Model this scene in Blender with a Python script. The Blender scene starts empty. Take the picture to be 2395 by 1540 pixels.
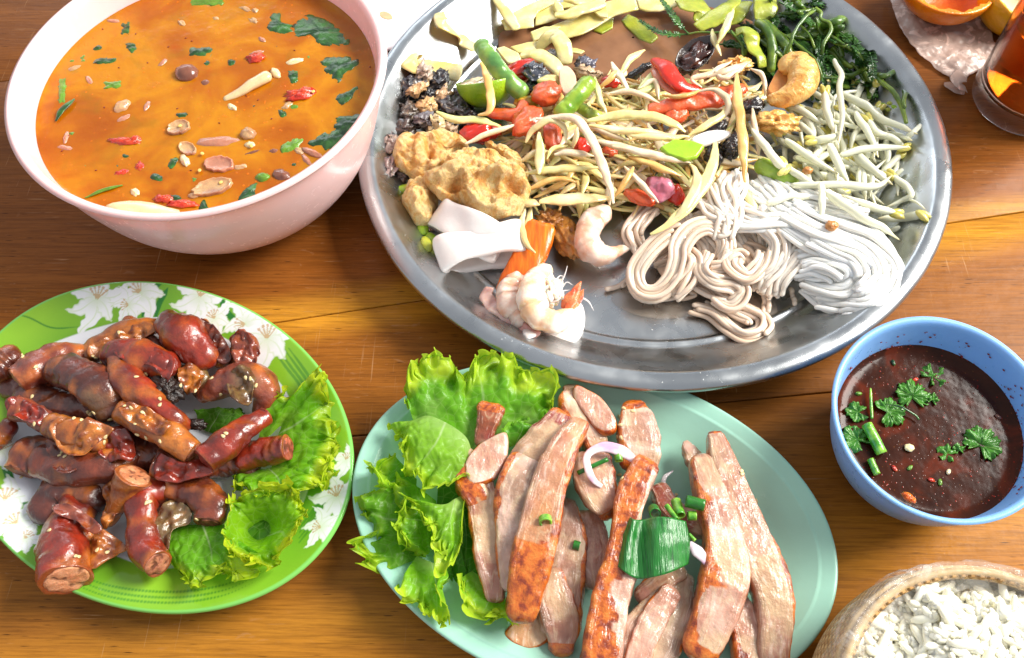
import bpy, bmesh, math, random
import numpy as np
from mathutils import Matrix, Vector
R_ = random.Random(7)
rng = np.random.default_rng(11)
D2R = math.radians
S = 0.01                      # builders work in centimetres, the scene in metres

# ---------------------------------------------------------------- camera, light, exposure
F, NX, NY, CH = 2000., 55., 1150., 42.          # focal length and nadir of the photograph (pixels of a 2395 x 1540 view), camera height in cm
CX, CY = 1197.5, 770.
_n = np.array([NX, NY, F]); _n /= np.linalg.norm(_n)
_z = -_n; _y = np.array([0, -1., 0]); _y = _y - _y.dot(_z)*_z; _y /= np.linalg.norm(_y); _x = np.cross(_y, _z)
def P(x, y, z=0.):
    """where the line of sight of a photo point meets height z (cm)"""
    d = np.array([x-CX, y-CY, F]); t = (CH-z)/-(d@_z)
    return np.array([(d@_x)*t, (d@_y)*t, z])
def PP(pts, z=None):
    return np.array([P(p[0], p[1], p[2] if len(p) > 2 else z) for p in pts])
scene = bpy.context.scene
cam_d = bpy.data.cameras.new('camera'); cam = bpy.data.objects.new('camera', cam_d)
scene.collection.objects.link(cam); scene.camera = cam
cam_d.sensor_width = 36; cam_d.lens = 36*F/2395; cam_d.clip_start = 0.01; cam_d.clip_end = 20
cam.matrix_world = Matrix(((_x[0], -_x[1], -_x[2], 0), (_y[0], -_y[1], -_y[2], 0), (_z[0], -_z[1], -_z[2], CH*S), (0, 0, 0, 1)))
world = bpy.data.worlds.new('World'); scene.world = world; world.use_nodes = True
world.node_tree.nodes['Background'].inputs[0].default_value = (0.90, 0.93, 1.0, 1)
world.node_tree.nodes['Background'].inputs[1].default_value = 0.52
def area(name, loc, target, sx, sy, power, col):
    l = bpy.data.lights.new(name, 'AREA'); l.shape = 'RECTANGLE'; l.size = sx*S; l.size_y = sy*S
    l.energy = power; l.color = col
    o = bpy.data.objects.new(name, l); scene.collection.objects.link(o)
    o.location = Vector(loc)*S
    o.rotation_euler = (Vector(target)-Vector(loc)).to_track_quat('-Z', 'Y').to_euler()
    return o
area('window_light', (165, 75, 150), (5, 25, 0), 120, 90, 96, (1.0, 0.96, 0.89))
area('added_back_fill', (-60, 220, 90), (0, 25, 0), 160, 60, 9, (0.86, 0.93, 1.0))  # weak cool fill added from the far left; no doorway is known there
scene.view_settings.view_transform = 'Standard'; scene.view_settings.look = 'None'
scene.view_settings.exposure = 0.32; scene.view_settings.gamma = 1.0

# ---------------------------------------------------------------- colour and materials
def lin(c):
    """sRGB 0-255 triple to linear"""
    c = np.asarray(c, float)/255.
    return np.where(c <= .04045, c/12.92, ((c+.055)/1.055)**2.4)
def L4(c): return (*[float(v) for v in lin(c)], 1.0)
class NT:
    def __init__(s, name):
        s.m = bpy.data.materials.new(name); s.m.use_nodes = True; s.t = s.m.node_tree; s.N = s.t.nodes
        s.b = s.N['Principled BSDF']; s.tc = s.N.new('ShaderNodeTexCoord')
        s.k = 100.0
    def link(s, a, b): s.t.links.new(a, b)
    def coord(s, scale=(1, 1, 1), rot=(0, 0, 0), loc=(0, 0, 0)):
        mp = s.N.new('ShaderNodeMapping'); mp.inputs['Rotation'].default_value = rot
        mp.inputs['Scale'].default_value = [v*s.k for v in scale] ; mp.inputs['Location'].default_value = loc
        s.link(s.tc.outputs['Object'], mp.inputs['Vector']); return mp.outputs[0]
    def noise(s, scale, detail=3, vec=None, dist=0, rough=.5, typ='noise'):
        n = s.N.new('ShaderNodeTexNoise'); n.inputs['Scale'].default_value = scale; n.inputs['Detail'].default_value = detail
        n.inputs['Distortion'].default_value = dist; n.inputs['Roughness'].default_value = rough
        s.link(vec or s.coord(), n.inputs['Vector']); return n.outputs['Fac']
    def voro(s, scale, vec=None, out='Distance', feat='F1'):
        n = s.N.new('ShaderNodeTexVoronoi'); n.feature = feat; n.inputs['Scale'].default_value = scale
        s.link(vec or s.coord(), n.inputs['Vector']); return n.outputs[out]
    def ramp(s, fac, stops, interp='LINEAR'):
        r = s.N.new('ShaderNodeValToRGB'); r.color_ramp.interpolation = interp
        e = r.color_ramp.elements
        while len(e) < len(stops): e.new(0.5)
        for i, (p, c) in enumerate(stops):
            e[i].position = p; e[i].color = c if len(c) == 4 else L4(c)
        s.link(fac, r.inputs['Fac']); return r.outputs['Color']
    def gray(s, fac, a, b, va=0., vb=1.): return s.ramp(fac, [(a, (va, va, va, 1)), (b, (vb, vb, vb, 1))])
    def mix(s, fac, a, b, typ='MIX'):
        m = s.N.new('ShaderNodeMix'); m.data_type = 'RGBA'; m.blend_type = typ
        for sock, v in ((m.inputs['Factor'], fac), (m.inputs['A'], a), (m.inputs['B'], b)):
            if hasattr(v, 'links') or hasattr(v, 'is_linked'): s.link(v, sock)
            elif isinstance(v, (int, float)): sock.default_value = v
            else: sock.default_value = v if len(v) == 4 else L4(v)
        return m.outputs['Result']
    def math(s, op, a, b=0.):
        m = s.N.new('ShaderNodeMath'); m.operation = op
        for i, v in enumerate((a, b)):
            if isinstance(v, (int, float)): m.inputs[i].default_value = v
            else: s.link(v, m.inputs[i])
        return m.outputs[0]
    def attr(s, name='Col'):
        a = s.N.new('ShaderNodeAttribute'); a.attribute_name = name; return a.outputs['Color']
    def rnd(s):
        a = s.N.new('ShaderNodeObjectInfo'); return a.outputs['Random']
    def bump(s, h, dist=0.02, strength=1., prev=None):
        b = s.N.new('ShaderNodeBump'); b.inputs['Distance'].default_value = dist*S; b.inputs['Strength'].default_value = strength
        s.link(h, b.inputs['Height'])
        if prev is not None: s.link(prev, b.inputs['Normal'])
        return b.outputs[0]
    def fin(s, col=None, rough=.4, normal=None, sss=0, sssr=(1, .5, .3), sscale=.3, spec=.5, coat=0, coatr=.1, trans=0, ior=1.45, metal=0, alpha=None):
        b = s.b; I = b.inputs
        if col is not None:
            if hasattr(col, 'is_linked'): s.link(col, I['Base Color'])
            else: I['Base Color'].default_value = L4(col)
        if hasattr(rough, 'is_linked'): s.link(rough, I['Roughness'])
        else: I['Roughness'].default_value = rough
        if normal is not None: s.link(normal, I['Normal']); s.link(normal, I['Coat Normal'])
        if sss:
            I['Subsurface Weight'].default_value = sss; I['Subsurface Radius'].default_value = sssr
            I['Subsurface Scale'].default_value = sscale*S
        I['Specular IOR Level'].default_value = spec; I['Coat Weight'].default_value = coat; I['Coat Roughness'].default_value = coatr
        I['Transmission Weight'].default_value = trans; I['IOR'].default_value = ior; I['Metallic'].default_value = metal
        if alpha is not None:
            if hasattr(alpha, 'is_linked'): s.link(alpha, I['Alpha'])
            else: I['Alpha'].default_value = alpha
        return s.m
def food(name, col, vary=.25, scale=2., rough=.35, bump=.02, bscale=6., sss=.25, sscale=.25, sssr=(1, .55, .3), coat=.3, coatr=.12, spec=.5, hue=None, tr=0):
    """general moist food: vertex colour (or one colour) with mottled variation, fine relief and some light inside"""
    t = NT(name)
    base = t.attr() if col is None else None
    n = t.noise(scale, 4, rough=.6)
    f = t.gray(n, .3, .7, 1-vary, 1+vary*.6)
    if base is None:
        cc = t.N.new('ShaderNodeRGB'); cc.outputs[0].default_value = L4(col); base = cc.outputs[0]
    if hue is not None:
        base = t.mix(t.gray(t.noise(scale*.6, 3), .42, .62), base, hue)
    rr = t.gray(t.rnd(), 0, 1, .86, 1.1)
    c = t.mix(1.0, t.mix(1.0, base, f, 'MULTIPLY'), rr, 'MULTIPLY')
    h = t.noise(bscale, 5, rough=.65)
    nb = t.bump(h, bump) if bump else None
    return t.fin(c, rough, nb, sss=sss, sscale=sscale, sssr=sssr, coat=coat, coatr=coatr, spec=spec)

# ---------------------------------------------------------------- objects
COL = scene.collection
def mk(name, V, Fc, mat=None, parent=None, col=None, smooth=True, origin=None, sharp=None):
    """one mesh object; V in cm (world), origin = base point in cm"""
    V = np.asarray(V, float)
    par_o = np.zeros(3)
    if parent is not None: par_o = np.array(parent['_o'])
    if origin is None: origin = par_o if parent is not None else np.array([V[:, 0].mean(), V[:, 1].mean(), V[:, 2].min()])
    origin = np.asarray(origin, float)
    me = bpy.data.meshes.new(name)
    Vl = (V-origin)*S
    Q = np.asarray(Fc) if not isinstance(Fc, list) else None
    if Q is not None and Q.ndim == 2:
        n = Q.shape[0]; k = Q.shape[1]
        me.vertices.add(len(Vl)); me.vertices.foreach_set('co', Vl.astype(np.float32).ravel())
        me.loops.add(n*k); me.loops.foreach_set('vertex_index', Q.astype(np.int32).ravel())
        me.polygons.add(n); me.polygons.foreach_set('loop_start', np.arange(0, n*k, k, dtype=np.int32))
        me.update(calc_edges=True); me.validate()
    else:
        me.from_pydata([tuple(v) for v in Vl], [], [tuple(int(i) for i in f) for f in Fc]); me.update()
    if len(me.polygons) < 60000:
        bm = bmesh.new(); bm.from_mesh(me); bmesh.ops.recalc_face_normals(bm, faces=bm.faces); bm.to_mesh(me); bm.free()
    if smooth: me.polygons.foreach_set('use_smooth', np.ones(len(me.polygons), bool))
    if col is not None:
        a = me.color_attributes.new('Col', 'FLOAT_COLOR', 'POINT')
        c = np.ones((len(V), 4), np.float32); c[:, :3] = col
        a.data.foreach_set('color', c.ravel())
    if mat is not None: me.materials.append(mat)
    o = bpy.data.objects.new(name, me); COL.objects.link(o)
    if parent is not None:
        o.parent = parent; o.location = Vector(origin-par_o)*S
    else: o.location = Vector(origin)*S
    o['_o'] = [float(v) for v in origin]
    return o
def tag(o, label=None, cat=None, group=None, kind=None):
    if label: o['label'] = label
    if cat: o['category'] = cat
    if group: o['group'] = group
    if kind: o['kind'] = kind
    return o
def thing(name, label, cat, at=(0, 0, 0), group=None):
    o = bpy.data.objects.new(name, None); COL.objects.link(o); o.empty_display_size = .01
    o.location = Vector(at)*S; o['_o'] = [float(v) for v in at]
    return tag(o, label, cat, group)

# ---------------------------------------------------------------- shape helpers
class WN:
    """smooth pseudo-noise: a sum of random waves, about -1..1"""
    def __init__(s, freq, seed, octv=3, n=7):
        r = np.random.default_rng(seed); s.k = []; s.p = []; s.a = []
        for o in range(octv):
            d = r.normal(size=(n, 3)); d /= np.linalg.norm(d, axis=1)[:, None]
            s.k.append(d*freq*(1.9**o)*r.uniform(.7, 1.3, (n, 1))*2*np.pi); s.p.append(r.uniform(0, 6.28, n)); s.a.append(np.full(n, .6**o))
        s.k = np.concatenate(s.k); s.p = np.concatenate(s.p); s.a = np.concatenate(s.a); s.a = s.a/np.sqrt((s.a**2).sum()/2)/1.6
    def __call__(s, X): return (np.sin(np.asarray(X)@s.k.T+s.p)*s.a).sum(-1)
def grid_faces(nu, nv, cu=False, cv=False, off=0):
    i = np.arange(nu if cu else nu-1); j = np.arange(nv if cv else nv-1)
    I, J = np.meshgrid(i, j, indexing='ij'); I = I.ravel(); J = J.ravel()
    a = I*nv+J; b = ((I+1) % nu)*nv+J; c = ((I+1) % nu)*nv+(J+1) % nv; d = I*nv+(J+1) % nv
    return np.stack([a, b, c, d], 1)+off
def resample(pts, n, smooth=True):
    """Catmull-Rom through pts, n points evenly spaced"""
    p = np.asarray(pts, float)
    if len(p) == 2 or not smooth:
        q = p
    else:
        e = np.vstack([2*p[0]-p[1], p, 2*p[-1]-p[-2]]); out = []
        for i in range(1, len(e)-2):
            t = np.linspace(0, 1, 12, endpoint=False)[:, None]
            a, b, c, d = e[i-1], e[i], e[i+1], e[i+2]
            out.append(.5*(2*b+(c-a)*t+(2*a-5*b+4*c-d)*t*t+(3*b-a-3*c+d)*t**3))
        q = np.vstack(out+[p[-1:]])
    d = np.r_[0, np.cumsum(np.linalg.norm(np.diff(q[:, :3], axis=0), axis=1))]
    u = np.linspace(0, d[-1], n)
    return np.stack([np.interp(u, d, q[:, k]) for k in range(q.shape[1])], 1)
def loop_resample(pts, n):
    p = np.asarray(pts, float); m = len(p); out = []
    for i in range(m):
        t = np.linspace(0, 1, 10, endpoint=False)[:, None]
        a, b, c, d = p[(i-1) % m], p[i], p[(i+1) % m], p[(i+2) % m]
        out.append(.5*(2*b+(c-a)*t+(2*a-5*b+4*c-d)*t*t+(3*b-a-3*c+d)*t**3))
    q = np.vstack(out); q = np.vstack([q, q[:1]])
    d = np.r_[0, np.cumsum(np.linalg.norm(np.diff(q, axis=0), axis=1))]
    u = np.linspace(0, d[-1], n, endpoint=False)
    return np.stack([np.interp(u, d, q[:, k]) for k in range(q.shape[1])], 1)
def frames(C, up=(0, 0, 1)):
    T = np.gradient(C, axis=0); T /= np.linalg.norm(T, axis=1)[:, None]+1e-9
    up = np.asarray(up, float); Sd = np.cross(T, up); nn = np.linalg.norm(Sd, axis=1)
    for i in range(len(Sd)):
        if nn[i] < .15: Sd[i] = Sd[i-1] if i else np.cross(T[i], [1, .2, 0])
    Sd /= np.linalg.norm(Sd, axis=1)[:, None]+1e-9
    U = np.cross(Sd, T)
    return T, Sd, U
def sweep(C, w, h, nseg=8, sq=2., twist=0., ends='round', capn=3, up=(0, 0, 1)):
    """tube along C with half-width w and half-height h (arrays or scalars); sq = superellipse power"""
    C = np.asarray(C, float); n = len(C)
    w = np.broadcast_to(w, n).astype(float).copy(); h = np.broadcast_to(h, n).astype(float).copy()
    T, A, U = frames(C, up)
    if ends == 'round':
        m = capn; cs = []; ws = []; hs = []; Ts = []; As = []; Us = []
        for k in range(m):
            a = np.pi/2*(k+.15)/m; r = math.sin(a); d = math.cos(a)
            cs.append(C[0]-T[0]*d*min(w[0], h[0])); ws.append(w[0]*r); hs.append(h[0]*r); Ts.append(T[0]); As.append(A[0]); Us.append(U[0])
        ce = []; we = []; he = []; Ae = []; Ue = []
        for k in range(m)[::-1]:
            a = np.pi/2*(k+.15)/m; r = math.sin(a); d = math.cos(a)
            ce.append(C[-1]+T[-1]*d*min(w[-1], h[-1])); we.append(w[-1]*r); he.append(h[-1]*r); Ae.append(A[-1]); Ue.append(U[-1])
        C = np.vstack([cs, C, ce]); w = np.r_[ws, w, we]; h = np.r_[hs, h, he]
        A = np.vstack([As, A, Ae]); U = np.vstack([Us, U, Ue]); n = len(C)
    th = np.linspace(0, 2*np.pi, nseg, endpoint=False)
    tw = np.linspace(0, twist, n)[:, None]
    c, s = np.cos(th), np.sin(th)
    x = np.sign(c)*np.abs(c)**(2/sq); y = np.sign(s)*np.abs(s)**(2/sq)
    X = x[None]*w[:, None]; Y = y[None]*h[:, None]
    Xr = X*np.cos(tw)-Y*np.sin(tw); Yr = X*np.sin(tw)+Y*np.cos(tw)
    V = C[:, None]+A[:, None]*Xr[..., None]+U[:, None]*Yr[..., None]
    Vv = V.reshape(-1, 3); Fq = grid_faces(n, nseg, cv=True)
    c0, c1 = Vv[:nseg].mean(0), Vv[-nseg:].mean(0)
    k0 = len(Vv); Vv = np.vstack([Vv, c0, c1])
    i = np.arange(nseg); j = (i+1) % nseg
    f0 = np.stack([i, j, np.full(nseg, k0), np.full(nseg, k0)], 1); f1 = np.stack([(n-1)*nseg+j, (n-1)*nseg+i, np.full(nseg, k0+1), np.full(nseg, k0+1)], 1)
    F3 = [list(q) for q in Fq]+[[a, b, k0] for a, b in zip(j, i)]+[[a, b, k0+1] for a, b in zip((n-1)*nseg+i, (n-1)*nseg+j)]
    u = np.r_[np.repeat(np.linspace(0, 1, n), nseg), 0, 1]; t = np.r_[np.tile(th, n), 0, 0]
    return Vv, F3, u, t
def join(parts):
    V = []; Fs = []; o = 0
    for v, f in parts:
        V.append(v); Fs += [[i+o for i in q] for q in (f.tolist() if hasattr(f, 'tolist') else f)]; o += len(v)
    return np.vstack(V), Fs
def sphere(nu=12, nv=16):
    th = np.linspace(0, np.pi, nu+2)[1:-1]; ph = np.linspace(0, 2*np.pi, nv, endpoint=False)
    V = np.stack([np.outer(np.sin(th), np.cos(ph)), np.outer(np.sin(th), np.sin(ph)), np.outer(np.cos(th), np.ones(nv))], -1).reshape(-1, 3)
    Fq = grid_faces(nu, nv, cv=True).tolist(); k = len(V); V = np.vstack([V, [0, 0, 1], [0, 0, -1]])
    for j in range(nv):
        Fq.append([j, (j+1) % nv, k]); Fq.append([(nu-1)*nv+(j+1) % nv, (nu-1)*nv+j, k+1])
    return V, Fq
def rotz(V, a): c, s = math.cos(a), math.sin(a); return V@np.array([[c, s, 0], [-s, c, 0], [0, 0, 1]])
def rotx(V, a): c, s = math.cos(a), math.sin(a); return V@np.array([[1, 0, 0], [0, c, s], [0, -s, c]])
def roty(V, a): c, s = math.cos(a), math.sin(a); return V@np.array([[c, 0, -s], [0, 1, 0], [s, 0, c]])
def revolve(prof, n=128, c=(0, 0), ab=None, ang=0, closed=True):
    """prof: list of (inset-from-edge or radius, z). With ab=(a,b) the first number is an inset from that oval."""
    prof = np.asarray(prof, float); ph = np.linspace(0, 2*np.pi, n, endpoint=False); V = []
    for r, z in prof:
        if ab is None: x, y = r*np.cos(ph), r*np.sin(ph)
        else: x, y = max(ab[0]-r, .001)*np.cos(ph), max(ab[1]-r, .001)*np.sin(ph)
        V.append(np.stack([x, y, np.full(n, z)], 1))
    V = np.concatenate(V); V = rotz(V, ang)+np.array([c[0], c[1], 0])
    return V, grid_faces(len(prof), n, cv=True)
def rprof(pts, n=60):
    return resample(pts, n)
def slab(outline, z0, th, mat, name, parent=None, sharp=False, rings=7, col=None, dome=1., n=56, edge=.5, tilt=None, noise=None):
    """a rounded piece with the given outline (world xy cm), lying on z0 (number or function of xy), th thick"""
    o = np.asarray(outline)[:, :2]
    o = resample(np.vstack([o, o[:1]]), n+1, False)[:-1] if sharp else loop_resample(o, n)
    c = o.mean(0)
    V = []; U = []
    zf = z0 if callable(z0) else (lambda X: np.full(len(X), float(z0)))
    ks = np.linspace(0, 1, rings)
    for k in ks[:-1]:            # top rings, from the edge inward
        q = c+(o-c)*(1-k*.999); z = zf(q)+th*(.5+.5*np.sqrt(1-(1-min(k/edge, 1))**2)*1.0)+(dome-1)*th*k*(2-k)
        V.append(np.c_[q, z]); U.append(np.full(n, k))
    for k in ks[:0:-1][:0]: pass
    V = V[::-1]; U = U[::-1]
    for k in (.0, .06, .2):
        q = c+(o-c)*(1-k); z = zf(q)+(th*.18 if k == 0 else 0 if k > .1 else th*.04); V.append(np.c_[q, z]); U.append(np.full(n, 0.))
    nr = len(V); Vv = np.concatenate(V); Fq = grid_faces(nr, n, cv=True).tolist()
    top = Vv[:n].mean(0); bot = Vv[-n:].mean(0); k0 = len(Vv); Vv = np.vstack([Vv, top, bot]); U = np.r_[np.concatenate(U), 1, 0]
    for i in range(n): Fq.append([(i+1) % n, i, k0]); Fq.append([(nr-1)*n+i, (nr-1)*n+(i+1) % n, k0+1])
    if noise is not None: Vv = Vv+np.array([0, 0, 1])*(noise(Vv)*(U > 0))[:, None]
    if callable(col): col = col(Vv, U)
    return mk(name, Vv, [f[::-1] for f in Fq], mat, parent, col)
# ================================================================ TABLE
def m_wood():
    t = NT('varnished_wood')
    ang = D2R(-9.8)
    v = t.coord((1, 1, 1), (0, 0, ang))
    sx = t.N.new('ShaderNodeSeparateXYZ'); t.link(v, sx.inputs[0])
    warp = t.noise(.09, 3, t.coord((.35, 1, 1), (0, 0, ang)), 0)
    vv = t.math('ADD', sx.outputs['Y'], t.math('MULTIPLY', t.math('SUBTRACT', warp, .5), 5.))
    band = t.math('DIVIDE', vv, 60.)
    base = t.ramp(band, [(0, (158, 92, 24)), (.10, (176, 110, 30)), (.165, (190, 128, 42)), (.205, (160, 102, 38)), (.30, (144, 88, 32)), (.405, (154, 94, 32)), (.432, (210, 146, 44)), (.462, (210, 146, 46)), (.485, (152, 88, 30)), (.60, (134, 78, 32)), (.75, (120, 70, 32)), (1., (106, 64, 32))])
    big = t.noise(.16, 4, t.coord((.3, 1, 1), (0, 0, ang)), .6)
    c = t.mix(t.gray(big, .42, .75, 0, .55), base, (92, 50, 18))
    fig = t.noise(.9, 5, t.coord((.10, 1, 1), (0, 0, ang)), 1.2, .6)
    c = t.mix(t.gray(fig, .40, .75, 0, .45), c, (150, 92, 40))
    grain = t.noise(9., 5, t.coord((.04, 1, 1), (0, 0, ang)), .3, .7)
    c = t.mix(t.gray(grain, .42, .75, 0, .62), c, (58, 26, 10))
    # short dark pores along the grain
    pv = t.voro(5.5, t.coord((.10, 1, 1), (0, 0, ang)))
    pore = t.math('MULTIPLY', t.gray(pv, .08, .17, 1, 0), t.gray(t.noise(.35, 3), .44, .58))
    c = t.mix(t.math('MULTIPLY', pore, .85), c, (40, 18, 8))
    # scuffs
    sc = t.math('MULTIPLY', t.gray(t.noise(2.2, 6, t.coord((.3, 1, 1), (0, 0, ang)), 2.), .62, .72), t.gray(t.noise(.12, 2), .5, .62))
    c = t.mix(t.math('MULTIPLY', sc, .35), c, (176, 132, 96))
    hs = t.math('MULTIPLY', t.gray(t.noise(1.1, 3, t.coord((.25, 7, 1), (0, 0, D2R(31))), .2), .66, .69), t.gray(t.noise(.2, 2), .45, .6)); c = t.mix(t.math('MULTIPLY', hs, .3), c, (206, 164, 120))
    hs = t.math('MULTIPLY', t.gray(t.noise(1.3, 3, t.coord((7, .2, 1), (0, 0, D2R(12))), .2), .67, .70), t.gray(t.noise(.17, 2), .5, .62)); c = t.mix(t.math('MULTIPLY', hs, .3), c, (206, 164, 120))
    rough = t.gray(t.noise(.7, 5, t.coord((.4, 1, 1), (0, 0, ang))), .3, .7, .27, .42)
    nb = t.bump(grain, .010); nb = t.bump(t.noise(1.2, 3), .02, 1., nb)
    return t.fin(c, rough, nb, spec=.12, coat=.02, coatr=.15)
WOOD = m_wood()
table = thing('wooden_table', 'brown varnished wooden table of wide planks under all the dishes', 'table', (0, 0, -2.5))
def seam(a, x): return a[0]+a[1]*x
seams = [(-22., .10), (4.6, .09), (18.57, .103), (27.18, .174), (50.3, .17), (66., .17)]
for i in range(5):
    lo, hi = seams[i], seams[i+1]; g = .025 if i != 2 else .035
    xs = np.linspace(-62, 62, 90); w1 = WN(.05, 40+i, 2); w2 = WN(.05, 41+i, 2)
    def edge(s, w, sg): return seam(s, xs)+sg*g+.03*w(np.c_[xs, xs*0, xs*0])
    yl = edge(lo, w1, 1); yh = edge(hi, w2, -1)
    rows = []
    for d, z in ((0, -2.5), (0, -.10), (.02, -.015), (.06, 0)): rows.append(np.c_[xs, yl+d, np.full(90, z)])
    for f_ in (.25, .5, .75): rows.append(np.c_[xs, yl+(yh-yl)*f_, np.zeros(90)])
    for d, z in ((.06, 0), (.02, -.015), (0, -.10), (0, -2.5)): rows.append(np.c_[xs, yh-d, np.full(90, z)])
    V = np.concatenate(rows); nr = len(rows)
    Fq = grid_faces(nr, 90, cu=True)[:, ::-1]
    o = mk('plank', V, Fq, WOOD, table)
t_ = NT('floor_dark'); mf = t_.fin(t_.ramp(t_.noise(.05, 4), [(.3, (60, 50, 44)), (.7, (84, 72, 62))]), .7)
V = np.array([[-300, -200, -75], [300, -200, -75], [300, 300, -75], [-300, 300, -75.]]); tag(mk('floor', V, [[0, 1, 2, 3]], mf), kind='structure')
tb = np.array([[-61, -20, -2.9], [61, -20, -2.9], [61, 60, -2.9], [-61, 60, -2.9]]); 
o = mk('under_board', np.vstack([tb, tb-[0, 0, 1.5]]), [[0, 1, 2, 3], [7, 6, 5, 4], [0, 4, 5, 1], [1, 5, 6, 2], [2, 6, 7, 3], [3, 7, 4, 0]], NT('dark_underboard').fin((30, 16, 8), .8), table, smooth=False)

# ================================================================ PINK BOWL
def plastic(name, col, rough=.28, sss=.25, stain=None, sscale=.5):
    t = NT(name); n = t.noise(.6, 4)
    c = t.mix(t.gray(n, .4, .65, 0, .12), col, tuple(int(v*.86) for v in col))
    sp = t.math('MULTIPLY', t.gray(t.voro(2.2), .035, .06, 1, 0), t.gray(t.noise(.5, 2), .56, .64))
    c = t.mix(t.math('MULTIPLY', sp, .35), c, (150, 110, 90))
    return t.fin(c, t.gray(t.noise(2.5, 4), .3, .7, rough*.85, rough*1.3), t.bump(t.noise(3., 3), .006), sss=sss, sscale=sscale, sssr=(1, .7, .6), spec=.45)
PB = (-18.6, 35.74)
pinkm = plastic('pink_plastic', (250, 206, 204), .22, .5, sscale=.6)
prof = [(.01, .25), (3.8, .25), (4.6, 0), (5.3, 0), (5.6, .35), (7.1, 1.2), (8.6, 3.2), (9.5, 5.6), (10.05, 8.0), (10.22, 8.42), (10.40, 8.56), (10.42, 8.7), (10.3, 8.78), (10.0, 8.74), (9.9, 8.55), (9.72, 7.8), (9.15, 5.5), (8.25, 3.4), (6.8, 1.6), (5.2, .8), (3, .55), (.01, .5)]
V, Fq = revolve(resample(prof, 90), 160, PB)
V[:, :2] = V[:, :2]  
bowl_pink = thing('soup_bowl', 'large pale pink plastic bowl full of orange soup at the upper left', 'bowl', (*PB, 0))
mk('bowl_body', V, Fq, pinkm, bowl_pink)
# ---- soup
ZS = 7.0
def m_soup():
    t = NT('tom_yum_soup')
    n = t.noise(.22, 4, dist=.8); n2 = t.noise(1.3, 5, dist=.4, rough=.65)
    c = t.ramp(n, [(.25, (146, 66, 2)), (.42, (172, 94, 3)), (.58, (194, 126, 12)), (.72, (182, 108, 5)), (.85, (156, 74, 2))])
    sx = t.N.new('ShaderNodeSeparateXYZ'); t.link(t.coord(), sx.inputs[0])
    c = t.mix(t.gray(n2, .5, .75, 0, .4), c, (178, 96, 20))
    sp = t.math('MULTIPLY', t.gray(t.voro(3.2), .04, .07, 1, 0), t.gray(t.noise(.7, 3), .5, .6))
    c = t.mix(t.math('MULTIPLY', sp, .6), c, (150, 40, 8))
    c = t.mix(t.gray(t.noise(.55, 4, t.coord((1, 1, 1), (0, 0, 0), (7, 3, 1)), .5), .58, .72, 0, .4), c, (136, 98, 12)); c = t.mix(t.gray(t.noise(.8, 3, t.coord((1, 1, 1), (0, 0, 0), (2, 9, 1)), .3), .62, .76, 0, .25), c, (186, 70, 4))
    oil = t.math('MULTIPLY', t.gray(t.voro(2.4, t.coord((1, 1, 1))), .16, .18, 1, 0), t.gray(t.noise(.35, 2), .48, .56))
    c = t.mix(t.math('MULTIPLY', oil, .45), c, (232, 120, 4))
    nb = t.bump(t.noise(.8, 3), .05); nb = t.bump(oil, .008, 1., nb)
    return t.fin(c, .14, nb, sss=.35, sscale=.8, sssr=(1, .45, .1), spec=.4)
SOUP = m_soup()
def pool(c, Rd, z, mat, name, rings=40, n=120, men=.06, bumps=()):
    rs = np.r_[np.linspace(.01, Rd-.35, rings), Rd-.2, Rd-.1, Rd-.03, Rd+.02]; ph = np.linspace(0, 2*np.pi, n, endpoint=False)
    V = []
    for r in rs:
        zz = z+men*max(0, (r-(Rd-.35))/.35)**2
        V.append(np.stack([c[0]+r*np.cos(ph), c[1]+r*np.sin(ph), np.full(n, zz)], 1))
    V = np.concatenate(V)
    for (x, y, rad, h) in bumps:
        d = np.hypot(V[:, 0]-x, V[:, 1]-y); V[:, 2] += h*np.exp(-(d/rad)**2)
    return mk(name, V, grid_faces(len(rs), n, cv=True)[:, :], mat)
soup = pool(PB, 9.53, ZS, SOUP, 'soup'); tag(soup, 'orange creamy tom yum soup filling the pink bowl', 'soup')

# ================================================================ STEEL TRAY
TC = (6.87, 36.6)
def m_steel():
    t = NT('brushed_steel')
    w = t.noise(.5, 5, dist=.6); n3 = t.noise(14., 3)
    r = t.gray(w, .3, .75, .20, .40)
    c = t.ramp(t.noise(.22, 4), [(.3, (188, 192, 194)), (.7, (162, 166, 168))])
    spots = t.math('MULTIPLY', t.gray(t.voro(4.), .08, .13, 1, 0), t.gray(t.noise(.9, 3), .52, .6))
    c = t.mix(t.math('MULTIPLY', spots, .4), c, (206, 206, 200))
    nb = t.bump(n3, .004); nb = t.bump(t.noise(.35, 2), .10, 1., nb); nb = t.bump(spots, .01, 1., nb)
    return t.fin(c, r, nb, metal=1.)
STEEL = m_steel()
trayo = thing('steel_tray', 'large round stainless steel tray holding salad, noodles and seafood', 'tray', (*TC, 0))
prof = [(.01, .30), (12.9, .30), (13.6, .26), (13.9, .32), (15.2, 1.1), (16.3, 2.2), (16.85, 2.78), (17.2, 2.9), (17.55, 2.9), (17.72, 2.72), (17.6, 2.5), (17.35, 2.42)]
inner = [(.01, .45), (13.2, .45), (13.45, .50), (13.6, .62), (13.72, .66), (13.95, .62), (14.3, .80), (15.3, 1.5), (16.1, 2.35), (16.62, 2.92), (16.8, 3.06), (17.05, 3.12), (17.35, 3.12), (17.6, 3.02), (17.72, 2.85), (17.70, 2.62), (17.5, 2.46), (17.25, 2.5), (17.1, 2.7), (16.9, 2.72)]
outer = [(16.9, 2.72), (16.3, 2.0), (15.3, 1.25), (14.0, .35), (13.2, .0), (.01, .0)]
pr = np.vstack([np.array(inner[:1]), resample(inner[1:], 110), resample(outer, 30)])
V, Fq = revolve(pr, 220, TC)
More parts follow.
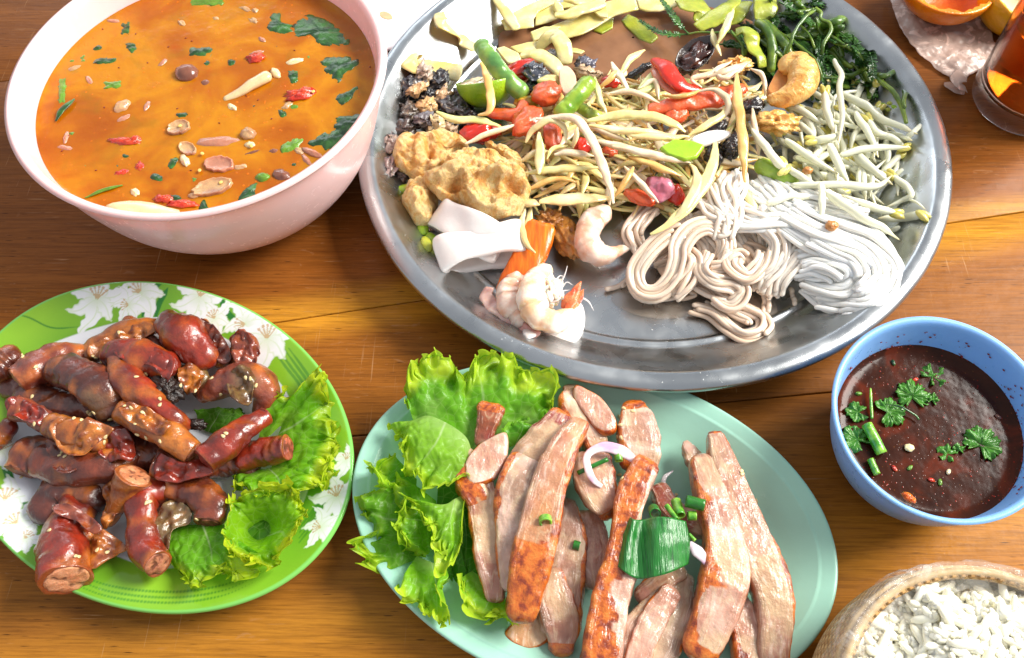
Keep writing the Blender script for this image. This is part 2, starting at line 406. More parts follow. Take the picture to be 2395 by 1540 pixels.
mk('tray_body', V, Fq[:, ::-1], STEEL, trayo)

# ================================================================ BLUE BOWL
BB = (18.88, 16.63)
bluem = plastic('blue_plastic', (132, 180, 232), .3, .3, sscale=.4)
prof = [(.01, .2), (2.0, .2), (2.3, 0), (2.8, 0), (3.0, .3), (3.7, 1.0), (4.35, 2.2), (4.75, 3.6), (4.98, 4.7), (5.06, 4.95), (5.18, 5.03), (5.22, 5.12), (5.14, 5.2), (4.98, 5.18), (4.86, 5.0), (4.62, 4.0), (4.3, 2.8), (3.6, 1.5), (2.4, .6), (.01, .45)]
V, Fq = revolve(resample(prof, 80), 120, (0, 0)); V[:, 0] *= 5.0/5.2; V[:, 1] *= 5.35/5.2; V = rotz(V, D2R(-28))+[*BB, 0]
bowl_blue = thing('dip_bowl', 'small sky blue plastic bowl holding dark chili dipping sauce', 'bowl', (*BB, 0))
mk('bowl_body', V, Fq, bluem, bowl_blue)
ZD = 3.3
def m_sauce():
    t = NT('chili_sauce'); n = t.noise(.5, 5, dist=1.)
    c = t.ramp(n, [(.3, (38, 16, 9)), (.5, (56, 24, 12)), (.62, (84, 30, 12)), (.75, (50, 22, 12))])
    fl = t.gray(t.voro(4.5, out='Distance'), .10, .2, 1, 0)
    c = t.mix(t.math('MULTIPLY', fl, t.gray(t.noise(1.1, 2), .45, .6, 0, .8)), c, (150, 30, 10))
    fl2 = t.gray(t.voro(3.1, t.coord((1, 1, 1), (0, 0, .5), (3, 2, 1))), .05, .12, 1, 0)
    c = t.mix(t.math('MULTIPLY', fl2, .5), c, (120, 70, 20))
    nb = t.bump(fl, .006); nb = t.bump(t.noise(1.2, 2), .02, 1., nb)
    return t.fin(c, .16, nb, spec=.16)
V, Fq = revolve([(r, ZD+.05*max(0, (r-3.9)/.3)**2) for r in np.r_[np.linspace(.01, 3.9, 24), 4.1, 4.3, 4.52]], 96, (0, 0))
V[:, 0] *= 5.0/5.2; V[:, 1] *= 5.35/5.2; V = rotz(V, D2R(-28))+[*BB, 0]
tag(mk('dipping_sauce', V, Fq, m_sauce()), 'dark red chili dipping sauce with flakes in the blue bowl', 'sauce')

# ================================================================ PLATES
def oval_plate(c, ab, ang, prof, mat, name, n=200, m=110, colf=None, parent=None):
    p = np.asarray(prof, float); q = resample(p, m)
    V, Fq = revolve(q, n, c, ab, ang)
    return V, Fq
TP = (2.51, 12.84); TAB = (11.79, 8.05); TANG = D2R(163.9-180)
# insets beyond the short half-axis collapse to the centre: scale the well instead
def oval(c, ab, ang, prof, n=220):
    """prof: (inset cm, z); from inset .0 to where it ends, then closes to the centre in scaled rings"""
    prof = np.asarray(prof, float); ph = np.linspace(0, 2*np.pi, n, endpoint=False); V = []
    for d, z in prof:
        V.append(np.stack([(ab[0]-d)*np.cos(ph), (ab[1]-d)*np.sin(ph), np.full(n, z)], 1))
    last = V[-1]
    for k in (.85, .7, .5, .3, .12, .002): V.append(last*[k, k, 1])
    first = V[0]; pre = [first*[k, k, 1] for k in (.002, .3, .6, .85)]
    V = np.concatenate(pre+V); return rotz(V, ang)+[c[0], c[1], 0], grid_faces(len(prof)+10, n, cv=True)
tealm = plastic('teal_melamine', (156, 204, 184), .2, .12)
under = [(4.2, 0.), (3.6, 0.), (3.4, .25), (1.2, 1.1), (.2, 1.62), (.02, 1.72)]
top = [(0., 1.80), (.05, 1.88), (.16, 1.90), (.55, 1.80), (.75, 1.74), (.82, 1.76), (.92, 1.70), (1.5, 1.38), (2.3, .98), (3.1, .72), (3.9, .62), (4.6, .6)]
V, Fq = oval(TP, TAB, TANG, np.vstack([resample(under, 26), resample(top, 60)]))
tealp = thing('teal_plate', 'oval mint green melamine plate carrying sliced grilled pork', 'plate', (*TP, 0)); mk('plate_body', V, Fq, tealm, tealp)
def z_teal(X):
    X = np.atleast_2d(np.asarray(X, float))[:, :2]-TP; c, s = math.cos(-TANG), math.sin(-TANG)
    x = X[:, 0]*c-X[:, 1]*s; y = X[:, 0]*s+X[:, 1]*c
    f_ = np.hypot(x/TAB[0], y/TAB[1]); d = (1-f_)*9.2
    t = np.array(top); return np.interp(d, t[:, 0], t[:, 1])
GP = (-19.77, 17.18); GAB = (11.43, 8.25); GANG = D2R(149.9-180)
gtop = [(0., 1.62), (.05, 1.72), (.14, 1.75), (.3, 1.72), (1.0, 1.50), (1.9, 1.24), (2.35, 1.10), (2.8, .86), (3.3, .72), (4., .64), (4.7, .62)]
def lily_colors(V):
    """printed decoration: lime rim with white lilies, dark leaves and stripes; white well"""
    X = V[:, :2]-GP; c, s = math.cos(-GANG), math.sin(-GANG)
    x = X[:, 0]*c-X[:, 1]*s; y = X[:, 0]*s+X[:, 1]*c
    rr = np.hypot(x/GAB[0], y/GAB[1]); d = (1-rr)*9.6
    lime = lin((138, 188, 48)); lime2 = lin((104, 162, 40)); white = lin((232, 236, 238)); dk = lin((20, 110, 40)); wl = lin((226, 230, 236))
    w = WN(.10, 5, 2); f_ = np.clip(.5+.5*w(V), 0, 1)[:, None]
    Cc = lime*(1-f_)+lime2*f_
    well = np.clip((d-2.3-.25*WN(.12, 9, 2)(V))/.06, 0, 1)[:, None]
    Wx, Wy = V[:, 0], V[:, 1]
    def put(mask, colr, Cc, a=1.): m = np.clip(mask, 0, 1)[:, None]*a; return Cc*(1-m)+colr*m
    # curved thin stems/stripes
    def stroke(pts, wid, colr, Cc, a=1.):
        q = resample(PP(pts, 1.4)[:, :2], 60); dd = np.full(len(V), 9e9)
        bb = (Wx > q[:, 0].min()-1) & (Wx < q[:, 0].max()+1) & (Wy > q[:, 1].min()-1) & (Wy < q[:, 1].max()+1)
        idx = np.where(bb)[0]
        wv = np.interp(np.arange(60), [0, 20, 45, 59], [wid*.4, wid, wid, wid*.1])
        D = np.sqrt((Wx[idx, None]-q[None, :, 0])**2+(Wy[idx, None]-q[None, :, 1])**2)-wv[None]
        dd[idx] = D.min(1); return put(.5-dd/.05, colr, Cc, a)
    for off in (0, 14, 27):
        Cc = stroke([(150, 1330+off), (260, 1372+off), (400, 1386+off), (520, 1370+off), (600, 1335+off)], .07, dk, Cc, .6)
    Cc = stroke([(10, 742), (70, 748), (120, 765), (190, 758)], .05, dk, Cc, .8)
    for a_ in (0, 12, 26, 38):
        Cc = stroke([(640+a_, 820), (668+a_, 858), (700+a_*.9, 900), (715+a_, 940)], .08, dk, Cc, .55)
        Cc = stroke([(700, 1270-a_), (745, 1210-a_), (790, 1120-a_)], .10, dk, Cc, .5)
    for pts in ([(330, 735), (352, 690), (378, 672), (398, 668)], [(360, 740), (372, 712), (398, 680)], [(232, 690), (260, 664), (300, 662)], [(440, 660), (446, 690), (470, 700)], [(520, 690), (530, 730), (560, 760)], [(560, 705), (600, 735), (612, 760)], [(590, 790), (622, 800), (640, 830)], [(6, 1010), (20, 1100), (60, 1150)], [(0, 1080), (40, 1160), (70, 1190)]):
        Cc = stroke(pts, .17, dk, Cc, .9)
    def lily(px, py, size, rot, Cc, a=1., n=6):
        q = P(px, py, 1.45); X0 = Wx-q[0]; Y0 = Wy-q[1]; r = np.hypot(X0, Y0)
        idx = np.where(r < size*1.2)[0]; th = np.arctan2(Y0[idx], X0[idx])-rot; rr_ = r[idx]/size
        m = np.zeros(len(V)); sh = np.zeros(len(V))
        for k in range(n):
            L = (1.0, .8, .95, .85, 1.05, .75)[k % 6]; ta = (th-k*2*np.pi/n+np.pi) % (2*np.pi)-np.pi+.25*np.sin(rr_*4+k)
            u = rr_*np.cos(ta)/L; v = rr_*np.sin(ta); wv = .24*np.sin(np.pi*np.clip(u, 0, 1)**.8)*(1-.25*u)+.02*np.sin(u*26+k)*(u > .3)*(u < .95)
            inside = np.clip((wv-np.abs(v))/.03+.5, 0, 1)*(u > 0)*(u < 1)
            m[idx] = np.maximum(m[idx], inside)
            sh[idx] = np.maximum(sh[idx]*(1-inside), inside*(np.clip(1-np.abs(v)/.03, 0, 1)*.5+.55*np.clip((np.abs(v)-wv+.06)/.06, 0, 1)*(k % 2)))
        m[idx] = np.maximum(m[idx], np.clip((.25-rr_)/.05, 0, 1))
        cen = np.zeros(len(V)); cen[idx] = np.clip(1-rr_/.35, 0, 1)*.45
        Cc = put(m, white, Cc, a*.97); Cc = put(np.maximum(sh, cen)*m, lin((178, 208, 130)), Cc)
        st = np.zeros(len(V))
        for k in range(5):
            ta = (th-.4-k*.35+np.pi) % (2*np.pi)-np.pi; st[idx] = np.maximum(st[idx], (np.abs(rr_*np.sin(ta)) < .018)*(rr_*np.cos(ta) > .02)*(rr_ < .34)+(np.abs(rr_*np.sin(ta)) < .035)*(rr_*np.cos(ta) > .3)*(rr_ < .37))
        return put(st, lin((186, 140, 70)), Cc, .7)
    for l in ((228, 702, 2.1, .4), (330, 688, 2.0, 1.2), (300, 712, 1.3, 2.), (470, 700, 2.1, .2), (500, 745, 1.5, .9), (575, 760, 1.8, 2.2), (625, 795, 2.3, .5), (10, 1170, 1.9, .6), (40, 1225, 1.7, 1.4), (-5, 1050, 1.8, .3), (60, 1262, 1.2, .2), (790, 1165, 1.7, .8), (752, 1235, 1.3, 1.9), (812, 1080, 1.1, .4)):
        Cc = lily(*l, Cc)
    Cc = Cc*(1-well)+wl*well
    rim = np.clip((.2-d)/.06, 0, 1)[:, None]; Cc = Cc*(1-rim)+lin((120, 190, 90))*rim
    und = (V[:, 2] < .55)[:, None]
    return np.where(und, white, Cc)
V, Fq = oval(GP, GAB, GANG, np.vstack([resample([(4.2, 0.), (3.6, 0.), (3.4, .25), (2.6, .62), (1.2, 1.1), (.2, 1.5), (.02, 1.56)], 24), resample(gtop, 130)]), 1100)
t = NT('printed_melamine'); pm = t.fin(t.attr(), .13, t.bump(t.noise(1.5, 2), .005), spec=.5)
greenp = thing('lily_plate', 'oval green and white melamine plate printed with white lilies', 'plate', (*GP, 0)); mk('plate_body', V, Fq, pm, greenp, col=lily_colors(V))
def z_green(X):
    X = np.atleast_2d(np.asarray(X, float))[:, :2]-GP; c, s = math.cos(-GANG), math.sin(-GANG)
    x = X[:, 0]*c-X[:, 1]*s; y = X[:, 0]*s+X[:, 1]*c
    d = (1-np.hypot(x/GAB[0], y/GAB[1]))*9.6; tt = np.array(gtop); return np.interp(d, tt[:, 0], tt[:, 1])
def z_tray(X):
    X = np.atleast_2d(np.asarray(X, float))[:, :2]-TC; r = np.hypot(X[:, 0], X[:, 1]); tt = np.array(inner[:12]); return np.interp(r, tt[:, 0], tt[:, 1])
# ================================================================ shared builders for the food
ZT = dict(A1=(.397, 0, 0), A2=(.31595, 835.8, 0), A3=(.36449, 1434.5, 0), A4=(.34015, 835.8, 374.2), A5=(.38073, 1372.1, 311.9),
          B1=(.5346, 0, 623.7), B2=(.4977, 810.8, 773.4), B3=(.4329, 1309.8, 873.2), B4=(.5384, 1871.1, 711.), B5=(.2430, 2020.8, 0),
          C1=(.26042, 1496.9, 0), C2=(.25, 998., 0), C3=(.21058, 860.7, 237.), D=(1., 0, 0))
def W(key, pts, z=None):
    """photo points (x, y[, height cm]) to world cm"""
    k, ox, oy = ZT[key]
    out = [P(p[0]*k+ox, p[1]*k+oy, (p[2] if len(p) > 2 else z)) for p in pts]
    if key[0] in 'AC' and key != 'A1':          # keep what lies on the tray above its steel
        for i, p in enumerate(pts):
            for _ in range(4):
                if math.hypot(out[i][0]-TC[0], out[i][1]-TC[1]) > 17: break
                zt = float(z_tray(out[i])[0])+.16
                if out[i][2] >= zt-.005: break
                out[i] = P(p[0]*k+ox, p[1]*k+oy, zt)
    return np.array(out)
def hit(key, x, y, default=1.):
    """the surface seen at a photo point, with its normal (cm)"""
    k, ox, oy = ZT[key]
    a = P(x*k+ox, y*k+oy, 0); o = Vector((0, 0, CH*S)); d = (Vector(a*S)-o).normalized()
    ok, loc, nor, idx, ob, mw = scene.ray_cast(bpy.context.evaluated_depsgraph_get(), o, d)
    if not ok: return a+[0, 0, default], np.array([0, 0, 1.]), None
    return np.array(loc)/S, np.array(nor), ob
LM = [(1370, 250, 'near the two upright beans'), (1130, 200, 'close to the lime half'), (1260, 290, 'by the orange tomato wedges'), (1180, 330, 'by the red cherry tomato'), (1300, 400, 'right of the front pork rind'), (1420, 370, 'beneath the longest arched shred'), (1400, 470, 'above the carrot stick and crackling'), (1530, 420, 'around the purple onion piece'), (1560, 330, 'under the broad yellow shreds'), (1590, 350, 'by the lime green slice'), (1560, 180, 'around the curved red chili'), (1650, 250, 'along the salmon red tomato strip'), (1730, 330, 'beside the long upright shred'), (1700, 200, 'left of the golden cashew'), (1500, 260, 'in the upper middle of the salad'), (1640, 420, 'just above the noodles'),
 (1900, 290, 'below the golden cashew'), (1830, 330, 'by the golden crispy bit'), (1960, 250, 'at the upper end of the sprout pile'), (2070, 320, 'at the right end of the sprout pile'), (1990, 390, 'in the middle of the sprout pile'), (1880, 420, 'above the white noodles'), (2040, 450, 'at the lower right of the sprout pile'),
 (1750, 100, 'beside the bent green stem'), (1900, 30, 'at the top photo edge'), (1960, 110, 'around the wiry tendril'), (2030, 180, 'under the fluffy leaf spray'), (1850, 130, 'behind the golden cashew'), (2020, 230, 'just above the bean sprouts'), (1790, 170, 'under the yellow bent strip')]
def near(x, y, lm=LM): return min(lm, key=lambda q: (q[0]-x)**2+(q[1]-y)**2)[2]
LS = [(60, 830, 'the plump cut sausage at the upper left'), (215, 830, 'the dark crisp strip at the top left'), (310, 870, 'the broad red brown sausage'), (430, 790, 'the glossy red chunk at the back'), (240, 940, 'the thick dark curled sausage'), (320, 960, 'the golden sausage in the centre'), (200, 985, 'the crumpled golden skin'), (150, 1065, 'the wide wrinkled piece'), (580, 890, 'the grey pink sausage'), (530, 1010, 'the bright red smooth sausage'), (250, 1035, 'the small red fold'), (345, 1180, 'the curved sausage with round cut end'), (120, 1240, 'the large chunk at the lower left'), (220, 1285, 'the golden skin flap at the bottom'), (460, 1210, 'the hooked brown sausage'), (340, 890, 'the long bent sausage')]
def ready(): bpy.context.view_layer.update()
def orient(V, n, spin=0.):
    """turn a shape modelled on the xy plane so that its z axis follows n"""
    q = Vector((0, 0, 1)).rotation_difference(Vector(n)).to_matrix()
    return rotz(V, spin)@np.array(q).T
def mixc(a, b, f): f = np.asarray(f)[..., None]; return a*(1-f)+b*f
def leafy(name, rough=.32, sss=0, coat=.2, bump=.03, bs=2., tr=.4, vein=True):
    t = NT(name); c = t.attr(); n = t.noise(1.3, 4)
    c = t.mix(1., c, t.gray(n, .3, .7, .9, 1.12), 'MULTIPLY')
    h = t.voro(bs, t.coord(), 'Distance', 'DISTANCE_TO_EDGE'); nb = t.bump(t.gray(h, 0, .3), bump*.5) ; nb = t.bump(t.noise(5., 4), .01, 1., nb)
    if vein: c = t.mix(t.gray(h, .0, .06, .22, 0), c, (190, 220, 130))
    m = t.fin(c, rough, nb, coat=coat, spec=.4)
    tn = t.N.new('ShaderNodeBsdfTranslucent'); t.link(c, tn.inputs[0]); t.link(nb, tn.inputs['Normal'])
    ms = t.N.new('ShaderNodeMixShader'); ms.inputs[0].default_value = tr
    t.link(t.b.outputs[0], ms.inputs[1]); t.link(tn.outputs[0], ms.inputs[2]); t.link(ms.outputs[0], t.N['Material Output'].inputs[0])
    return m
LETT = leafy('lettuce_leaf', .4, coat=.12, tr=.5)
HERB = leafy('herb_leaf', .35, bump=.015, bs=5., tr=.2, vein=False)
def lettuce(name, key, inner, outer, seed, amp=.35, waves=1.15, parent=None, N=420, M=46, teeth=.16, cols=None, curl=.25, thick=.035, folds=.3, frill=.26):
    """a ruffled leaf lofted from its inner line to its frilled outer line"""
    r = np.random.default_rng(seed)
    A = resample(W(key, inner), N); B = resample(W(key, outer), N)
    L = np.r_[0, np.cumsum(np.linalg.norm(np.diff(B, axis=0), axis=1))]
    u = np.linspace(0, 1, M)**.75
    s = L[None]; U = u[:, None]
    X = A[None]*(1-U[..., None])+B[None]*U[..., None]
    X[..., 2] += .35*np.sin(np.pi*U)*1.
    T = np.gradient(B, axis=0); T[:, 2] *= .3; T /= np.linalg.norm(T, axis=1)[:, None]
    O = B-A; O /= np.linalg.norm(O, axis=1)[:, None]
    f1 = WN(.30*waves/1.15, seed, 2, 5); f2 = WN(.8*waves/1.15, seed+1, 2, 5); f3 = WN(2.1, seed+2, 2, 5); g1 = WN(.62, seed+3, 2, 5); g2 = WN(1.7, seed+4, 2, 5); gw = WN(.5, seed+14, 2, 5)
    Q = np.stack([s*np.ones_like(U), U*1.2*np.ones_like(s), 0*s*U], -1)
    Q[..., 0] += .45*gw(Q)*U
    e1 = U**1.4; e2 = np.clip((U-.42)/.58, 0, 1)**1.4; e3 = np.clip((U-.66)/.34, 0, 1)**1.3
    dz = folds*e1*f1(Q)+amp*e2*f2(Q)*1.7+amp*1.0*e3*f3(Q)
    dt = curl*(1.6*e2*g1(Q)+1.15*e3*g2(Q))
    do = -.16*e3*np.abs(f3(Q))+.20*e2*g1(Q+9)+.10*e3*g2(Q+4)-.18*e3*e3
    tn = teeth*.8*e3**4*(np.abs(((s*2.7+.9*f3(Q)) % 1)-.5)*2-.3)
    X = X+T[None]*dt[..., None]+O[None]*(do+tn)[..., None]; X[..., 2] += dz
    bl = WN(.9, seed+8, 3)(X)*.07*np.sin(np.pi*np.clip(U, 0, 1))
    X[..., 2] += bl
    V = X.reshape(-1, 3)
    pale, mid, frl = [lin(c) for c in (cols or ((176, 208, 112), (112, 176, 34), (186, 214, 52)))]
    w = WN(.35, seed+6, 3)(V).reshape(M, N)
    C = mixc(pale, mid, np.clip((U+.12*w)/.38, 0, 1)*np.ones_like(s)); C = mixc(C, frl, np.clip((U+.12*w+.06*np.sign(f3(Q))*0-.66)/.24, 0, 1))
    rib = np.clip(1-np.abs(((s/L[-1])-(.5+.05*np.sin(U*4)))/(.018*(1.25-U))), 0, 1)*np.clip(1.1-U*1.2, 0, 1)
    C = mixc(C, lin((214, 228, 178)), rib*.7)
    C = C*(1+.09*w)[..., None]
    Fl = grid_faces(M, N); Cl = C.reshape(-1, 3)
    if frill:
        K = 9; N2 = int(min(1500, max(300, L[-1]*46))); ii = np.linspace(0, N-1, N2)
        def rs(Y): return np.stack([np.interp(ii, np.arange(N), Y[:, k]) for k in range(3)], 1)
        E0 = X[-1].copy()
        for _ in range(6): E0[1:-1] = (E0[:-2]+E0[1:-1]*2+E0[2:])/4
        E = rs(E0); Tn = rs(T); On = rs(O); s2 = np.interp(ii, np.arange(N), L); q = np.c_[s2, s2*0, s2*0]
        am = frill*(.75+.35*WN(.25, seed+31, 2)(q)); ph = 2*np.pi*(s2/.62+.55*WN(.45, seed+32, 2)(q)); tt = WN(2.6, seed+33, 2)(q); rows = []; cr_ = []
        for v in np.linspace(0, 1, K):
            a = v**1.1; hh = .95*am*v*(1+.22*tt*v)+.10*am*np.abs(((s2*5.1) % 1)-.5)*(v > .93)*3
            rows.append(E-On*.10*(1-v)+On*(am*a*(1.0*np.sin(ph)+.25))[:, None]+Tn*(am*.75*a*np.sin(2*ph+.6))[:, None]+np.array([0, 0, 1])*(hh-.03)[:, None])
            cr_.append(mixc(mid if v < .2 else mixc(mid, frl, np.float64(.6)), frl*1.06, np.full(N2, v)))
        Vf = np.concatenate(rows); Cf = np.concatenate(cr_)*(1+.15*WN(.6, seed+34, 2)(Vf))[:, None]
        Fl = np.vstack([Fl, grid_faces(K, N2, off=len(V))]); V = np.vstack([V, Vf]); Cl = np.vstack([Cl, Cf])
    o = mk(name, V, Fl, LETT, parent, Cl)
    return o
def lump(pos, rad, seed, amp=.2, fr=.5, nu=14, nv=20, rot=(0, 0, 0), octv=3):
    V, Fq = sphere(nu, nv); w = WN(fr, seed, octv); V = V*(1+amp*w(V*2.2)[:, None]); V = V*np.asarray(rad)
    V = rotz(rotx(roty(V, rot[1]), rot[0]), rot[2]); return V+np.asarray(pos), Fq
SEED = food('sesame', (226, 204, 150), .15, 3, .35, .004, 12, .3, .1)
_sv, _sf = sphere(5, 8); _sv = _sv*[.085, .135, .045]; _sv[:, 0] *= 1-.45*np.clip(_sv[:, 1]/.135, -1, 1)
sesame_mesh = None
def sesame(key, x, y, label, group, spin=None):
    global sesame_mesh
    p, n, ob = hit(key, x, y)
    if sesame_mesh is None:
        o = mk('sesame_seed', _sv, _sf, SEED, origin=(0, 0, 0)); sesame_mesh = o
    else: o = sesame_mesh.copy(); COL.objects.link(o)
    o.rotation_euler = Vector(n).to_track_quat('Z', 'Y').to_euler(); o.rotation_euler.rotate_axis('Z', R_.uniform(0, 6.28) if spin is None else spin)
    k_, ox_, oy_ = ZT[key]
    if 'sausages' in label: label = 'tiny pale sesame seed stuck to '+near(x*k_+ox_, y*k_+oy_, LS)
    else: label = 'tiny golden sesame seed '+('on the right edge of the longest pork strip' if x > 900 else 'near the brown topped slice at the plate top' if y < 400 else 'by the charred top of the orange strip')
    o.location = Vector(p+n*.02)*S; tag(o, label, 'sesame seed', group)
# ================================================================ GRILLED SAUSAGE PLATE
SB = 'B1'
def m_saus():
    t = NT('glazed_sausage'); c = t.attr()
    v = t.noise(1.6, 6, dist=.8, rough=.65)
    c = t.mix(t.gray(v, .42, .7, 0, .55), c, (56, 16, 8))
    ve = t.voro(1.5, t.coord(), 'Distance', 'DISTANCE_TO_EDGE')
    c = t.mix(t.gray(ve, 0, .05, .15, 0), c, (84, 16, 10))
    c = t.mix(t.gray(t.noise(.9, 3, t.coord((1, 1, 1), (0, 0, 0), (4, 2, 7))), .58, .72, 0, .5), c, (176, 92, 28))
    h = t.noise(4., 5, dist=.5, rough=.6); nb = t.bump(h, .035); nb = t.bump(t.gray(ve, 0, .2), .006, 1., nb); nb = t.bump(t.noise(1.1, 3), .10, 1., nb)
    return t.fin(c, .34, nb, sss=.2, sscale=.3, sssr=(1, .3, .15), coat=.9, coatr=.1, spec=.5)
SAUS = m_saus()
FILL = food('sausage_filling', None, .3, 3.5, .5, .06, 5., .35, .25, coat=.1)
t_ = NT('charred_crust'); CHAR = t_.fin(t_.ramp(t_.noise(3., 4), [(.3, (16, 12, 10)), (.7, (52, 30, 20))]), .4, t_.bump(t_.noise(9., 5), .08), coat=.5)
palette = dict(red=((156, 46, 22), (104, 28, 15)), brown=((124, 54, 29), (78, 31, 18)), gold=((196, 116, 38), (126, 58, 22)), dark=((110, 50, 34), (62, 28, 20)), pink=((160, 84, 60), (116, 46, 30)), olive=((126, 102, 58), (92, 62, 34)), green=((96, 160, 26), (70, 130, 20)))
def sausage(label, pts, rad, c='brown', cut=(0, 0), seed=0, flat=.85, name='sausage_piece', patch=None, fill=((196, 128, 96), (150, 84, 60)), grp='grilled sausage pieces piled on the lily plate', key=SB):
    C = resample(W(key, pts), 34); rr = 1.14*np.interp(np.linspace(0, 1, 34), np.linspace(0, 1, len(rad)), rad)
    lab = thing(name, label, 'sausage', C[len(C)//2]*[1, 1, 0]+[0, 0, C[:, 2].min()-rr.max()*.6], grp)
    V, Fq, u, t = sweep(C, rr, rr*flat, 28, 2.2, 0, 'round', 5)
    w = WN(.35, seed, 3); w2 = WN(.9, seed+50, 2); wt = WN(.8, seed+9, 2)
    cc = np.array([C[np.clip(int(a*33+.5), 0, 33)] for a in u]); N_ = V-cc; nn = np.linalg.norm(N_, axis=1)[:, None]+1e-6
    disp = (.13*w(V)+.04*w2(V)+.035*np.sin(u*26+2*np.sin(t+seed)+3*w(V))*np.clip(1-np.abs(2*u-1)**6, 0, 1))*rr.mean()
    V = V+N_/nn*disp[:, None]
    a, b = [lin(x) for x in palette[c]]; f_ = np.clip(.5+.5*w(V*1.3+3), 0, 1); Cc = mixc(a, b, f_)
    Cc = mixc(Cc, lin((200, 112, 34)), np.clip(w2(V*.5)-.35, 0, 1)*.8)
    if patch is not None:
        q = W(key, [patch[:2]], C[:, 2].mean()+rr.mean())[0]; d = np.hypot(V[:, 0]-q[0], V[:, 1]-q[1])
        Cc = mixc(Cc, lin(patch[3]), np.clip(1.3-d/patch[2]+.25*w2(V), 0, 1)*.85)
    # open the cut ends: pull the cap in so that the casing wraps a recessed filling
    T0 = C[0]-C[1]; T0 /= np.linalg.norm(T0); T1 = C[-1]-C[-2]; T1 /= np.linalg.norm(T1)
    for e, (Cp, T, r) in enumerate(((C[0], T0, rr[0]), (C[-1], T1, rr[-1]))):
        if cut[e]:
            d = (V-Cp)@T; m = d > -.02
            V[m] = V[m]-T*(d[m]-.0)[:, None]*.97
            rad_ = np.linalg.norm((V-Cp)-((V-Cp)@T)[:, None]*T, axis=1)
            k = m & (rad_ < r*.8); V[k] -= T*.10
            Cc[m] = mixc(Cc[m], lin((170, 96, 60)), .5)
            # filling
            Sd = np.cross(T, [0, 0, 1.]); Sd /= np.linalg.norm(Sd)+1e-6; Ud = np.cross(Sd, T); th = np.linspace(0, 2*np.pi, 30, endpoint=False); rows = []
            for q in (1., .97, .85, .65, .45, .25, .01):
                rows.append(Cp+T*(.02+.05*(1-q*q))+(np.cos(th)[:, None]*Sd*q*r*.86+np.sin(th)[:, None]*Ud*q*r*.86*flat)-(T*.12 if q == 1. else 0))
            Fv = np.concatenate(rows); wn = WN(1.6, seed+77, 3, 9)(Fv); Fv = Fv+T*(.045*wn)[:, None]
            fc = mixc(lin(fill[0]), lin(fill[1]), np.clip(.5+.6*WN(1.1, seed+5, 3)(Fv), 0, 1)); fc = mixc(fc, lin((90, 40, 28)), (wn < -.75)*.8)
            mk('filling', Fv, grid_faces(len(rows), 30, cv=True), FILL, lab, fc)
    mk('casing', V, Fq, SAUS, lab, Cc)
    return lab
def flap(name, parent, key, pts, z0, seed, c, amp=.18, up=.0, n=40, m=14, mat=None):
    """thin crisp skin flap from a closed outline, wavy, with real thickness"""
    o = loop_resample(W(key, pts, z0), n) if len(pts[0]) < 3 else loop_resample(W(key, pts), n)
    c0 = o.mean(0); w = WN(.6, seed, 3); rows = []
    for k in np.linspace(1, .01, m): rows.append(c0+(o-c0)*k)
    V = np.concatenate(rows); V[:, 2] += amp*w(V*1.2)+up*np.repeat(1-np.linspace(1, 0, m)**2, n)
    Vb = V-[0, 0, .07]; Fq = grid_faces(m, n, cv=True); Vt = np.vstack([V, Vb[::1]])
    nn = len(V); F2 = Fq[:, ::-1]+nn; i = np.arange(n); j = (i+1) % n
    side = np.stack([j, i, i+nn, j+nn], 1); Fa = np.vstack([Fq, F2, side])
    a, b = [lin(x) for x in palette[c]]; Cc = mixc(a, b, np.clip(.5+.6*w(Vt*2), 0, 1))
    return mk(name, Vt, Fa, mat or SAUS, parent, Cc)
sausage('dark sausage stub lying lowest beneath the pile near its left side', [(200, 1070, 1.3), (270, 985, 1.5), (420, 1010, 1.3)], [.8, .85, .7], 'dark', seed=5)
a_ = sausage('large sausage chunk with pale cut face at the lower left rim of the lily plate', [(345, 1075, 1.5), (280, 1190, 2.0), (292, 1372, 2.6)], [.75, 1.05, 1.0], 'red', (0, 1), 1, .95, fill=((236, 170, 128), (206, 130, 90)))
flap('skin_flap', a_, SB, [(330, 1110), (430, 1140), (500, 1180), (565, 1240), (480, 1275), (420, 1325), (360, 1320), (320, 1250)], 2.0, 3, 'gold', .2)
flap('skin_flap', a_, SB, [(230, 1050), (300, 1040), (390, 1090), (440, 1140), (400, 1165), (330, 1110), (260, 1090)], 2.9, 4, 'pink', .15)
a_ = sausage('curved sausage piece with round cut end standing at the bottom of the pile', [(700, 985, 1.8), (640, 1010, 2.0), (618, 1110, 2.1), (640, 1230, 2.2), (688, 1302, 2.6)], [.6, .72, .66, .66, .62], 'red', (0, 1), 2, .95, patch=(730, 1090, .6, (120, 96, 70)))
flap('skin_flap', a_, SB, [(690, 1060), (760, 1020), (830, 1060), (820, 1120), (760, 1150), (730, 1240), (680, 1240), (670, 1150)], 2.2, 8, 'olive', .22)
sausage('hooked brown sausage piece beside the frilly lettuce at the bottom', [(770, 965, 1.7), (870, 985, 1.8), (930, 1060, 1.8), (915, 1125, 1.9)], [.7, .78, .7, .6], 'brown', (0, 1), 4, fill=((120, 70, 40), (84, 40, 24)))
sausage('brown sausage piece lying on the left edge of the plate well', [(230, 800, 1.7), (130, 830, 1.8), (85, 900, 1.8)], [.7, .85, .75], 'dark', (0, 1), 6, fill=((140, 80, 50), (100, 50, 34)))
sausage('thin maroon sausage end touching the left photo edge', [(-30, 770, 1.6), (40, 700, 1.8)], [.5, .45], 'red', seed=12)
sausage('wide wrinkled sausage piece in the left middle of the pile', [(200, 850, 2.0), (330, 880, 2.2), (500, 850, 2.2), (620, 810, 1.7)], [.8, .85, .8, .5], 'brown', seed=7)
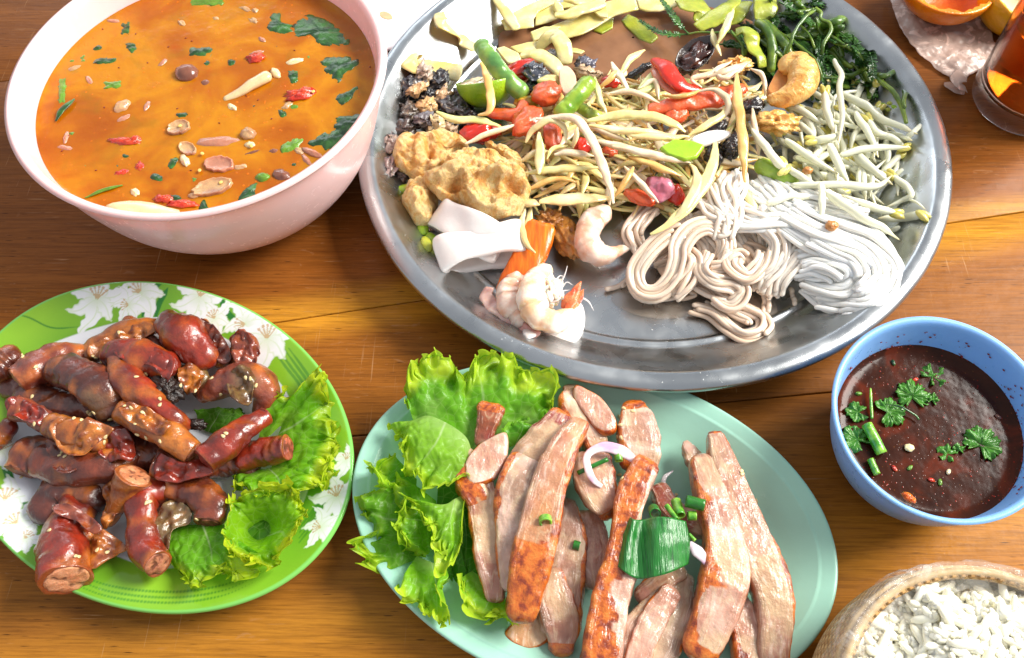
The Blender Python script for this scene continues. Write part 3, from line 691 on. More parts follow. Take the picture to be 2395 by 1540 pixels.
sausage('brown sausage strip under the golden one at the pile centre', [(690, 870, 1.9), (790, 885, 1.9), (930, 880, 1.7)], [.75, .72, .5], 'brown', (1, 0), 22)
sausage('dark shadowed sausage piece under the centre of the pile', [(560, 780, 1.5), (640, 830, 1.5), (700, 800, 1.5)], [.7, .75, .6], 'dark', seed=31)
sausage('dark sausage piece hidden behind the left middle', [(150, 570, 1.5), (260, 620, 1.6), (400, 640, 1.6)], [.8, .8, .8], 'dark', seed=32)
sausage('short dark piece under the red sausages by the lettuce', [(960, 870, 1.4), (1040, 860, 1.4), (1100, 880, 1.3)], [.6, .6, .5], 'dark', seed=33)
sausage('pinkish sausage piece with cut end at the left edge of the pile', [(60, 615, 2.7), (140, 640, 2.4), (230, 700, 2.0)], [.62, .6, .5], 'pink', (1, 0), 8)
sausage('short sausage stub at the left photo edge above the others', [(-20, 450, 2.0), (50, 395, 2.0)], [.75, .6], 'brown', seed=10)
sausage('plump sausage with pale cut end at the upper left of the pile', [(75, 495, 2.5), (150, 450, 2.4), (240, 410, 2.2), (340, 395, 1.9)], [.72, .85, .8, .6], 'pink', (1, 0), 9)
sausage('slim dark crisp sausage strip at the top left of the pile', [(350, 400, 1.7), (450, 345, 1.9), (560, 285, 2.0), (690, 260, 1.9)], [.5, .6, .6, .4], 'gold', seed=13)
sausage('tiny sausage end sticking out behind the top of the pile', [(560, 240, 1.6), (610, 262, 1.6)], [.35, .3], 'brown', seed=34)
sausage('thick dark brown curled sausage on the left upper middle of the pile', [(265, 450, 2.6), (350, 480, 2.9), (440, 540, 2.9), (495, 620, 2.5)], [.75, .9, .95, .7], 'dark', seed=11, patch=(390, 590, .8, (112, 84, 56)))
a_ = sausage('broad glossy red brown sausage near the top centre of the pile', [(510, 375, 2.6), (600, 400, 3.0), (740, 430, 3.0)], [.7, .85, .7], 'red', seed=14)
flap('skin_flap', a_, SB, [(500, 360), (620, 350), (720, 370), (772, 420), (735, 510), (690, 450), (600, 420), (520, 400)], 3.6, 6, 'red', .18)
sausage('long bent red brown sausage running down the centre of the pile', [(520, 410, 2.9), (560, 500, 3.2), (650, 580, 3.3), (760, 660, 3.2), (800, 700, 2.7)], [.55, .75, .6, .5, .4], 'red', seed=15)
sausage('glossy red chunk on top at the back of the pile', [(735, 245, 2.4), (800, 310, 2.9), (890, 385, 2.6)], [.65, 1.0, .7], 'red', seed=16)
a_ = sausage('golden burnt sausage skin at the back right of the pile', [(890, 250, 1.7), (930, 330, 1.9), (980, 410, 1.8)], [.3, .45, .5], 'gold', seed=17)
sausage('short pinkish sausage stub at the back right of the pile', [(1040, 300, 2.1), (1075, 350, 2.0), (1065, 440, 1.6)], [.45, .65, .55], 'pink', (1, 0), 18)
sausage('grey pink sausage with translucent skin at the right of the pile', [(885, 560, 1.9), (1000, 500, 2.3), (1110, 495, 2.3), (1165, 560, 2.0), (1150, 625, 1.6)], [.4, .65, .75, .8, .5], 'pink', seed=19, patch=(1060, 510, .8, (150, 120, 84)))
sausage('olive gold sausage piece behind the charred lump', [(770, 480, 1.9), (840, 470, 2.1), (880, 540, 1.8)], [.55, .6, .5], 'olive', seed=20)
a_ = sausage('golden sausage with frayed end across the centre of the pile', [(545, 640, 3.0), (660, 690, 3.2), (760, 745, 3.1), (850, 815, 2.8)], [.55, .65, .62, .55], 'gold', (0, 1), 21, fill=((214, 140, 104), (160, 84, 56)))
sausage('bright red smooth sausage slanting over the lettuce on the right of the pile', [(1165, 650, 2.5), (1080, 700, 2.9), (990, 770, 3.1), (895, 850, 3.2)], [.5, .62, .68, .66], 'red', (1, 1), 23, fill=((150, 50, 34), (110, 30, 20)))
sausage('dark red sausage with a round cut end on the lettuce at the right', [(1080, 830, 1.9), (1160, 815, 2.1), (1262, 797, 2.4)], [.65, .62, .6], 'red', (0, 1), 24, fill=((176, 92, 70), (120, 50, 36)))
a_ = sausage('golden sausage with a wide pale cut face pointing up in the lower pile', [(478, 1110, 1.4), (530, 1020, 2.2), (590, 915, 3.0)], [.3, .55, .78], 'gold', (0, 1), 25, 1., fill=((236, 168, 120), (200, 122, 80)))
a_ = sausage('crumpled golden brown sausage skin with a red fold left of centre', [(230, 700, 2.9), (320, 730, 3.1), (430, 760, 2.9)], [.55, .7, .5], 'gold', seed=26)
flap('skin_flap', a_, SB, [(220, 690), (300, 670), (420, 680), (500, 710), (450, 740), (350, 820), (260, 800)], 3.5, 11, 'gold', .28)
flap('skin_flap', a_, SB, [(420, 760), (490, 720), (540, 690), (570, 740), (580, 840), (520, 850), (470, 850), (430, 810)], 3.0, 12, 'red', .3)
V, Fq = lump(W(SB, [(735, 540)], 3.1)[0], (.75, .55, .5), 3, .3, .8, 24, 32, (0, 0, -.5)); tag(mk('charred_lump', V, Fq, CHAR), 'black charred lump in the middle of the sausage pile', 'char')
V, Fq = lump(W(SB, [(850, 690)], 2.6)[0], (.6, .25, .2), 4, .3, .8, 16, 24, (0, 0, -.1)); tag(mk('charred_skin', V, Fq, CHAR), 'small shiny black burnt skin just left of the bright red sausage', 'char')
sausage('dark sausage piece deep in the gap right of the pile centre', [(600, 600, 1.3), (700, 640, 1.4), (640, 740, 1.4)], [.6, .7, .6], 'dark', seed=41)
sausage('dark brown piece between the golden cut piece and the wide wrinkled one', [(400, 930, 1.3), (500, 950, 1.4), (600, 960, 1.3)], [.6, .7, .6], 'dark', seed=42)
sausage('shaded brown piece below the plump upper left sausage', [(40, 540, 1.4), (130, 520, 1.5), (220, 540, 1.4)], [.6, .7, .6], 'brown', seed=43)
sausage('small brown piece behind the red chunk at the back', [(640, 330, 1.6), (690, 380, 1.7), (700, 440, 1.6)], [.5, .6, .5], 'brown', seed=44)
for i, (o_, z_, c_, lab) in enumerate([([(385, 360), (470, 310), (560, 270), (650, 250), (690, 275), (600, 320), (500, 360), (400, 400)], 2.5, 'gold', 'crisp golden skin lying along the top left strip'), ([(880, 225), (920, 240), (990, 330), (1010, 400), (960, 420), (910, 350), (860, 280)], 2.6, 'dark', 'burnt dark skin fold at the back right'),
 ([(990, 480), (1070, 440), (1120, 470), (1100, 560), (1060, 610), (1010, 570)], 3.1, 'olive', 'translucent olive skin over the grey pink sausage'), ([(790, 450), (870, 440), (890, 500), (860, 560), (800, 540)], 2.7, 'gold', 'golden torn skin behind the charred lump'), ([(200, 770), (290, 790), (340, 860), (300, 910), (230, 880)], 3.1, 'brown', 'brown skin draped on the wide wrinkled piece'), ([(690, 820), (800, 860), (900, 850), (930, 900), (800, 940), (680, 930)], 2.8, 'red', 'red brown skin over the strip under the centre'),
 ([(480, 930), (450, 1050), (440, 1140), (480, 1120), (540, 1050), (580, 1000)], 2.2, 'gold', 'tapering golden skin below the wide pale cut face'), ([(530, 610), (600, 600), (700, 650), (760, 700), (700, 740), (600, 700), (540, 660)], 3.9, 'gold', 'peeled golden skin on the centre sausage'), ([(1020, 280), (1080, 290), (1130, 360), (1110, 430), (1040, 430), (1010, 360)], 2.8, 'pink', 'pinkish torn skin at the back right stub'), ([(40, 570), (130, 590), (210, 640), (200, 700), (120, 680), (30, 640)], 3.2, 'red', 'thin red skin on the pinkish left piece')]):
    tag(flap('sausage_skin', None, SB, o_, z_, 70+i, c_, .3), lab, 'sausage skin', 'loose sausage skins on the pile')
tag(flap('lettuce_leaf', None, SB, [(1060, 1100), (1140, 1060), (1230, 1090), (1240, 1170), (1160, 1220), (1080, 1180)], 1.1, 90, 'green', .05, mat=LETT), 'deep green leaf base inside the curly rosette', 'lettuce')
# ---- lettuce
YG = ((150, 196, 60), (120, 186, 26), (196, 214, 44))
first_leaf = lettuce('lettuce_leaf', SB, [(1130, 760, 1.0), (1180, 740, 1.3), (1230, 700, 1.4), (1190, 800, 1.4), (1190, 900, 1.3)], [(1200, 570, 2.0), (1320, 520, 2.4), (1390, 440, 2.6), (1450, 520, 2.4), (1470, 640, 2.2), (1490, 760, 2.0), (1470, 860, 1.9), (1430, 960, 1.8)], 51, .34, cols=YG)
tag(first_leaf, 'frilly lettuce leaf along the right rim of the lily plate', 'lettuce')
tag(lettuce('lettuce_leaf', SB, [(1080, 900, 1.2), (1180, 880, 1.5), (1280, 860, 1.3)], [(1000, 930, 1.3), (1090, 1010, 2.4), (1290, 1010, 2.6), (1420, 950, 2.3), (1490, 800, 2.0)], 52, .3, cols=YG), 'middle lettuce leaf under the dark red cut sausage', 'lettuce')
tag(lettuce('lettuce_leaf', SB, [(1110, 1130, 1.2), (1090, 1160, 1.0), (1130, 1190, 1.0), (1180, 1170, 1.1), (1180, 1130, 1.2), (1150, 1110, 1.3), (1110, 1130, 1.2)], [(1010, 1000, 2.5), (975, 1110, 2.6), (990, 1230, 2.5), (1060, 1300, 2.4), (1190, 1300, 2.4), (1290, 1210, 2.6), (1340, 1090, 2.8), (1290, 970, 2.8), (1150, 960, 2.7), (1010, 1000, 2.5)], 53, .36, N=560, cols=((112, 170, 30), (140, 196, 28), (204, 218, 44))), 'curly yellow green lettuce rosette at the lower right of the lily plate', 'lettuce')
tag(lettuce('lettuce_leaf', SB, [(740, 1130, 1.2), (860, 1130, 1.6), (980, 1130, 1.8), (1020, 1180, 1.7)], [(745, 1310, 1.6), (790, 1370, 2.0), (890, 1400, 2.1), (980, 1370, 2.1), (1080, 1370, 2.1), (1200, 1310, 2.1)], 54, .26, cols=((84, 140, 30), (110, 176, 26), (190, 214, 40))), 'flat lettuce leaf with frilled lower edge between sausage and plate rim', 'lettuce')
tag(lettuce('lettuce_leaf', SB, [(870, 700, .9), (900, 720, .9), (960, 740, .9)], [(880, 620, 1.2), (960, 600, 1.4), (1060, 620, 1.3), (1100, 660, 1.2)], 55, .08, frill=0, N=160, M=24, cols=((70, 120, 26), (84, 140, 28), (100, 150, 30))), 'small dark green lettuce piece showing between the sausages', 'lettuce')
ready()
for i, (x, y) in enumerate([(95, 390), (155, 440), (406, 392), (445, 420), (420, 400), (597, 483), (640, 470), (545, 610), (572, 618), (625, 640), (322, 665), (355, 672), (385, 640), (395, 645), (410, 640), (480, 670), (700, 605), (1095, 490), (1075, 488), (965, 560), (855, 545), (988, 730), (975, 742), (270, 815), (285, 830), (262, 826), (455, 770), (462, 745), (640, 1035), (655, 1030), (215, 1155), (425, 1240), (345, 1270), (330, 1268), (860, 1105), (600, 735), (590, 690), (100, 395), (140, 570), (150, 690), (95, 920), (520, 290), (790, 520), (925, 490), (700, 580), (640, 750), (470, 1250), (1120, 520), (700, 765)]):
    sesame(SB, x, y, 'tiny pale sesame seed stuck to the glazed sausages', 'sesame seeds on the sausage pile')
# ================================================================ GRILLED PORK PLATE
def m_pork():
    t = NT('grilled_pork'); c = t.attr(); fb = t.attr('Fib')
    mp = t.N.new('ShaderNodeMapping'); mp.inputs['Scale'].default_value = (.5, 3.6, 1.); t.link(fb, mp.inputs['Vector']); fv = mp.outputs[0]
    f1 = t.noise(1.4, 5, fv, .5, .6); f2 = t.noise(.9, 4, dist=.6); f3 = t.noise(3.2, 3, fv, .3)
    c = t.mix(t.gray(f2, .48, .74, 0, .5), c, (150, 100, 74)); lf = t.noise(.7, 3, fv, .3); c = t.mix(t.gray(t.math('ABSOLUTE', t.math('SUBTRACT', lf, .5)), .0, .03, .35, 0), c, (220, 196, 158))
    c = t.mix(t.gray(f1, .52, .78, 0, .5), c, (170, 104, 76))
    c = t.mix(t.gray(f3, .56, .7, 0, .35), c, (244, 222, 206))
    cr = t.attr('Crust')
    sp = t.N.new('ShaderNodeSeparateXYZ'); t.link(cr, sp.inputs[0])
    cf = t.gray(t.math('ADD', sp.outputs[0], t.math('MULTIPLY', t.math('SUBTRACT', t.noise(2.5, 4), .5), .7)), .35, .65)
    cc = t.ramp(t.noise(1.9, 6, dist=.4, rough=.65), [(.25, (70, 20, 6)), (.40, (140, 52, 10)), (.52, (194, 98, 20)), (.66, (208, 126, 44)), (.8, (120, 40, 10))])
    c = t.mix(cf, c, cc)
    h = t.noise(1.6, 5, fv, .4, .65); nb = t.bump(h, .07); nb = t.bump(t.noise(2.2, 4), .09, 1., nb)
    return t.fin(c, .32, nb, sss=.35, sscale=.3, sssr=(1, .45, .3), coat=1., coatr=.1, spec=.5)
PORK = m_pork()
MEAT = dict(flesh=(190, 140, 118), white=(228, 194, 174), fat=(206, 176, 136), grey=(150, 118, 96), red=(134, 40, 34), brown=(142, 70, 34), tan=(194, 136, 88))
def crust_attr(o, a, fib=None):
    if fib is not None:
        at = o.data.attributes.new('Fib', 'FLOAT_COLOR', 'POINT'); c = np.ones((len(a), 4), np.float32); c[:, 0] = fib[0]; c[:, 1] = fib[1]; c[:, 2] = fib[2]; at.data.foreach_set('color', c.ravel())
    at = o.data.attributes.new('Crust', 'FLOAT_COLOR', 'POINT'); c = np.ones((len(a), 4), np.float32); c[:, :3] = np.clip(a, 0, 1)[:, None]; at.data.foreach_set('color', c.ravel())
def pork(label, key, pts, hw, th=.45, side=0, amt=.35, c=('flesh', 'white'), seed=0, roll=0., ends=(0, 0), fatline=None, sq=5.5, zoff=0):
    """a slice of grilled pork along pts; side -1/+1: which long edge carries the browned skin (0 none, 2 the whole top)"""
    n = 44; C = resample(W(key, pts), n); C[:, 2] += zoff
    w_ = 1.18*np.interp(np.linspace(0, 1, n), np.linspace(0, 1, len(hw)), hw); th = th*1.1
    up = (math.sin(roll), 0, math.cos(roll))
    V, Fq, u, t = sweep(C, w_, np.minimum(th, w_*.9), 36, sq, 0, 'round', 4, up)
    wa, wb = WN(.3, seed, 3), WN(1.2, seed+3, 3)
    cc = np.array([C[int(a*(n-1)+.5)] for a in u]); Nn = V-cc; Nn /= np.linalg.norm(Nn, axis=1)[:, None]+1e-6
    V = V+Nn*(.06*wa(V)+.030*wb(V))[:, None]
    a, b = lin(MEAT[c[0]]), lin(MEAT[c[1]]); k = np.clip(.5+.7*np.cos(t+.4)*.6+.5*wa(V*1.4), 0, 1); Cc = mixc(a, b, k)
    if fatline is not None: Cc = mixc(Cc, lin(MEAT['fat']), np.clip(1-np.abs(np.cos(t)-fatline-.15*wa(V))/.3, 0, 1)*.8)
    x = -np.cos(t)
    if side == 2: cr = np.clip((np.sin(t)+.2)*2, 0, 1)
    elif side == 0: cr = np.zeros(len(t))
    else: cr = np.clip((x*side-(1-amt*2)+.30*wa(V))/.16, 0, 1)
    low = np.sin(t)*(1 if C[0, 1] > C[-1, 1] else 1)
    cr = np.maximum(cr, np.clip((np.abs(x)-.92+.10*wa(V))/.06, 0, 1)*.8*(wb(V*.4+2) > -.5))
    cr = np.maximum(cr, np.clip((ends[0]-u)/.02+.5+1.5*wa(V), 0, 1)*(ends[0] > 0)); cr = np.maximum(cr, np.clip((u-1+ends[1])/.02+.5+1.5*wa(V), 0, 1)*(ends[1] > 0))
    Lc = np.linalg.norm(np.diff(C, axis=0), axis=1).sum()
    Cc = mixc(Cc, lin(MEAT['fat']), np.clip((wa(V*.8+7)-.25)/.25, 0, 1)*.7); Cc = mixc(Cc, lin((150, 84, 60)), np.clip((wa(V*.9+17)-.45)/.3, 0, 1)*.6); Cc = mixc(Cc, lin((140, 78, 44)), np.clip((np.abs(x)-.80)/.2, 0, 1)*.6)
    o = mk('pork_slice', V, Fq, PORK, None, Cc); crust_attr(o, cr, (u*Lc+seed*3, x*w_.mean()+seed, np.sin(t)*.5))
    return tag(o, label, 'pork slice', 'slices of grilled pork on the mint green plate')
def medallion(label, key, out, z, th, c, crustw, seed, cdir=None):
    """round cut slice with the given outline; crustw: width of browned edge"""
    o = loop_resample(W(key, out, z)[:, :2], 64); c0 = o.mean(0); V = []; K = []
    for k, zz in ((.02, 1), (.2, 1), (.4, 1), (.6, 1), (.75, .99), (.87, .97), (.95, .9), (1, .72), (1.02, .45), (1., .15), (.93, 0), (.5, 0), (.02, 0)):
        V.append(np.c_[c0+(o-c0)*k, np.full(64, z-th+th*zz)]); K.append(np.full(64, k if zz > .5 else 1.))
    V = np.concatenate(V); K = np.concatenate(K); wa = WN(.35, seed, 3); V = V+np.c_[np.zeros((len(V), 2)), .07*wa(V)]
    Cc = mixc(lin(MEAT[c[0]]), lin(MEAT[c[1]]), np.clip(.5+.7*wa(V*1.3), 0, 1))
    d = V[:, :2]-c0; d = d/(np.linalg.norm(d, axis=1)[:, None]+1e-6)
    f_ = np.ones(len(V)) if cdir is None else np.clip(.5+1.2*(d@np.array(cdir)), 0, 1)
    cr = np.clip((K-1+crustw+.06*wa(V*2))/.06, 0, 1)*f_
    ob = mk('pork_slice', V, grid_faces(13, 64, cv=True), PORK, None, Cc); crust_attr(ob, cr, (V[:, 1]+seed, V[:, 0]*.4, V[:, 2]))
    return tag(ob, label, 'pork slice', 'slices of grilled pork on the mint green plate')
# ---- lettuce on the left half of the plate
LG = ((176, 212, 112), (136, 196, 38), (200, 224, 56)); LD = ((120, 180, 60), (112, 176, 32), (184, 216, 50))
def lt(label, *a, **k): return tag(lettuce('lettuce_leaf', 'B2', *a, **k), label, 'lettuce')
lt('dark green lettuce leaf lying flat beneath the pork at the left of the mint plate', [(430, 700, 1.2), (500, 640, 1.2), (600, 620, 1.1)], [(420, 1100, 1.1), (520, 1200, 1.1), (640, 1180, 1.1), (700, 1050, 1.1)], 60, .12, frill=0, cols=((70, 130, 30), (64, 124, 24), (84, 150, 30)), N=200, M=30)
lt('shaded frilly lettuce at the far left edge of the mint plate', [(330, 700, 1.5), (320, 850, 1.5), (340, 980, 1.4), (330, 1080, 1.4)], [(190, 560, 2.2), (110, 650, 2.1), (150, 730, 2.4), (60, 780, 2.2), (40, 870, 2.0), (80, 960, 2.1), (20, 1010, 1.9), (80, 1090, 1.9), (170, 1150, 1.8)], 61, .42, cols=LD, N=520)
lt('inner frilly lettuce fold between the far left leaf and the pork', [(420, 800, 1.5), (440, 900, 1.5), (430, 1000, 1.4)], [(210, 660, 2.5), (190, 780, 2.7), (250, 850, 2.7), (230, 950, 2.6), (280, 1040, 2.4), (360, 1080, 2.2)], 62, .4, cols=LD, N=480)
lt('lettuce leaf spilling over the lower left rim of the mint plate', [(330, 1060, 1.6), (400, 1090, 1.6), (470, 1120, 1.5)], [(235, 1230, 2.2), (280, 1300, 2.3), (350, 1345, 2.3), (440, 1385, 2.2), (480, 1330, 2.3), (430, 1250, 2.5), (490, 1190, 2.3)], 63, .28, cols=LG)
lt('lettuce leaf along the bottom rim below the leftmost pork slices', [(590, 1130, 1.4), (680, 1190, 1.4), (780, 1290, 1.2)], [(520, 1190, 2.1), (560, 1290, 2.1), (600, 1350, 2.0), (680, 1370, 1.9), (750, 1360, 1.9), (800, 1410, 1.8)], 64, .25, cols=LG)
lt('folded lettuce leaf in the middle of the green pile left of the pork', [(455, 830, 2.7), (510, 790, 2.8), (565, 770, 2.5)], [(270, 800, 2.6), (330, 860, 2.9), (400, 940, 3.0), (420, 1030, 2.9), (490, 1110, 2.7), (535, 1030, 2.6), (550, 880, 2.5)], 65, .34, cols=LG)
lt('large pale lettuce leaf curving over the others at the left', [(300, 430, 2.6), (380, 400, 3.0), (480, 440, 3.2), (560, 500, 3.0), (590, 570, 2.7)], [(170, 460, 2.6), (240, 540, 2.9), (260, 640, 3.0), (320, 740, 3.1), (390, 800, 3.1), (470, 770, 3.0), (560, 720, 2.7)], 66, .34, folds=.2, cols=((166, 204, 108), (140, 194, 48), (196, 222, 52)), N=480)
lt('tall lettuce leaf at the top left of the mint plate with pale rib', [(330, 480, 2.2), (430, 540, 2.2), (520, 580, 2.0), (600, 590, 1.8), (700, 560, 1.8), (790, 520, 1.8), (860, 480, 1.8)], [(270, 290, 3.2), (290, 190, 3.5), (370, 110, 3.6), (440, 100, 3.6), (490, 130, 3.4), (560, 170, 3.3), (630, 80, 3.6), (720, 85, 3.6), (800, 120, 3.5), (870, 160, 3.4), (960, 200, 3.3), (965, 370, 2.6)], 67, .36, folds=.35, cols=((156, 200, 96), (112, 178, 34), (186, 214, 50)), N=620, M=56)
lt('small lettuce leaf behind the red pork stub', [(740, 560, 2.3), (790, 540, 2.4), (840, 520, 2.3)], [(745, 450, 2.8), (790, 410, 2.9), (850, 405, 2.9), (900, 430, 2.7), (890, 500, 2.4)], 68, .15, frill=.1, cols=((120, 184, 60), (92, 164, 32), (130, 190, 50)), N=200, M=30)
# ---- lower layer
pork('translucent pink slice low in the middle of the pork pile', 'B2', [(1010, 830, 1.5), (1020, 980, 1.6), (1000, 1180, 1.6), (1000, 1400, 1.5)], [.6, .95, .95, .8], .4, 1, .12, ('grey', 'flesh'), 1, fatline=.3)
pork('pinkish slice in shade right of the low middle slice', 'B2', [(1120, 880, 1.3), (1140, 1000, 1.4), (1160, 1180, 1.4)], [.6, .9, .5], .35, 0, .2, ('flesh', 'grey'), 2)
medallion('yellowish fatty slice with browned edge at the bottom left of the pork', 'B2', [(740, 1430), (780, 1370), (860, 1330), (950, 1340), (960, 1430), (900, 1485), (820, 1490)], 1.5, .5, ('fat', 'tan'), .12, 3)
pork('slice with charred bottom corner at the lower middle of the plate', 'B2', [(960, 1150, 1.8), (985, 1280, 1.8), (1010, 1380, 1.7), (1010, 1480, 1.5)], [.45, .7, .75, .5], .4, 1, .15, ('flesh', 'grey'), 4, ends=(0, .12))
pork('grey fatty slice at the bottom centre next to the orange strip', 'B3', [(640, 1130, 1.5), (590, 1280, 1.8), (500, 1430, 1.8), (430, 1600, 1.8)], [.6, .95, 1.15, 1.1], .5, 1, .1, ('grey', 'white'), 5, fatline=.0)
pork('short pale slice right under the dark green leaf', 'B3', [(640, 1070, 2.0), (540, 1130, 2.0), (440, 1200, 1.8)], [.4, .5, .35], .3, -1, .3, ('flesh', 'tan'), 6)
pork('pink slab with red edge at the bottom centre', 'B3', [(590, 1200, 2.2), (520, 1310, 2.2), (450, 1440, 2.2), (400, 1600, 2.1)], [.45, .55, .5, .5], .4, -1, .2, ('flesh', 'white'), 7)
pork('browned slice squeezed at the bottom between two long strips', 'B3', [(940, 1170, 1.6), (985, 1320, 1.9), (1040, 1560, 1.9)], [.35, .62, .7], .5, -1, .45, ('white', 'flesh'), 8)
pork('thin pale slice tip behind the long strips on the right', 'B3', [(680, 380, 1.6), (720, 450, 1.6), (780, 540, 1.6)], [.12, .4, .4], .3, 0, 0, ('flesh', 'white'), 9)
pork('dark red glazed piece hidden behind the scallions', 'B3', [(540, 640, 1.6), (600, 740, 1.8), (760, 830, 1.9)], [.4, .5, .5], .4, 0, 0, ('red', 'brown'), 10)
# ---- upper layer
pork('longest pork strip on the right of the plate with browned right edge', 'B3', [(842, 360, 2.3), (900, 560, 2.4), (985, 800, 2.5), (1080, 1020, 2.5), (1150, 1260, 2.4), (1140, 1520, 2.0)], [.36, .66, .8, .8, .74, .62], .62, 1, .22, ('flesh', 'grey'), 11, ends=(.035, 0), fatline=.35)
pork('long strip second from the right with white upper end and browned left side', 'B3', [(762, 500, 2.5), (820, 680, 2.8), (878, 880, 2.9), (890, 1080, 2.9), (840, 1290, 2.8), (760, 1480, 2.4)], [.5, .64, .75, .88, .9, .66], .6, -1, .40, ('flesh', 'white'), 12, ends=(0, .06))
pork('orange grilled strip with charred top running beside the green leaf', 'B3', [(455, 520, 3.0), (390, 660, 3.0), (340, 860, 3.0), (320, 1060, 3.0), (262, 1280, 2.9), (220, 1560, 2.8)], [.6, .62, .5, .75, .75, .7], .55, -1, .72, ('white', 'flesh'), 13, ends=(.10, 0))
pork('slice with brown skin left and white fat right near the plate top', 'B3', [(395, 205, 2.2), (415, 300, 2.3), (425, 400, 2.2), (420, 480, 1.9)], [.6, .9, .9, .8], .5, -1, .40, ('white', 'white'), 14, ends=(.14, 0))
medallion('pale pink oval medallion of pork nearest the top rim of the plate', 'B3', [(85, 55), (150, 80), (215, 115), (265, 175), (305, 250), (300, 305), (240, 320), (180, 280), (120, 200), (70, 120)], 2.9, .6, ('flesh', 'flesh'), .10, 15)
pork('fatty brown side of the topmost medallion', 'B3', [(60, 100, 2.0), (80, 190, 2.2), (150, 290, 2.1), (190, 380, 1.8)], [.4, .72, .62, .5], .5, -1, .3, ('fat', 'white'), 16)
pork('pink slice with orange lower corner left of the orange strip', 'B3', [(170, 480, 2.3), (185, 570, 2.5), (215, 670, 2.5), (255, 760, 2.1)], [.85, .9, .75, .35], .5, 1, .25, ('flesh', 'fat'), 17, ends=(0, .16))
pork('dark maroon chunk of cured pork with burnt corner', 'B2', [(1000, 425, 2.7), (940, 510, 2.7), (860, 600, 2.5), (800, 650, 2.1)], [.55, .75, .75, .5], .6, 0, 0, ('red', 'red'), 18, ends=(.07, 0))
pork('little browned stub poking out in front of the top lettuce leaf', 'B2', [(680, 375, 2.8), (665, 440, 2.7), (645, 520, 2.4)], [.62, .45, .42], .4, 0, 0, ('brown', 'red'), 19, ends=(.2, 0))
pork('long dark slice below the leftmost white medallion', 'B2', [(620, 720, 2.4), (650, 850, 2.4), (680, 1020, 2.3), (695, 1240, 2.0)], [.6, .72, .75, .4], .5, -1, .2, ('brown', 'flesh'), 20, fatline=-.2)
medallion('white and pink oval medallion leftmost on the plate', 'B2', [(750, 475), (680, 495), (610, 540), (560, 610), (560, 690), (600, 725), (680, 700), (730, 640), (755, 570)], 3.2, .6, ('white', 'flesh'), .08, 21, (-1, -.3))
pork('tan fatty side of the leftmost medallion', 'B2', [(560, 590, 2.5), (560, 700, 2.6), (610, 790, 2.5), (640, 860, 2.2)], [.4, .45, .55, .45], .5, -1, .5, ('fat', 'tan'), 22)
pork('second slice from the left with a bright white upper face', 'B2', [(840, 640, 2.8), (800, 740, 3.0), (780, 860, 2.9), (770, 1000, 2.6), (765, 1190, 2.1)], [.7, .8, .68, .6, .4], .55, -1, .26, ('grey', 'white'), 23, fatline=-.55)
pork('long slice with glossy orange lower half slanting through the pork pile', 'B2', [(1085, 455, 3.2), (1020, 560, 3.4), (950, 740, 3.5), (905, 930, 3.4), (860, 1130, 3.2), (825, 1320, 2.8)], [.45, .64, .76, .82, .8, .66], .55, 1, .34, ('tan', 'flesh'), 24, ends=(0, .35))
# ---- garnish
t_ = NT('green_leaf_strip'); cg = t_.ramp(t_.noise(3., 4, t_.coord((4, .25, 1), (0, 0, .12))), [(.3, (14, 74, 22)), (.5, (28, 112, 38)), (.7, (42, 124, 46))])
LEAFG = t_.fin(cg, .3, t_.bump(t_.noise(6., 3, t_.coord((3, .1, 1), (0, 0, .12))), .04), coat=.4, spec=.5)
def sheet(name, key, rows, mat, parent=None, th=.05, n=30, m=30, seed=0, amp=.02, col=None):
    """sheet through rows of points (each row x,y,z), with thickness"""
    G = np.array([resample(W(key, r), n) for r in rows]); G = np.stack([resample(G[:, j], m) for j in range(n)], 1)
    w = WN(.7, seed, 3); V = G.reshape(-1, 3); V = V+np.c_[np.zeros((len(V), 2)), amp*w(V)]; Vb = V-[0, 0, th]; Fq = grid_faces(m, n); k = len(V)
    e = [(i*n, (i+1)*n) for i in range(m-1)][::1]; B = [i*n for i in range(m)]+[(m-1)*n+j for j in range(1, n)]+[i*n+n-1 for i in range(m-2, -1, -1)]+[j for j in range(n-2, 0, -1)]
    i = np.array(B); j = np.roll(i, -1); side = np.stack([i, j, j+k, i+k], 1)
    Va = np.vstack([V, Vb]); return mk(name, Va, np.vstack([Fq[:, ::-1], Fq+k, side[:, ::-1]]), mat, parent, None if col is None else col(Va))
tag(sheet('pandan_leaf', 'B3', [[(375, 770, 3.5), (400, 790, 3.9), (450, 790, 3.6), (520, 775, 4.0), (600, 780, 4.1), (680, 800, 3.7)], [(340, 860, 3.5), (380, 880, 3.9), (430, 890, 3.6), (510, 880, 4.2), (600, 880, 4.2), (700, 890, 3.7)], [(315, 950, 3.4), (360, 980, 3.9), (420, 1000, 3.6), (510, 990, 4.1), (600, 980, 4.1), (700, 970, 3.6)], [(295, 1030, 3.4), (350, 1075, 3.8), (420, 1110, 3.6), (510, 1100, 4.0), (600, 1075, 4.0), (695, 1030, 3.5)]], LEAFG, seed=4), 'square piece of dark green pandan leaf folded over the pork', 'leaf')
SCAL = food('scallion_green', (70, 150, 34), .3, 2.5, .3, .015, 8, .4, .3, coat=.4, hue=(150, 200, 70))
SCALD = food('scallion_dark', (34, 118, 28), .3, 2.5, .3, .015, 8, .3, .3, coat=.4)
SHAL = food('shallot', (236, 218, 224), .1, 1.5, .25, .01, 6, .5, .5, (1, .8, .9), coat=.4, hue=(206, 160, 190))
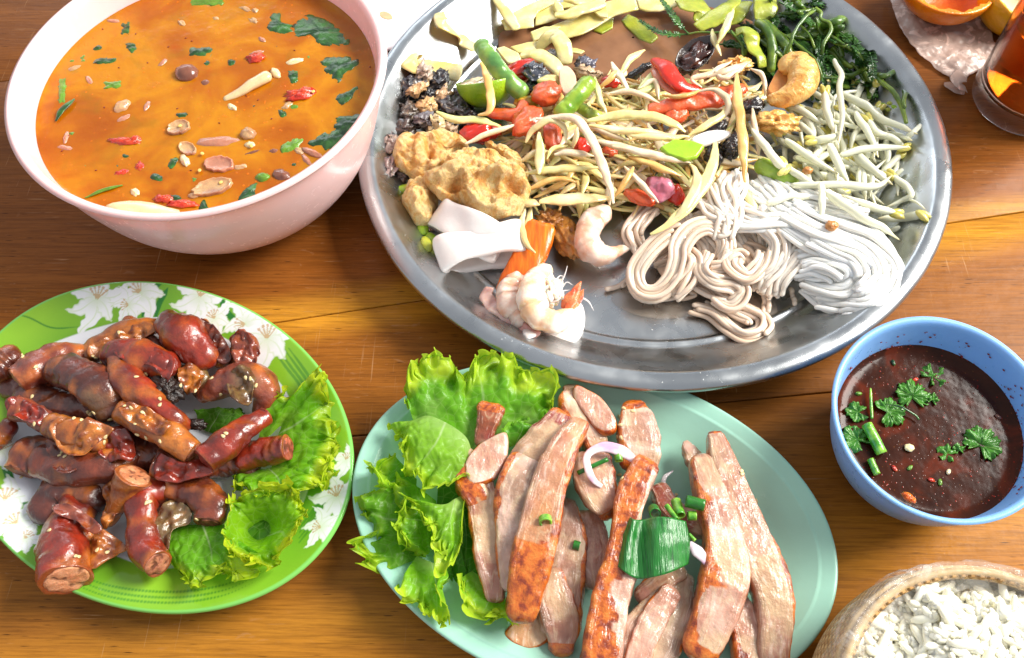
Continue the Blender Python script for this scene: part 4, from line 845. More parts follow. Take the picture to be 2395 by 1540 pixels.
def ring_tube(name, key, pts, r, wall=.05, mat=None, flat=1., seed=0):
    """hollow tube (scallion piece): outer and inner wall joined at the ends"""
    C = resample(W(key, pts), 10); T, A, U = frames(C); th = np.linspace(0, 2*np.pi, 18, endpoint=False); rows = []
    for rr in (r, ):
        for i in range(10): rows.append(C[i]+np.cos(th)[:, None]*A[i]*rr+np.sin(th)[:, None]*U[i]*rr*flat)
    for i in range(9, -1, -1): rows.append(C[i]+np.cos(th)[:, None]*A[i]*(r-wall)+np.sin(th)[:, None]*U[i]*(r-wall)*flat)
    V = np.concatenate(rows); return mk(name, V, grid_faces(20, 18, cu=True, cv=True), mat or SCAL)
tag(ring_tube('scallion_piece', 'B3', [(680, 690, 3.6), (780, 715, 3.6)], .28, .05, SCALD), 'dark green scallion tube above the right corner of the pandan leaf', 'scallion')
tag(ring_tube('scallion_piece', 'B3', [(625, 690, 3.2), (650, 770, 3.5)], .24), 'upright light green scallion tube right above the pandan leaf', 'scallion')
tag(ring_tube('scallion_piece', 'B3', [(690, 770, 3.3), (735, 770, 3.3)], .22), 'short scallion ring at the upper right corner of the pandan leaf', 'scallion')
tag(ring_tube('scallion_piece', 'B3', [(505, 735, 3.1), (515, 760, 3.5)], .27, .05, SCALD), 'open scallion ring above the left half of the pandan leaf', 'scallion')
tag(ring_tube('scallion_piece', 'B3', [(575, 715, 3.6), (630, 790, 3.9)], .12), 'thin pale scallion sliver crossing the top edge of the pandan leaf', 'scallion')
tag(ring_tube('scallion_piece', 'B3', [(310, 425, 3.2), (318, 475, 3.2)], .2), 'bright scallion ring beside the white shallot curl', 'scallion')
tag(ring_tube('scallion_piece', 'B3', [(95, 540, 3.1), (180, 500, 3.2), (258, 465, 3.3)], .11, .04, SCALD), 'thin dark scallion stalk stuck through the shallot curl', 'scallion')
tag(ring_tube('scallion_piece', 'B2', [(932, 880, 4.0), (935, 905, 4.1)], .3, .09), 'pale green scallion ring on the long orange slice', 'scallion')
tag(ring_tube('scallion_piece', 'B2', [(1065, 1005, 2.1), (1095, 1015, 2.1)], .22, .06, SCALD), 'small scallion ring on the shaded pink slice', 'scallion')
tag(ring_tube('scallion_piece', 'B3', [(695, 870, 3.3), (730, 905, 3.3)], .09), 'tiny green scallion splinter at the right edge of the pandan leaf', 'scallion')
def strand(name, key, pts, w, h, mat, n=24, ns=10, sq=2.4, taper=(0.3, 1, 1, .3), twist=0, parent=None, seed=0, amp=.02, colr=None, up=(0, 0, 1)):
    C = resample(W(key, pts) if isinstance(key, str) else np.asarray(pts, float), n); tp = np.interp(np.linspace(0, 1, n), np.linspace(0, 1, len(taper)), taper)
    V, Fq, u, t = sweep(C, w*tp, h*tp, ns, sq, twist, 'round', 2, up); 
    if amp: V = V+amp*np.stack([WN(.6, seed, 2)(V), WN(.6, seed+1, 2)(V), WN(.6, seed+2, 2)(V)], 1)
    return mk(name, V, Fq, mat, parent, None if colr is None else colr(V, u, t))
tag(strand('shallot_slice', 'B3', [(415, 480, 3.0), (330, 420, 3.3), (230, 400, 3.4), (150, 440, 3.4), (150, 520, 3.4), (185, 580, 3.3), (225, 610, 3.2)], .22, .06, SHAL, taper=(.8, 1.5, 1.2, .8, .9, .5)), 'white curled shallot slice over the upper pork slices', 'shallot')
tag(strand('shallot_slice', 'B3', [(700, 920, 3.3), (740, 960, 3.4), (790, 1020, 3.4), (815, 1070, 3.3)], .22, .06, SHAL, taper=(.6, 1.3, 1, .6)), 'purple tinged shallot slice right of the pandan leaf', 'shallot')
tag(strand('shallot_slice', 'B3', [(610, 525, 1.15), (570, 560, 1.2), (565, 610, 1.2), (620, 665, 1.2)], .12, .05, SHAL, taper=(.3, 1, 1, .6)), 'thin translucent shallot curl lying on the mint plate', 'shallot')
ready()
for x, y in [(395, 205), (345, 190), (322, 235), (325, 280), (330, 350), (1060, 690), (985, 545), (980, 530), (335, 570), (320, 550), (310, 345), (625, 660)]:
    sesame('B3', x, y, 'tiny golden sesame seed on the grilled pork slices', 'sesame seeds on the grilled pork')
# ================================================================ FLOATING IN THE SOUP
ready()
def fl(f): return f
MUSH = food('mushroom', (214, 170, 120), .25, 1.6, .3, .02, 6, .4, .3, coat=.6, hue=(160, 110, 84))
MUSHD = food('mushroom_cap', (128, 78, 58), .3, 1.6, .25, .01, 6, .3, .3, coat=.7)
WHITE = food('pale_stem', (236, 210, 160), .12, 1.6, .25, .01, 6, .4, .4, coat=.7)
TOM = food('tomato', (206, 44, 16), .3, 2., .25, .05, 4, .4, .4, (1, .3, .1), coat=.7, hue=(226, 84, 30))
HERBD = food('dark_herb', (24, 66, 20), .35, 2.5, .3, .03, 5, .1, .2, coat=.5, hue=(50, 100, 30))
HERBL = food('light_herb', (96, 140, 28), .3, 2.5, .3, .03, 5, .2, .2, coat=.5)
SHALP = food('soup_shallot', (196, 132, 104), .25, 1.5, .25, .02, 6, .4, .4, coat=.7)
def blob(name, key, x, y, z, rad, mat, label, cat, group=None, seed=0, amp=.15, fr=.6, spin=0, tilt=0, nu=12, nv=18, tz=0):
    V, Fq = lump(W(key, [(x, y)], z)[0], rad, seed, amp, fr, nu, nv, (tilt, tz, spin)); return tag(mk(name, V, Fq, mat), label, cat, group)
def sblob(name, key, x, y, z, rad, *a, **k): return blob(name, key, x, y, z-.10, (rad[0]*1.12, rad[1]*1.12, rad[2]), *a, **k)   # floats mostly sunk
def leafshape(name, key, out, z, mat, label, cat, seed=0, group=None, th=.05, dome=.12):
    o = loop_resample(W(key, out, z), 72); w = WN(1.4, seed, 3); c0 = o.mean(0); V = []; ks = np.linspace(1, .01, 9)
    for k in ks: q = c0+(o-c0)*k; V.append(q+np.c_[np.zeros((72, 2)), dome*.6*(1-k*k)+.03*w(q)-.03])
    V = np.concatenate(V); V[:72, :2] += .05*np.c_[w(V[:72]*2), w(V[:72]*2+5)]; nn = len(V); Vb = V-[0, 0, th]; Fq = grid_faces(9, 72, cv=True); i = np.arange(72); j = (i+1) % 72
    return tag(mk(name, np.vstack([V, Vb]), np.vstack([Fq, Fq[:, ::-1]+nn, np.stack([j, i, i+nn, j+nn], 1)]), mat), label, cat, group)
GH = 'green herb pieces floating in the soup'
for x0, y0, x1, y1, lab, m in [
    (1110, 270, 1250, 335, 'rectangular dark green leaf floating near the soup centre top', HERBD), (1110, -10, 1320, 32, 'bright green leaf piece at the top photo edge of the soup', HERBL),
    (540, 340, 690, 375, 'narrow green leaf left of the soup centre', HERBD), (600, 480, 720, 520, 'olive green herb strip in the left half of the soup', HERBL),
    (710, 130, 765, 200, 'small faded green leaf near the upper left of the soup', HERBD), (345, 455, 385, 620, 'upright pale green stalk by the left soup edge', HERBL)]:
    xm, ym, hx, hy = (x0+x1)/2, (y0+y1)/2, (x1-x0)/2, (y1-y0)/2
    leafshape('herb_leaf', 'A1', [(x0, y0+hy*.3), (x0+hx*.3, y0), (xm, y0+hy*.15), (x1-hx*.1, y0), (x1, ym), (x1-hx*.2, y1), (xm, y1-hy*.1), (x0+hx*.1, y1)], ZS+.02, m, lab, 'herb', int(x0), GH)
for out, lab, m in [
    ([(1570, 180), (1600, 80), (1650, 75), (1660, 130), (1740, 150), (1700, 200), (1620, 195)], 'ragged dark cilantro leaf at the upper right of the soup', HERBD),
    ([(1730, 140), (1800, 90), (1900, 110), (2000, 170), (2060, 250), (1990, 275), (1880, 260), (1820, 210), (1730, 215)], 'largest dark green leaf at the upper right of the soup', HERBD),
    ([(1900, 350), (1990, 330), (2110, 350), (2090, 400), (2030, 440), (1990, 490), (1930, 440), (1900, 400)], 'broad dull green leaf near the right soup edge', HERBD),
    ([(1970, 570), (2040, 540), (2110, 510), (2070, 580), (2000, 620)], 'small dark leaf in the shade at the right of the soup', HERBD),
    ([(1980, 700), (2050, 670), (2140, 680), (2110, 760), (2020, 800), (1970, 760)], 'dark wilted leaf at the right rim of the soup', HERBD),
    ([(1810, 840), (1880, 790), (1960, 760), (2040, 800), (1990, 850), (1940, 885), (1870, 870)], 'dark green leaf at the lower right rim of the soup', HERBD),
    ([(1650, 880), (1690, 830), (1760, 815), (1790, 830), (1740, 880), (1680, 905)], 'bright green leaf near the lower right of the soup', HERBL),
    ([(1400, 1160), (1450, 1110), (1510, 1080), (1520, 1130), (1480, 1190), (1430, 1200)], 'grey green leaf scrap near the lower rim of the soup', HERBD),
    ([(740, 260), (790, 255), (805, 290), (770, 310)], 'little dark sprig at the upper left of the soup', HERBD),
    ([(540, 290), (580, 260), (600, 285), (560, 300)], 'tiny green fleck near the upper left soup edge', HERBD),
    ([(1345, 350), (1385, 355), (1380, 385), (1345, 385)], 'small green sprig left of the orange tomato crumb', HERBD),
    ([(1700, 420), (1750, 415), (1755, 470), (1720, 495), (1700, 460)], 'round dark cilantro sprig on the right of the soup', HERBD),
    ([(1630, 640), (1680, 660), (1690, 690), (1650, 690)], 'dark cilantro scrap below the red tomato piece', HERBD),
    ([(980, 970), (1020, 930), (1050, 940), (1035, 980), (1000, 1000)], 'green sprig between the mushrooms in the lower middle', HERBD),
    ([(875, 1040), (920, 1020), (970, 1050), (950, 1070), (900, 1060)], 'cilantro sprig left of the split mushroom', HERBD),
    ([(1000, 1150), (1050, 1150), (1070, 1180), (1020, 1185)], 'green sprig on the lowest tomato piece', HERBD),
    ([(610, 1230), (700, 1235), (690, 1265), (640, 1270)], 'dark green scrap by the near rim of the soup', HERBD),
    ([(1165, 1230), (1200, 1170), (1230, 1240), (1190, 1262)], 'dark green bit touching the near rim of the bowl', HERBD),
    ([(1045, 665), (1095, 665), (1095, 690), (1050, 690)], 'green onion bit on top of the shell shaped mushroom', HERBD)]:
    leafshape('herb_leaf', 'A1', out, ZS+.02, m, lab, 'herb', int(out[0][0]), GH, dome=.16)
tag(strand('lemongrass_leaf', 'A1', [(325, 712, 7.1), (370, 640, 7.2), (440, 585, 7.1)], .18, .05, HERBD), 'dark pointed leaf at the left edge of the soup', 'herb', GH)
tag(strand('green_stalk', 'A1', [(500, 1165, 7.05), (600, 1125, 7.1), (720, 1090, 7.05)], .1, .07, HERBL), 'thin light green stalk curving over the lower left of the soup', 'herb', GH)
# mushrooms
GM = 'straw mushroom pieces floating in the soup'
sblob('mushroom', 'A1', 1103, 440, ZS+.05, (.62, .55, .55), MUSHD, 'shiny round brown mushroom cap in the middle of the soup', 'mushroom', GM, 1, .05)
sblob('mushroom', 'A1', 1215, 500, ZS-.08, (.3, .28, .25), MUSHD, 'small brown mushroom cap half sunk beside the round one', 'mushroom', GM, 2, .05)
sblob('mushroom', 'A1', 725, 635, ZS+.0, (.5, .36, .35), MUSH, 'tilted brownish mushroom cap in the left half of the soup', 'mushroom', GM, 3, .1, spin=.9)
sblob('mushroom', 'A1', 735, 705, ZS-.02, (.45, .2, .2), SHALP, 'pinkish sliver just under the left mushroom cap', 'shallot', None, 4, .1, spin=.7)
sblob('mushroom', 'A1', 1625, 435, ZS+.08, (.42, .22, .25), WHITE, 'short pale mushroom stem above the long white one', 'mushroom', GM, 5, .1, spin=-.9)
sblob('mushroom', 'A1', 1740, 368, ZS+.02, (.5, .22, .2), WHITE, 'curved white mushroom slice near the upper right of the soup', 'mushroom', GM, 6, .1, spin=.3)
sblob('mushroom', 'A1', 1370, 640, ZS, (.35, .2, .2), WHITE, 'small pale mushroom bit right of the soup centre', 'mushroom', GM, 7, .15, spin=-.7)
sblob('mushroom', 'A1', 1450, 60, ZS, (.5, .2, .16), MUSH, 'tan mushroom sliver near the top photo edge of the soup', 'mushroom', GM, 8, .15, spin=-.5)
sblob('mushroom', 'A1', 1275, 120, ZS-.05, (.25, .2, .2), MUSH, 'tiny mushroom bump in the upper middle of the soup', 'mushroom', GM, 9, .15)
sblob('mushroom', 'A1', 1465, 800, ZS+.02, (.42, .36, .4), MUSH, 'pale mushroom cap right of the pink shallot', 'mushroom', GM, 10, .12)
sblob('mushroom', 'A1', 1475, 860, ZS+.02, (.3, .2, .22), WHITE, 'small white mushroom bit under the pale cap', 'mushroom', GM, 11, .12)
sblob('mushroom', 'A1', 1490, 905, ZS, (.5, .12, .14), MUSHD, 'dark brown mushroom rim in the lower middle of the soup', 'mushroom', GM, 12, .1, spin=.4)
sblob('mushroom', 'A1', 1615, 900, ZS-.05, (.32, .22, .2), MUSHD, 'dark mushroom cap sunk left of the bright green leaf', 'mushroom', GM, 13, .1)
sblob('mushroom', 'A1', 1840, 905, ZS+.05, (.6, .2, .22), SHALP, 'peach coloured mushroom stem by the lower right rim', 'mushroom', GM, 14, .1, spin=-.5)
sblob('mushroom', 'A1', 1660, 1040, ZS-.02, (.5, .35, .3), MUSHD, 'brown mushroom cap close to the near right rim', 'mushroom', GM, 15, .1, spin=-.4)
sblob('mushroom', 'A1', 1550, 1055, ZS-.02, (.4, .3, .3), HERBL, 'greenish round mushroom beside the brown cap near the rim', 'mushroom', GM, 16, .1)
sblob('mushroom', 'A1', 1090, 950, ZS+.08, (.4, .2, .25), WHITE, 'shiny white mushroom stem end in the lower middle', 'mushroom', GM, 17, .15, spin=-1.)
sblob('mushroom', 'A1', 800, 1140, ZS, (.3, .22, .22), WHITE, 'white mushroom bit in the lower left of the soup', 'mushroom', GM, 18, .15, spin=-.6)
sblob('mushroom', 'A1', 1145, 1160, ZS, (.3, .2, .22), MUSH, 'tiny mushroom scrap below the split mushroom', 'mushroom', GM, 19, .15)
sblob('mushroom', 'A1', 850, 1250, ZS+.1, (1.9, .5, .4), WHITE, 'long pale yellow mushroom slice touching the near rim', 'mushroom', GM, 20, .06, spin=-.17)
V = strand('mushroom', 'A1', [(1330, 585, 6.95), (1420, 540, 7.1), (1500, 490, 7.2), (1575, 450, 7.2)], .36, .26, WHITE, taper=(.55, .7, .9, 1.)); tag(V, 'long white mushroom stem slanting across the right of the soup', 'mushroom', GM)
def shell(key, cx, cy, z, rx, ry, spin, label, seed, mat=None):
    th = np.linspace(0, 2*np.pi, 40, endpoint=False); c = W(key, [(cx, cy)], z+.07)[0]; rows = []
    w = WN(1., seed, 2)(np.c_[np.cos(th), np.sin(th), th*0]*2)*.08
    for k, zz in ((1.06, -.15), (1.05, .0), (1.02, .07), (.96, .08), (.9, .03), (.75, -.02), (.5, -.04), (.2, -.05), (.01, -.05)):
        q = np.c_[np.cos(th)*rx*(k+w*(k > .3)), np.sin(th)*ry*(k+w*(k > .3)), np.full(40, zz)]; rows.append(rotz(q, spin)+c)
    return tag(mk('mushroom', np.concatenate(rows), grid_faces(9, 40, cv=True), mat or MUSH), label, 'mushroom', GM)
shell('A1', 1290, 965, ZS+.03, .78, .5, -.1, 'greyish pink halved mushroom with a wavy rim in the lower middle', 1, SHALP)
shell('A1', 1250, 1100, ZS+.05, 1.0, .5, .35, 'brown fan shaped split mushroom near the rim with pale edge', 2)
shell('A1', 1050, 750, ZS+.02, .6, .48, .4, 'shell shaped mushroom slice with white edge left of centre', 3)
shell('A1', 1105, 875, ZS, .55, .35, -.7, 'orange tinted mushroom slice beside the pink shallot', 4)
sblob('shallot_slice', 'A1', 1280, 840, ZS+.02, (1.15, .35, .2), SHALP, 'pinkish shallot slice floating in the lower middle of the soup', 'shallot', None, 21, .08, spin=.05)
GT = 'tomato pieces floating in the soup'
for i, (x, y, r, s_, lab) in enumerate([(1510, 350, (.5, .36, .25), .1, 'orange red tomato crumb in the upper right of the soup'), (1770, 565, (.75, .42, .35), .35, 'biggest red tomato piece on the right of the soup'), (740, 840, (.85, .25, .22), -.15, 'red tomato strip in the lower left half of the soup'), (800, 830, (.3, .25, .25), 0, 'small lump of tomato at the end of the red strip'),
    (720, 1020, (.4, .2, .12), .3, 'faint orange tomato skin in the lower left'), (825, 985, (.25, .3, .12), .3, 'tiny tomato skin near the cilantro sprig'), (970, 1180, (.5, .25, .25), 0, 'red tomato lump by the near rim of the bowl'), (1080, 1210, (.75, .25, .22), -.1, 'brownish tomato skin at the near rim of the bowl'), (550, 1110, (.6, .3, .08), .3, 'orange tomato haze patch near the lower left edge'), (1370, 210, (.9, .3, .06), -.4, 'sunken orange tomato wedge in the upper middle')]):
    sblob('tomato_piece', 'A1', x, y, ZS+.03 if i < 8 else ZS-.02, r, TOM, lab, 'tomato', GT, 30+i, .25, 1.1, s_)
t_ = NT('chili_fleck'); CF = t_.fin((120, 24, 8), .4); t_ = NT('chili_seed'); CS_ = t_.fin((232, 200, 110), .4)
fleck = mk('chili_fleck', *lump((0, 0, 0), (.07, .04, .03), 1, .1, 1, 4, 6), CF, origin=(0, 0, 0)); seedm = mk('chili_seed', *lump((0, 0, 0), (.13, .10, .04), 1, .1, 1, 5, 8), CS_, origin=(0, 0, 0))
def sprinkle(src, key, pts, z, label, group, cat, zfun=None):
    for i, p in enumerate(pts):
        o = src if i == 0 and 'used' not in src else src.copy()
        if o is not src: COL.objects.link(o)
        q = W(key, [p[:2]], z)[0]; o.location = Vector(q)*S; o.rotation_euler = (0, 0, R_.uniform(0, 6)); tag(o, label.replace(' on the soup', '').replace(' floating', '')+(' floating in the soup, ' if 'fleck' in label else ' lying in the soup, ')+('far' if p[1] < 400 else 'middle' if p[1] < 750 else 'near')+' '+('left' if p[0] < 700 else 'centre' if p[0] < 1300 else 'right')+' part', cat, group)
        if o is src: src['used'] = 1
g5 = np.random.default_rng(77)
for i in range(34):
    x, y = g5.uniform(330, 2050), g5.uniform(60, 1180)
    if ((x-1200)/1000)**2+((y-600)/640)**2 > .85: continue
    s_ = g5.uniform(14, 34); q = [(x+s_*g5.uniform(.6, 1.3)*math.cos(a), y+s_*g5.uniform(.4, .9)*math.sin(a)) for a in np.linspace(0, 6.283, 7)[:-1]]
    kind = int(g5.integers(0, 4)); xl = 'left' if x < 850 else 'centre' if x < 1400 else 'right'; yl = 'far' if y < 400 else 'middle' if y < 750 else 'near'
    if kind < 2: leafshape('herb_leaf', 'A1', q, ZS+.0, HERBD if kind else HERBL, ('dark' if kind else 'light')+' chopped herb scrap in the '+yl+' '+xl+' of the soup', 'herb', 700+i, GH, dome=.08)
    elif kind == 2: sblob('mushroom', 'A1', x, y, ZS-.02, (g5.uniform(.2, .45), .2, .2), MUSH, 'small half sunk mushroom bit in the '+yl+' '+xl+' of the soup', 'mushroom', GM, 700+i, .15, spin=g5.uniform(0, 3))
    else: sblob('onion_piece', 'A1', x, y, ZS+.02, (g5.uniform(.3, .5), .16, .16), SHALP, 'half sunk shallot sliver in the '+yl+' '+xl+' of the soup', 'shallot', 'shallot slivers in the soup', 700+i, .12, spin=g5.uniform(0, 3))
fp = [(605, 172), (992, 277), (1130, 243), (1095, 225), (1735, 298), (615, 633), (1292, 725), (1125, 1005), (1045, 640), (565, 1005), (365, 890), (1910, 150), (2180, 395), (870, 370), (800, 200), (1450, 565), (1520, 590), (400, 800), (700, 400), (1600, 700)]
sprinkle(fleck, 'A1', fp, ZS+.02, 'tiny dark red chili fleck floating on the soup', 'chili flecks on the soup', 'chili')
sprinkle(seedm, 'A1', [(1845, 540), (1060, 742), (1175, 1005), (1300, 1075), (1480, 860), (1190, 905)], ZS+.14, 'small flat yellow chili seed on the soup', 'chili seeds on the soup', 'seed')
# ================================================================ IN THE DIPPING SAUCE
def cilantro(key, cx, cy, z, size, spin, label, lobes=9, mat=None, stem=None):
    size *= 1.5
    c = W(key, [(cx, cy)], z)[0]; th = np.linspace(-2.6, 2.6, 140); r = size*(.70+.20*np.abs(np.cos(th*lobes/2/1.))**.8+.10*np.abs(np.cos(th*lobes*1.5)))*(1-.15*np.abs(th)/2.6)
    o = np.c_[np.cos(th)*r, np.sin(th)*r, np.zeros(140)]; o = np.vstack([o, [[-size*.1, 0, 0]]]); n = len(o); w = WN(.9, int(cx), 3); V = []
    for k in (1, .85, .65, .4, .2, .01): V.append(o*k+np.c_[np.zeros((n, 2)), .10*w(o*k*3)+.06*np.cos(np.arctan2(o[:, 1], o[:, 0])*5)*k])
    V = rotz(np.concatenate(V), spin)+c; nn = len(V); Fq = grid_faces(6, n, cv=True); i = np.arange(n); j = (i+1) % n
    Cc = np.tile(lin((70, 132, 40)), (nn, 1)); a_ = np.arctan2(*(rotz(V-c, -spin)[:, [1, 0]]).T); Cc = mixc(Cc, lin((150, 190, 100)), np.clip(1-np.abs(np.sin(a_*2.5))/.12, 0, 1)*.7); Va = np.vstack([V, V-[0, 0, .03]])
    return tag(mk('cilantro_leaf', Va, np.vstack([Fq, Fq[:, ::-1]+nn, np.stack([j, i, i+nn, j+nn], 1)]), HERB, None, np.vstack([Cc, Cc])), label, 'herb', 'cilantro leaves in the dipping sauce')
cilantro('B4', 490, 400, ZD+.12, .62, 1.5, 'lobed cilantro leaf in the upper middle of the dipping sauce')
cilantro('B4', 575, 315, ZD+.02, .5, .6, 'darker cilantro sprig sunk at the top of the dipping sauce', 7)
cilantro('B4', 790, 610, ZD+.12, .68, .9, 'large cilantro leaf on the right of the dipping sauce', 9)
cilantro('B4', 640, 650, ZD+.04, .35, 2.6, 'small cilantro lobe left of the large right leaf', 5)
cilantro('B4', 690, 632, ZD+.1, .22, 1.6, 'tiny cilantro lobe joining the large right leaf', 5)
cilantro('B4', 385, 470, ZD+.14, .6, .2, 'folded cilantro leaf in the left middle of the dipping sauce', 6)
cilantro('B4', 250, 470, ZD+.12, .42, 3.0, 'pale cilantro leaf at the left of the dipping sauce', 5)
cilantro('B4', 575, 415, ZD+.1, .25, 1.2, 'tiny dark leaf just right of the lobed cilantro leaf', 5)
cilantro('B4', 250, 590, ZD+.1, .55, 2.2, 'broad green leaf scrap at the left wall of the blue bowl', 3)
tag(strand('cilantro_stalk', 'B4', [(305, 370, ZD+.25), (308, 430, ZD+.25), (310, 495, ZD+.15)], .07, .06, SCAL, taper=(.6, 1, 1, 1)), 'upright yellow green cilantro stem in the dipping sauce', 'herb')
tag(strand('cilantro_stalk', 'B4', [(375, 435, ZD+.2), (440, 450, ZD+.3), (500, 480, ZD+.28), (515, 500, ZD+.2)], .05, .04, HERBD, taper=(.6, 1, 1, 1)), 'thin glistening dark stem beside the folded cilantro leaf', 'herb')
tag(ring_tube('scallion_piece', 'B4', [(290, 525, ZD+.3), (325, 590, ZD+.32), (355, 650, ZD+.2)], .26, .06), 'thick light green scallion stalk leaning in the dipping sauce', 'scallion')
tag(ring_tube('scallion_piece', 'B4', [(305, 675, ZD+.2), (335, 740, ZD+.2)], .16, .05), 'short pale scallion stalk by the near left wall of the blue bowl', 'scallion')
blob('scallion_piece', 'B4', 475, 625, ZD+.1, (.24, .2, .1), WHITE, 'small white scallion square in the middle of the dipping sauce', 'scallion', None, 3, .1)
for i, (x, y, m, lab) in enumerate([(255, 390, HERBL, 'green scrap in the upper left of the sauce'), (478, 712, HERBL, 'yellow green bit below the white scallion square'), (608, 775, HERBL, 'green bit low in the sauce'), (410, 715, TOM, 'orange red chili scrap in the lower left of the sauce'), (570, 765, TOM, 'little orange chili bit low in the sauce'), (500, 330, TOM, 'red chili scrap touching the top of the lobed leaf'), (645, 730, WHITE, 'tiny white fleck low in the sauce'), (405, 255, HERBD, 'dark green bit at the far edge of the sauce'), (860, 490, MUSHD, 'brown fleck by the right wall of the blue bowl')]):
    blob('spice_bit', 'B4', x, y, ZD+.04, (.16, .09, .07), m, lab, 'spice', 'bits floating in the dipping sauce', 60+i, .2, 1.5, i*.7)
blob('chili_crumb', 'B4', 472, 842, 5.25, (.30, .17, .14), food('orange_crumb', (226, 104, 18), .3, 3, .35, .05, 6, .4), 'orange chili crumb stuck on the near rim of the blue bowl', 'chili', None, 70, .3, 1.2, -.7)
ready()
fleck2 = mk('dried_fleck', *lump((0, 0, 0), (.045, .035, .015), 1, .15, 1, 4, 6), CF, origin=(0, 0, 0)); k_ = 0
for i in range(120):
    a_ = R_.uniform(-.35, 3.0) if i % 3 else R_.uniform(-.5, .9); zz = ZD+.25+R_.random()**1.8*1.0
    rr_ = np.interp(zz, [3.0, 4.0, 5.0], [4.36, 4.62, 4.86]); q = rotz(np.array([[rr_*math.cos(a_)*5/5.2*.985, rr_*math.sin(a_)*5.35/5.2*.985, 0]]), D2R(-28))[0]
    o = fleck2 if i == 0 else fleck2.copy()
    if i: COL.objects.link(o)
    s_ = R_.uniform(.5, 1.9); o.location = Vector((q[0]+BB[0], q[1]+BB[1], zz))*S; o.rotation_euler = Vector((-q[0], -q[1], 1.2)).to_track_quat('Z', 'Y').to_euler(); o.scale = (s_, s_*.8, s_)
    tag(o, 'dried chili speck on the '+('right' if a_ < .6 else 'far right' if a_ < 1.3 else 'far' if a_ < 2.1 else 'left')+' wall inside the blue bowl, '+('high up' if zz > ZD+.9 else 'halfway up' if zz > ZD+.5 else 'just above the sauce'), 'chili', 'dried specks inside the blue bowl')
# ================================================================ ON THE STEEL TRAY
BAM = food('bamboo_shoot', (226, 210, 126), .18, 1.2, .28, .03, 4, .35, .4, coat=.5, hue=(222, 210, 156))
BAMG = food('bamboo_green', (176, 182, 60), .2, 1.2, .28, .03, 4, .35, .4, coat=.5, hue=(142, 156, 50))
PAP = food('papaya_shred', None, .15, 1.4, .28, .02, 5, .4, .12, coat=.45)
REDC = food('red_chili', (206, 40, 18), .2, 1.4, .22, .02, 4, .3, .4, (1, .3, .1), coat=.8)
SALM = food('ripe_tomato', (226, 100, 50), .25, 1.6, .25, .06, 3, .4, .5, (1, .35, .2), coat=.7, hue=(218, 82, 40))
LIMEG = food('lime_green', (150, 190, 40), .2, 1.4, .28, .02, 5, .3, .3, coat=.5)
STEMG = food('water_mimosa', (70, 104, 30), .35, 1.6, .32, .02, 6, .2, .3, coat=.4, hue=(112, 136, 40))
LEAFD = food('mimosa_leaf', (44, 84, 34), .4, 2., .35, .02, 6, .15, .2, coat=.3, hue=(78, 124, 52))
t_ = NT('brown_juice'); jc = t_.ramp(t_.noise(.5, 4), [(.3, (124, 86, 60)), (.7, (150, 108, 78))]); JUICE = t_.fin(jc, .16, t_.bump(t_.noise(1., 2), .02), sss=.2, sscale=.5, spec=.35)
def flatpool(name, key, out, z, mat, label, cat, n=90):
    o = loop_resample(W(key, out, z), n); c0 = o.mean(0); w = WN(.25, 4, 2); V = []
    for k, d in ((1, -.06), (.997, -.02), (.99, 0), (.9, .0), (.6, 0), (.3, 0), (.01, 0)): V.append(c0+(o-c0)*k+[0, 0, d])
    return tag(mk(name, np.concatenate(V), grid_faces(7, n, cv=True), mat), label, cat)
flatpool('salad_juice', 'D', [(1165, 100), (1180, 62), (1230, 20), (1330, -30), (1500, -70), (1700, -60), (1760, 40), (1750, 160), (1650, 240), (1450, 270), (1280, 240), (1190, 190)], .80, JUICE, 'murky brown salad juice pooled at the far side of the tray', 'sauce')
t_ = NT('thin_juice'); t_.fin((196, 176, 156), .08, t_.bump(t_.noise(1., 2), .02)); tr_ = t_.N.new('ShaderNodeBsdfTransparent'); ms_ = t_.N.new('ShaderNodeMixShader'); ms_.inputs[0].default_value = .22
t_.link(tr_.outputs[0], ms_.inputs[1]); t_.link(t_.b.outputs[0], ms_.inputs[2]); t_.link(ms_.outputs[0], t_.N['Material Output'].inputs[0]); TJ = t_.m
flatpool('thin_juice', 'D', [(1600, 690), (1650, 660), (1750, 680), (1810, 700), (1815, 770), (1760, 800), (1700, 770), (1640, 730)], .52, TJ, 'thin wet puddle under the loose noodles on the steel tray', 'sauce')
flatpool('thin_juice', 'D', [(1470, 640), (1540, 620), (1640, 690), (1600, 740), (1500, 740), (1430, 700)], .52, TJ, 'faint watery film on the tray between shrimp and noodles', 'sauce')
def sheetslab(name, key, out, z, th, mat, label, cat, group=None, dome=1., seed=0, sharp=False, tilt=(0, 0), amp=.05):
    pts = W(key, out, z)[:, :2]; c0 = pts.mean(0); w = WN(.3, seed, 2)
    zf = lambda X: z-th+(X-c0)@np.array(tilt)+amp*w(np.c_[X, X[:, 0]*0])
    return tag(slab(pts, zf, th, mat, name, sharp=sharp, dome=dome, edge=.06, rings=16), label, cat, group)
GB = 'bamboo shoot slices at the far side of the tray'
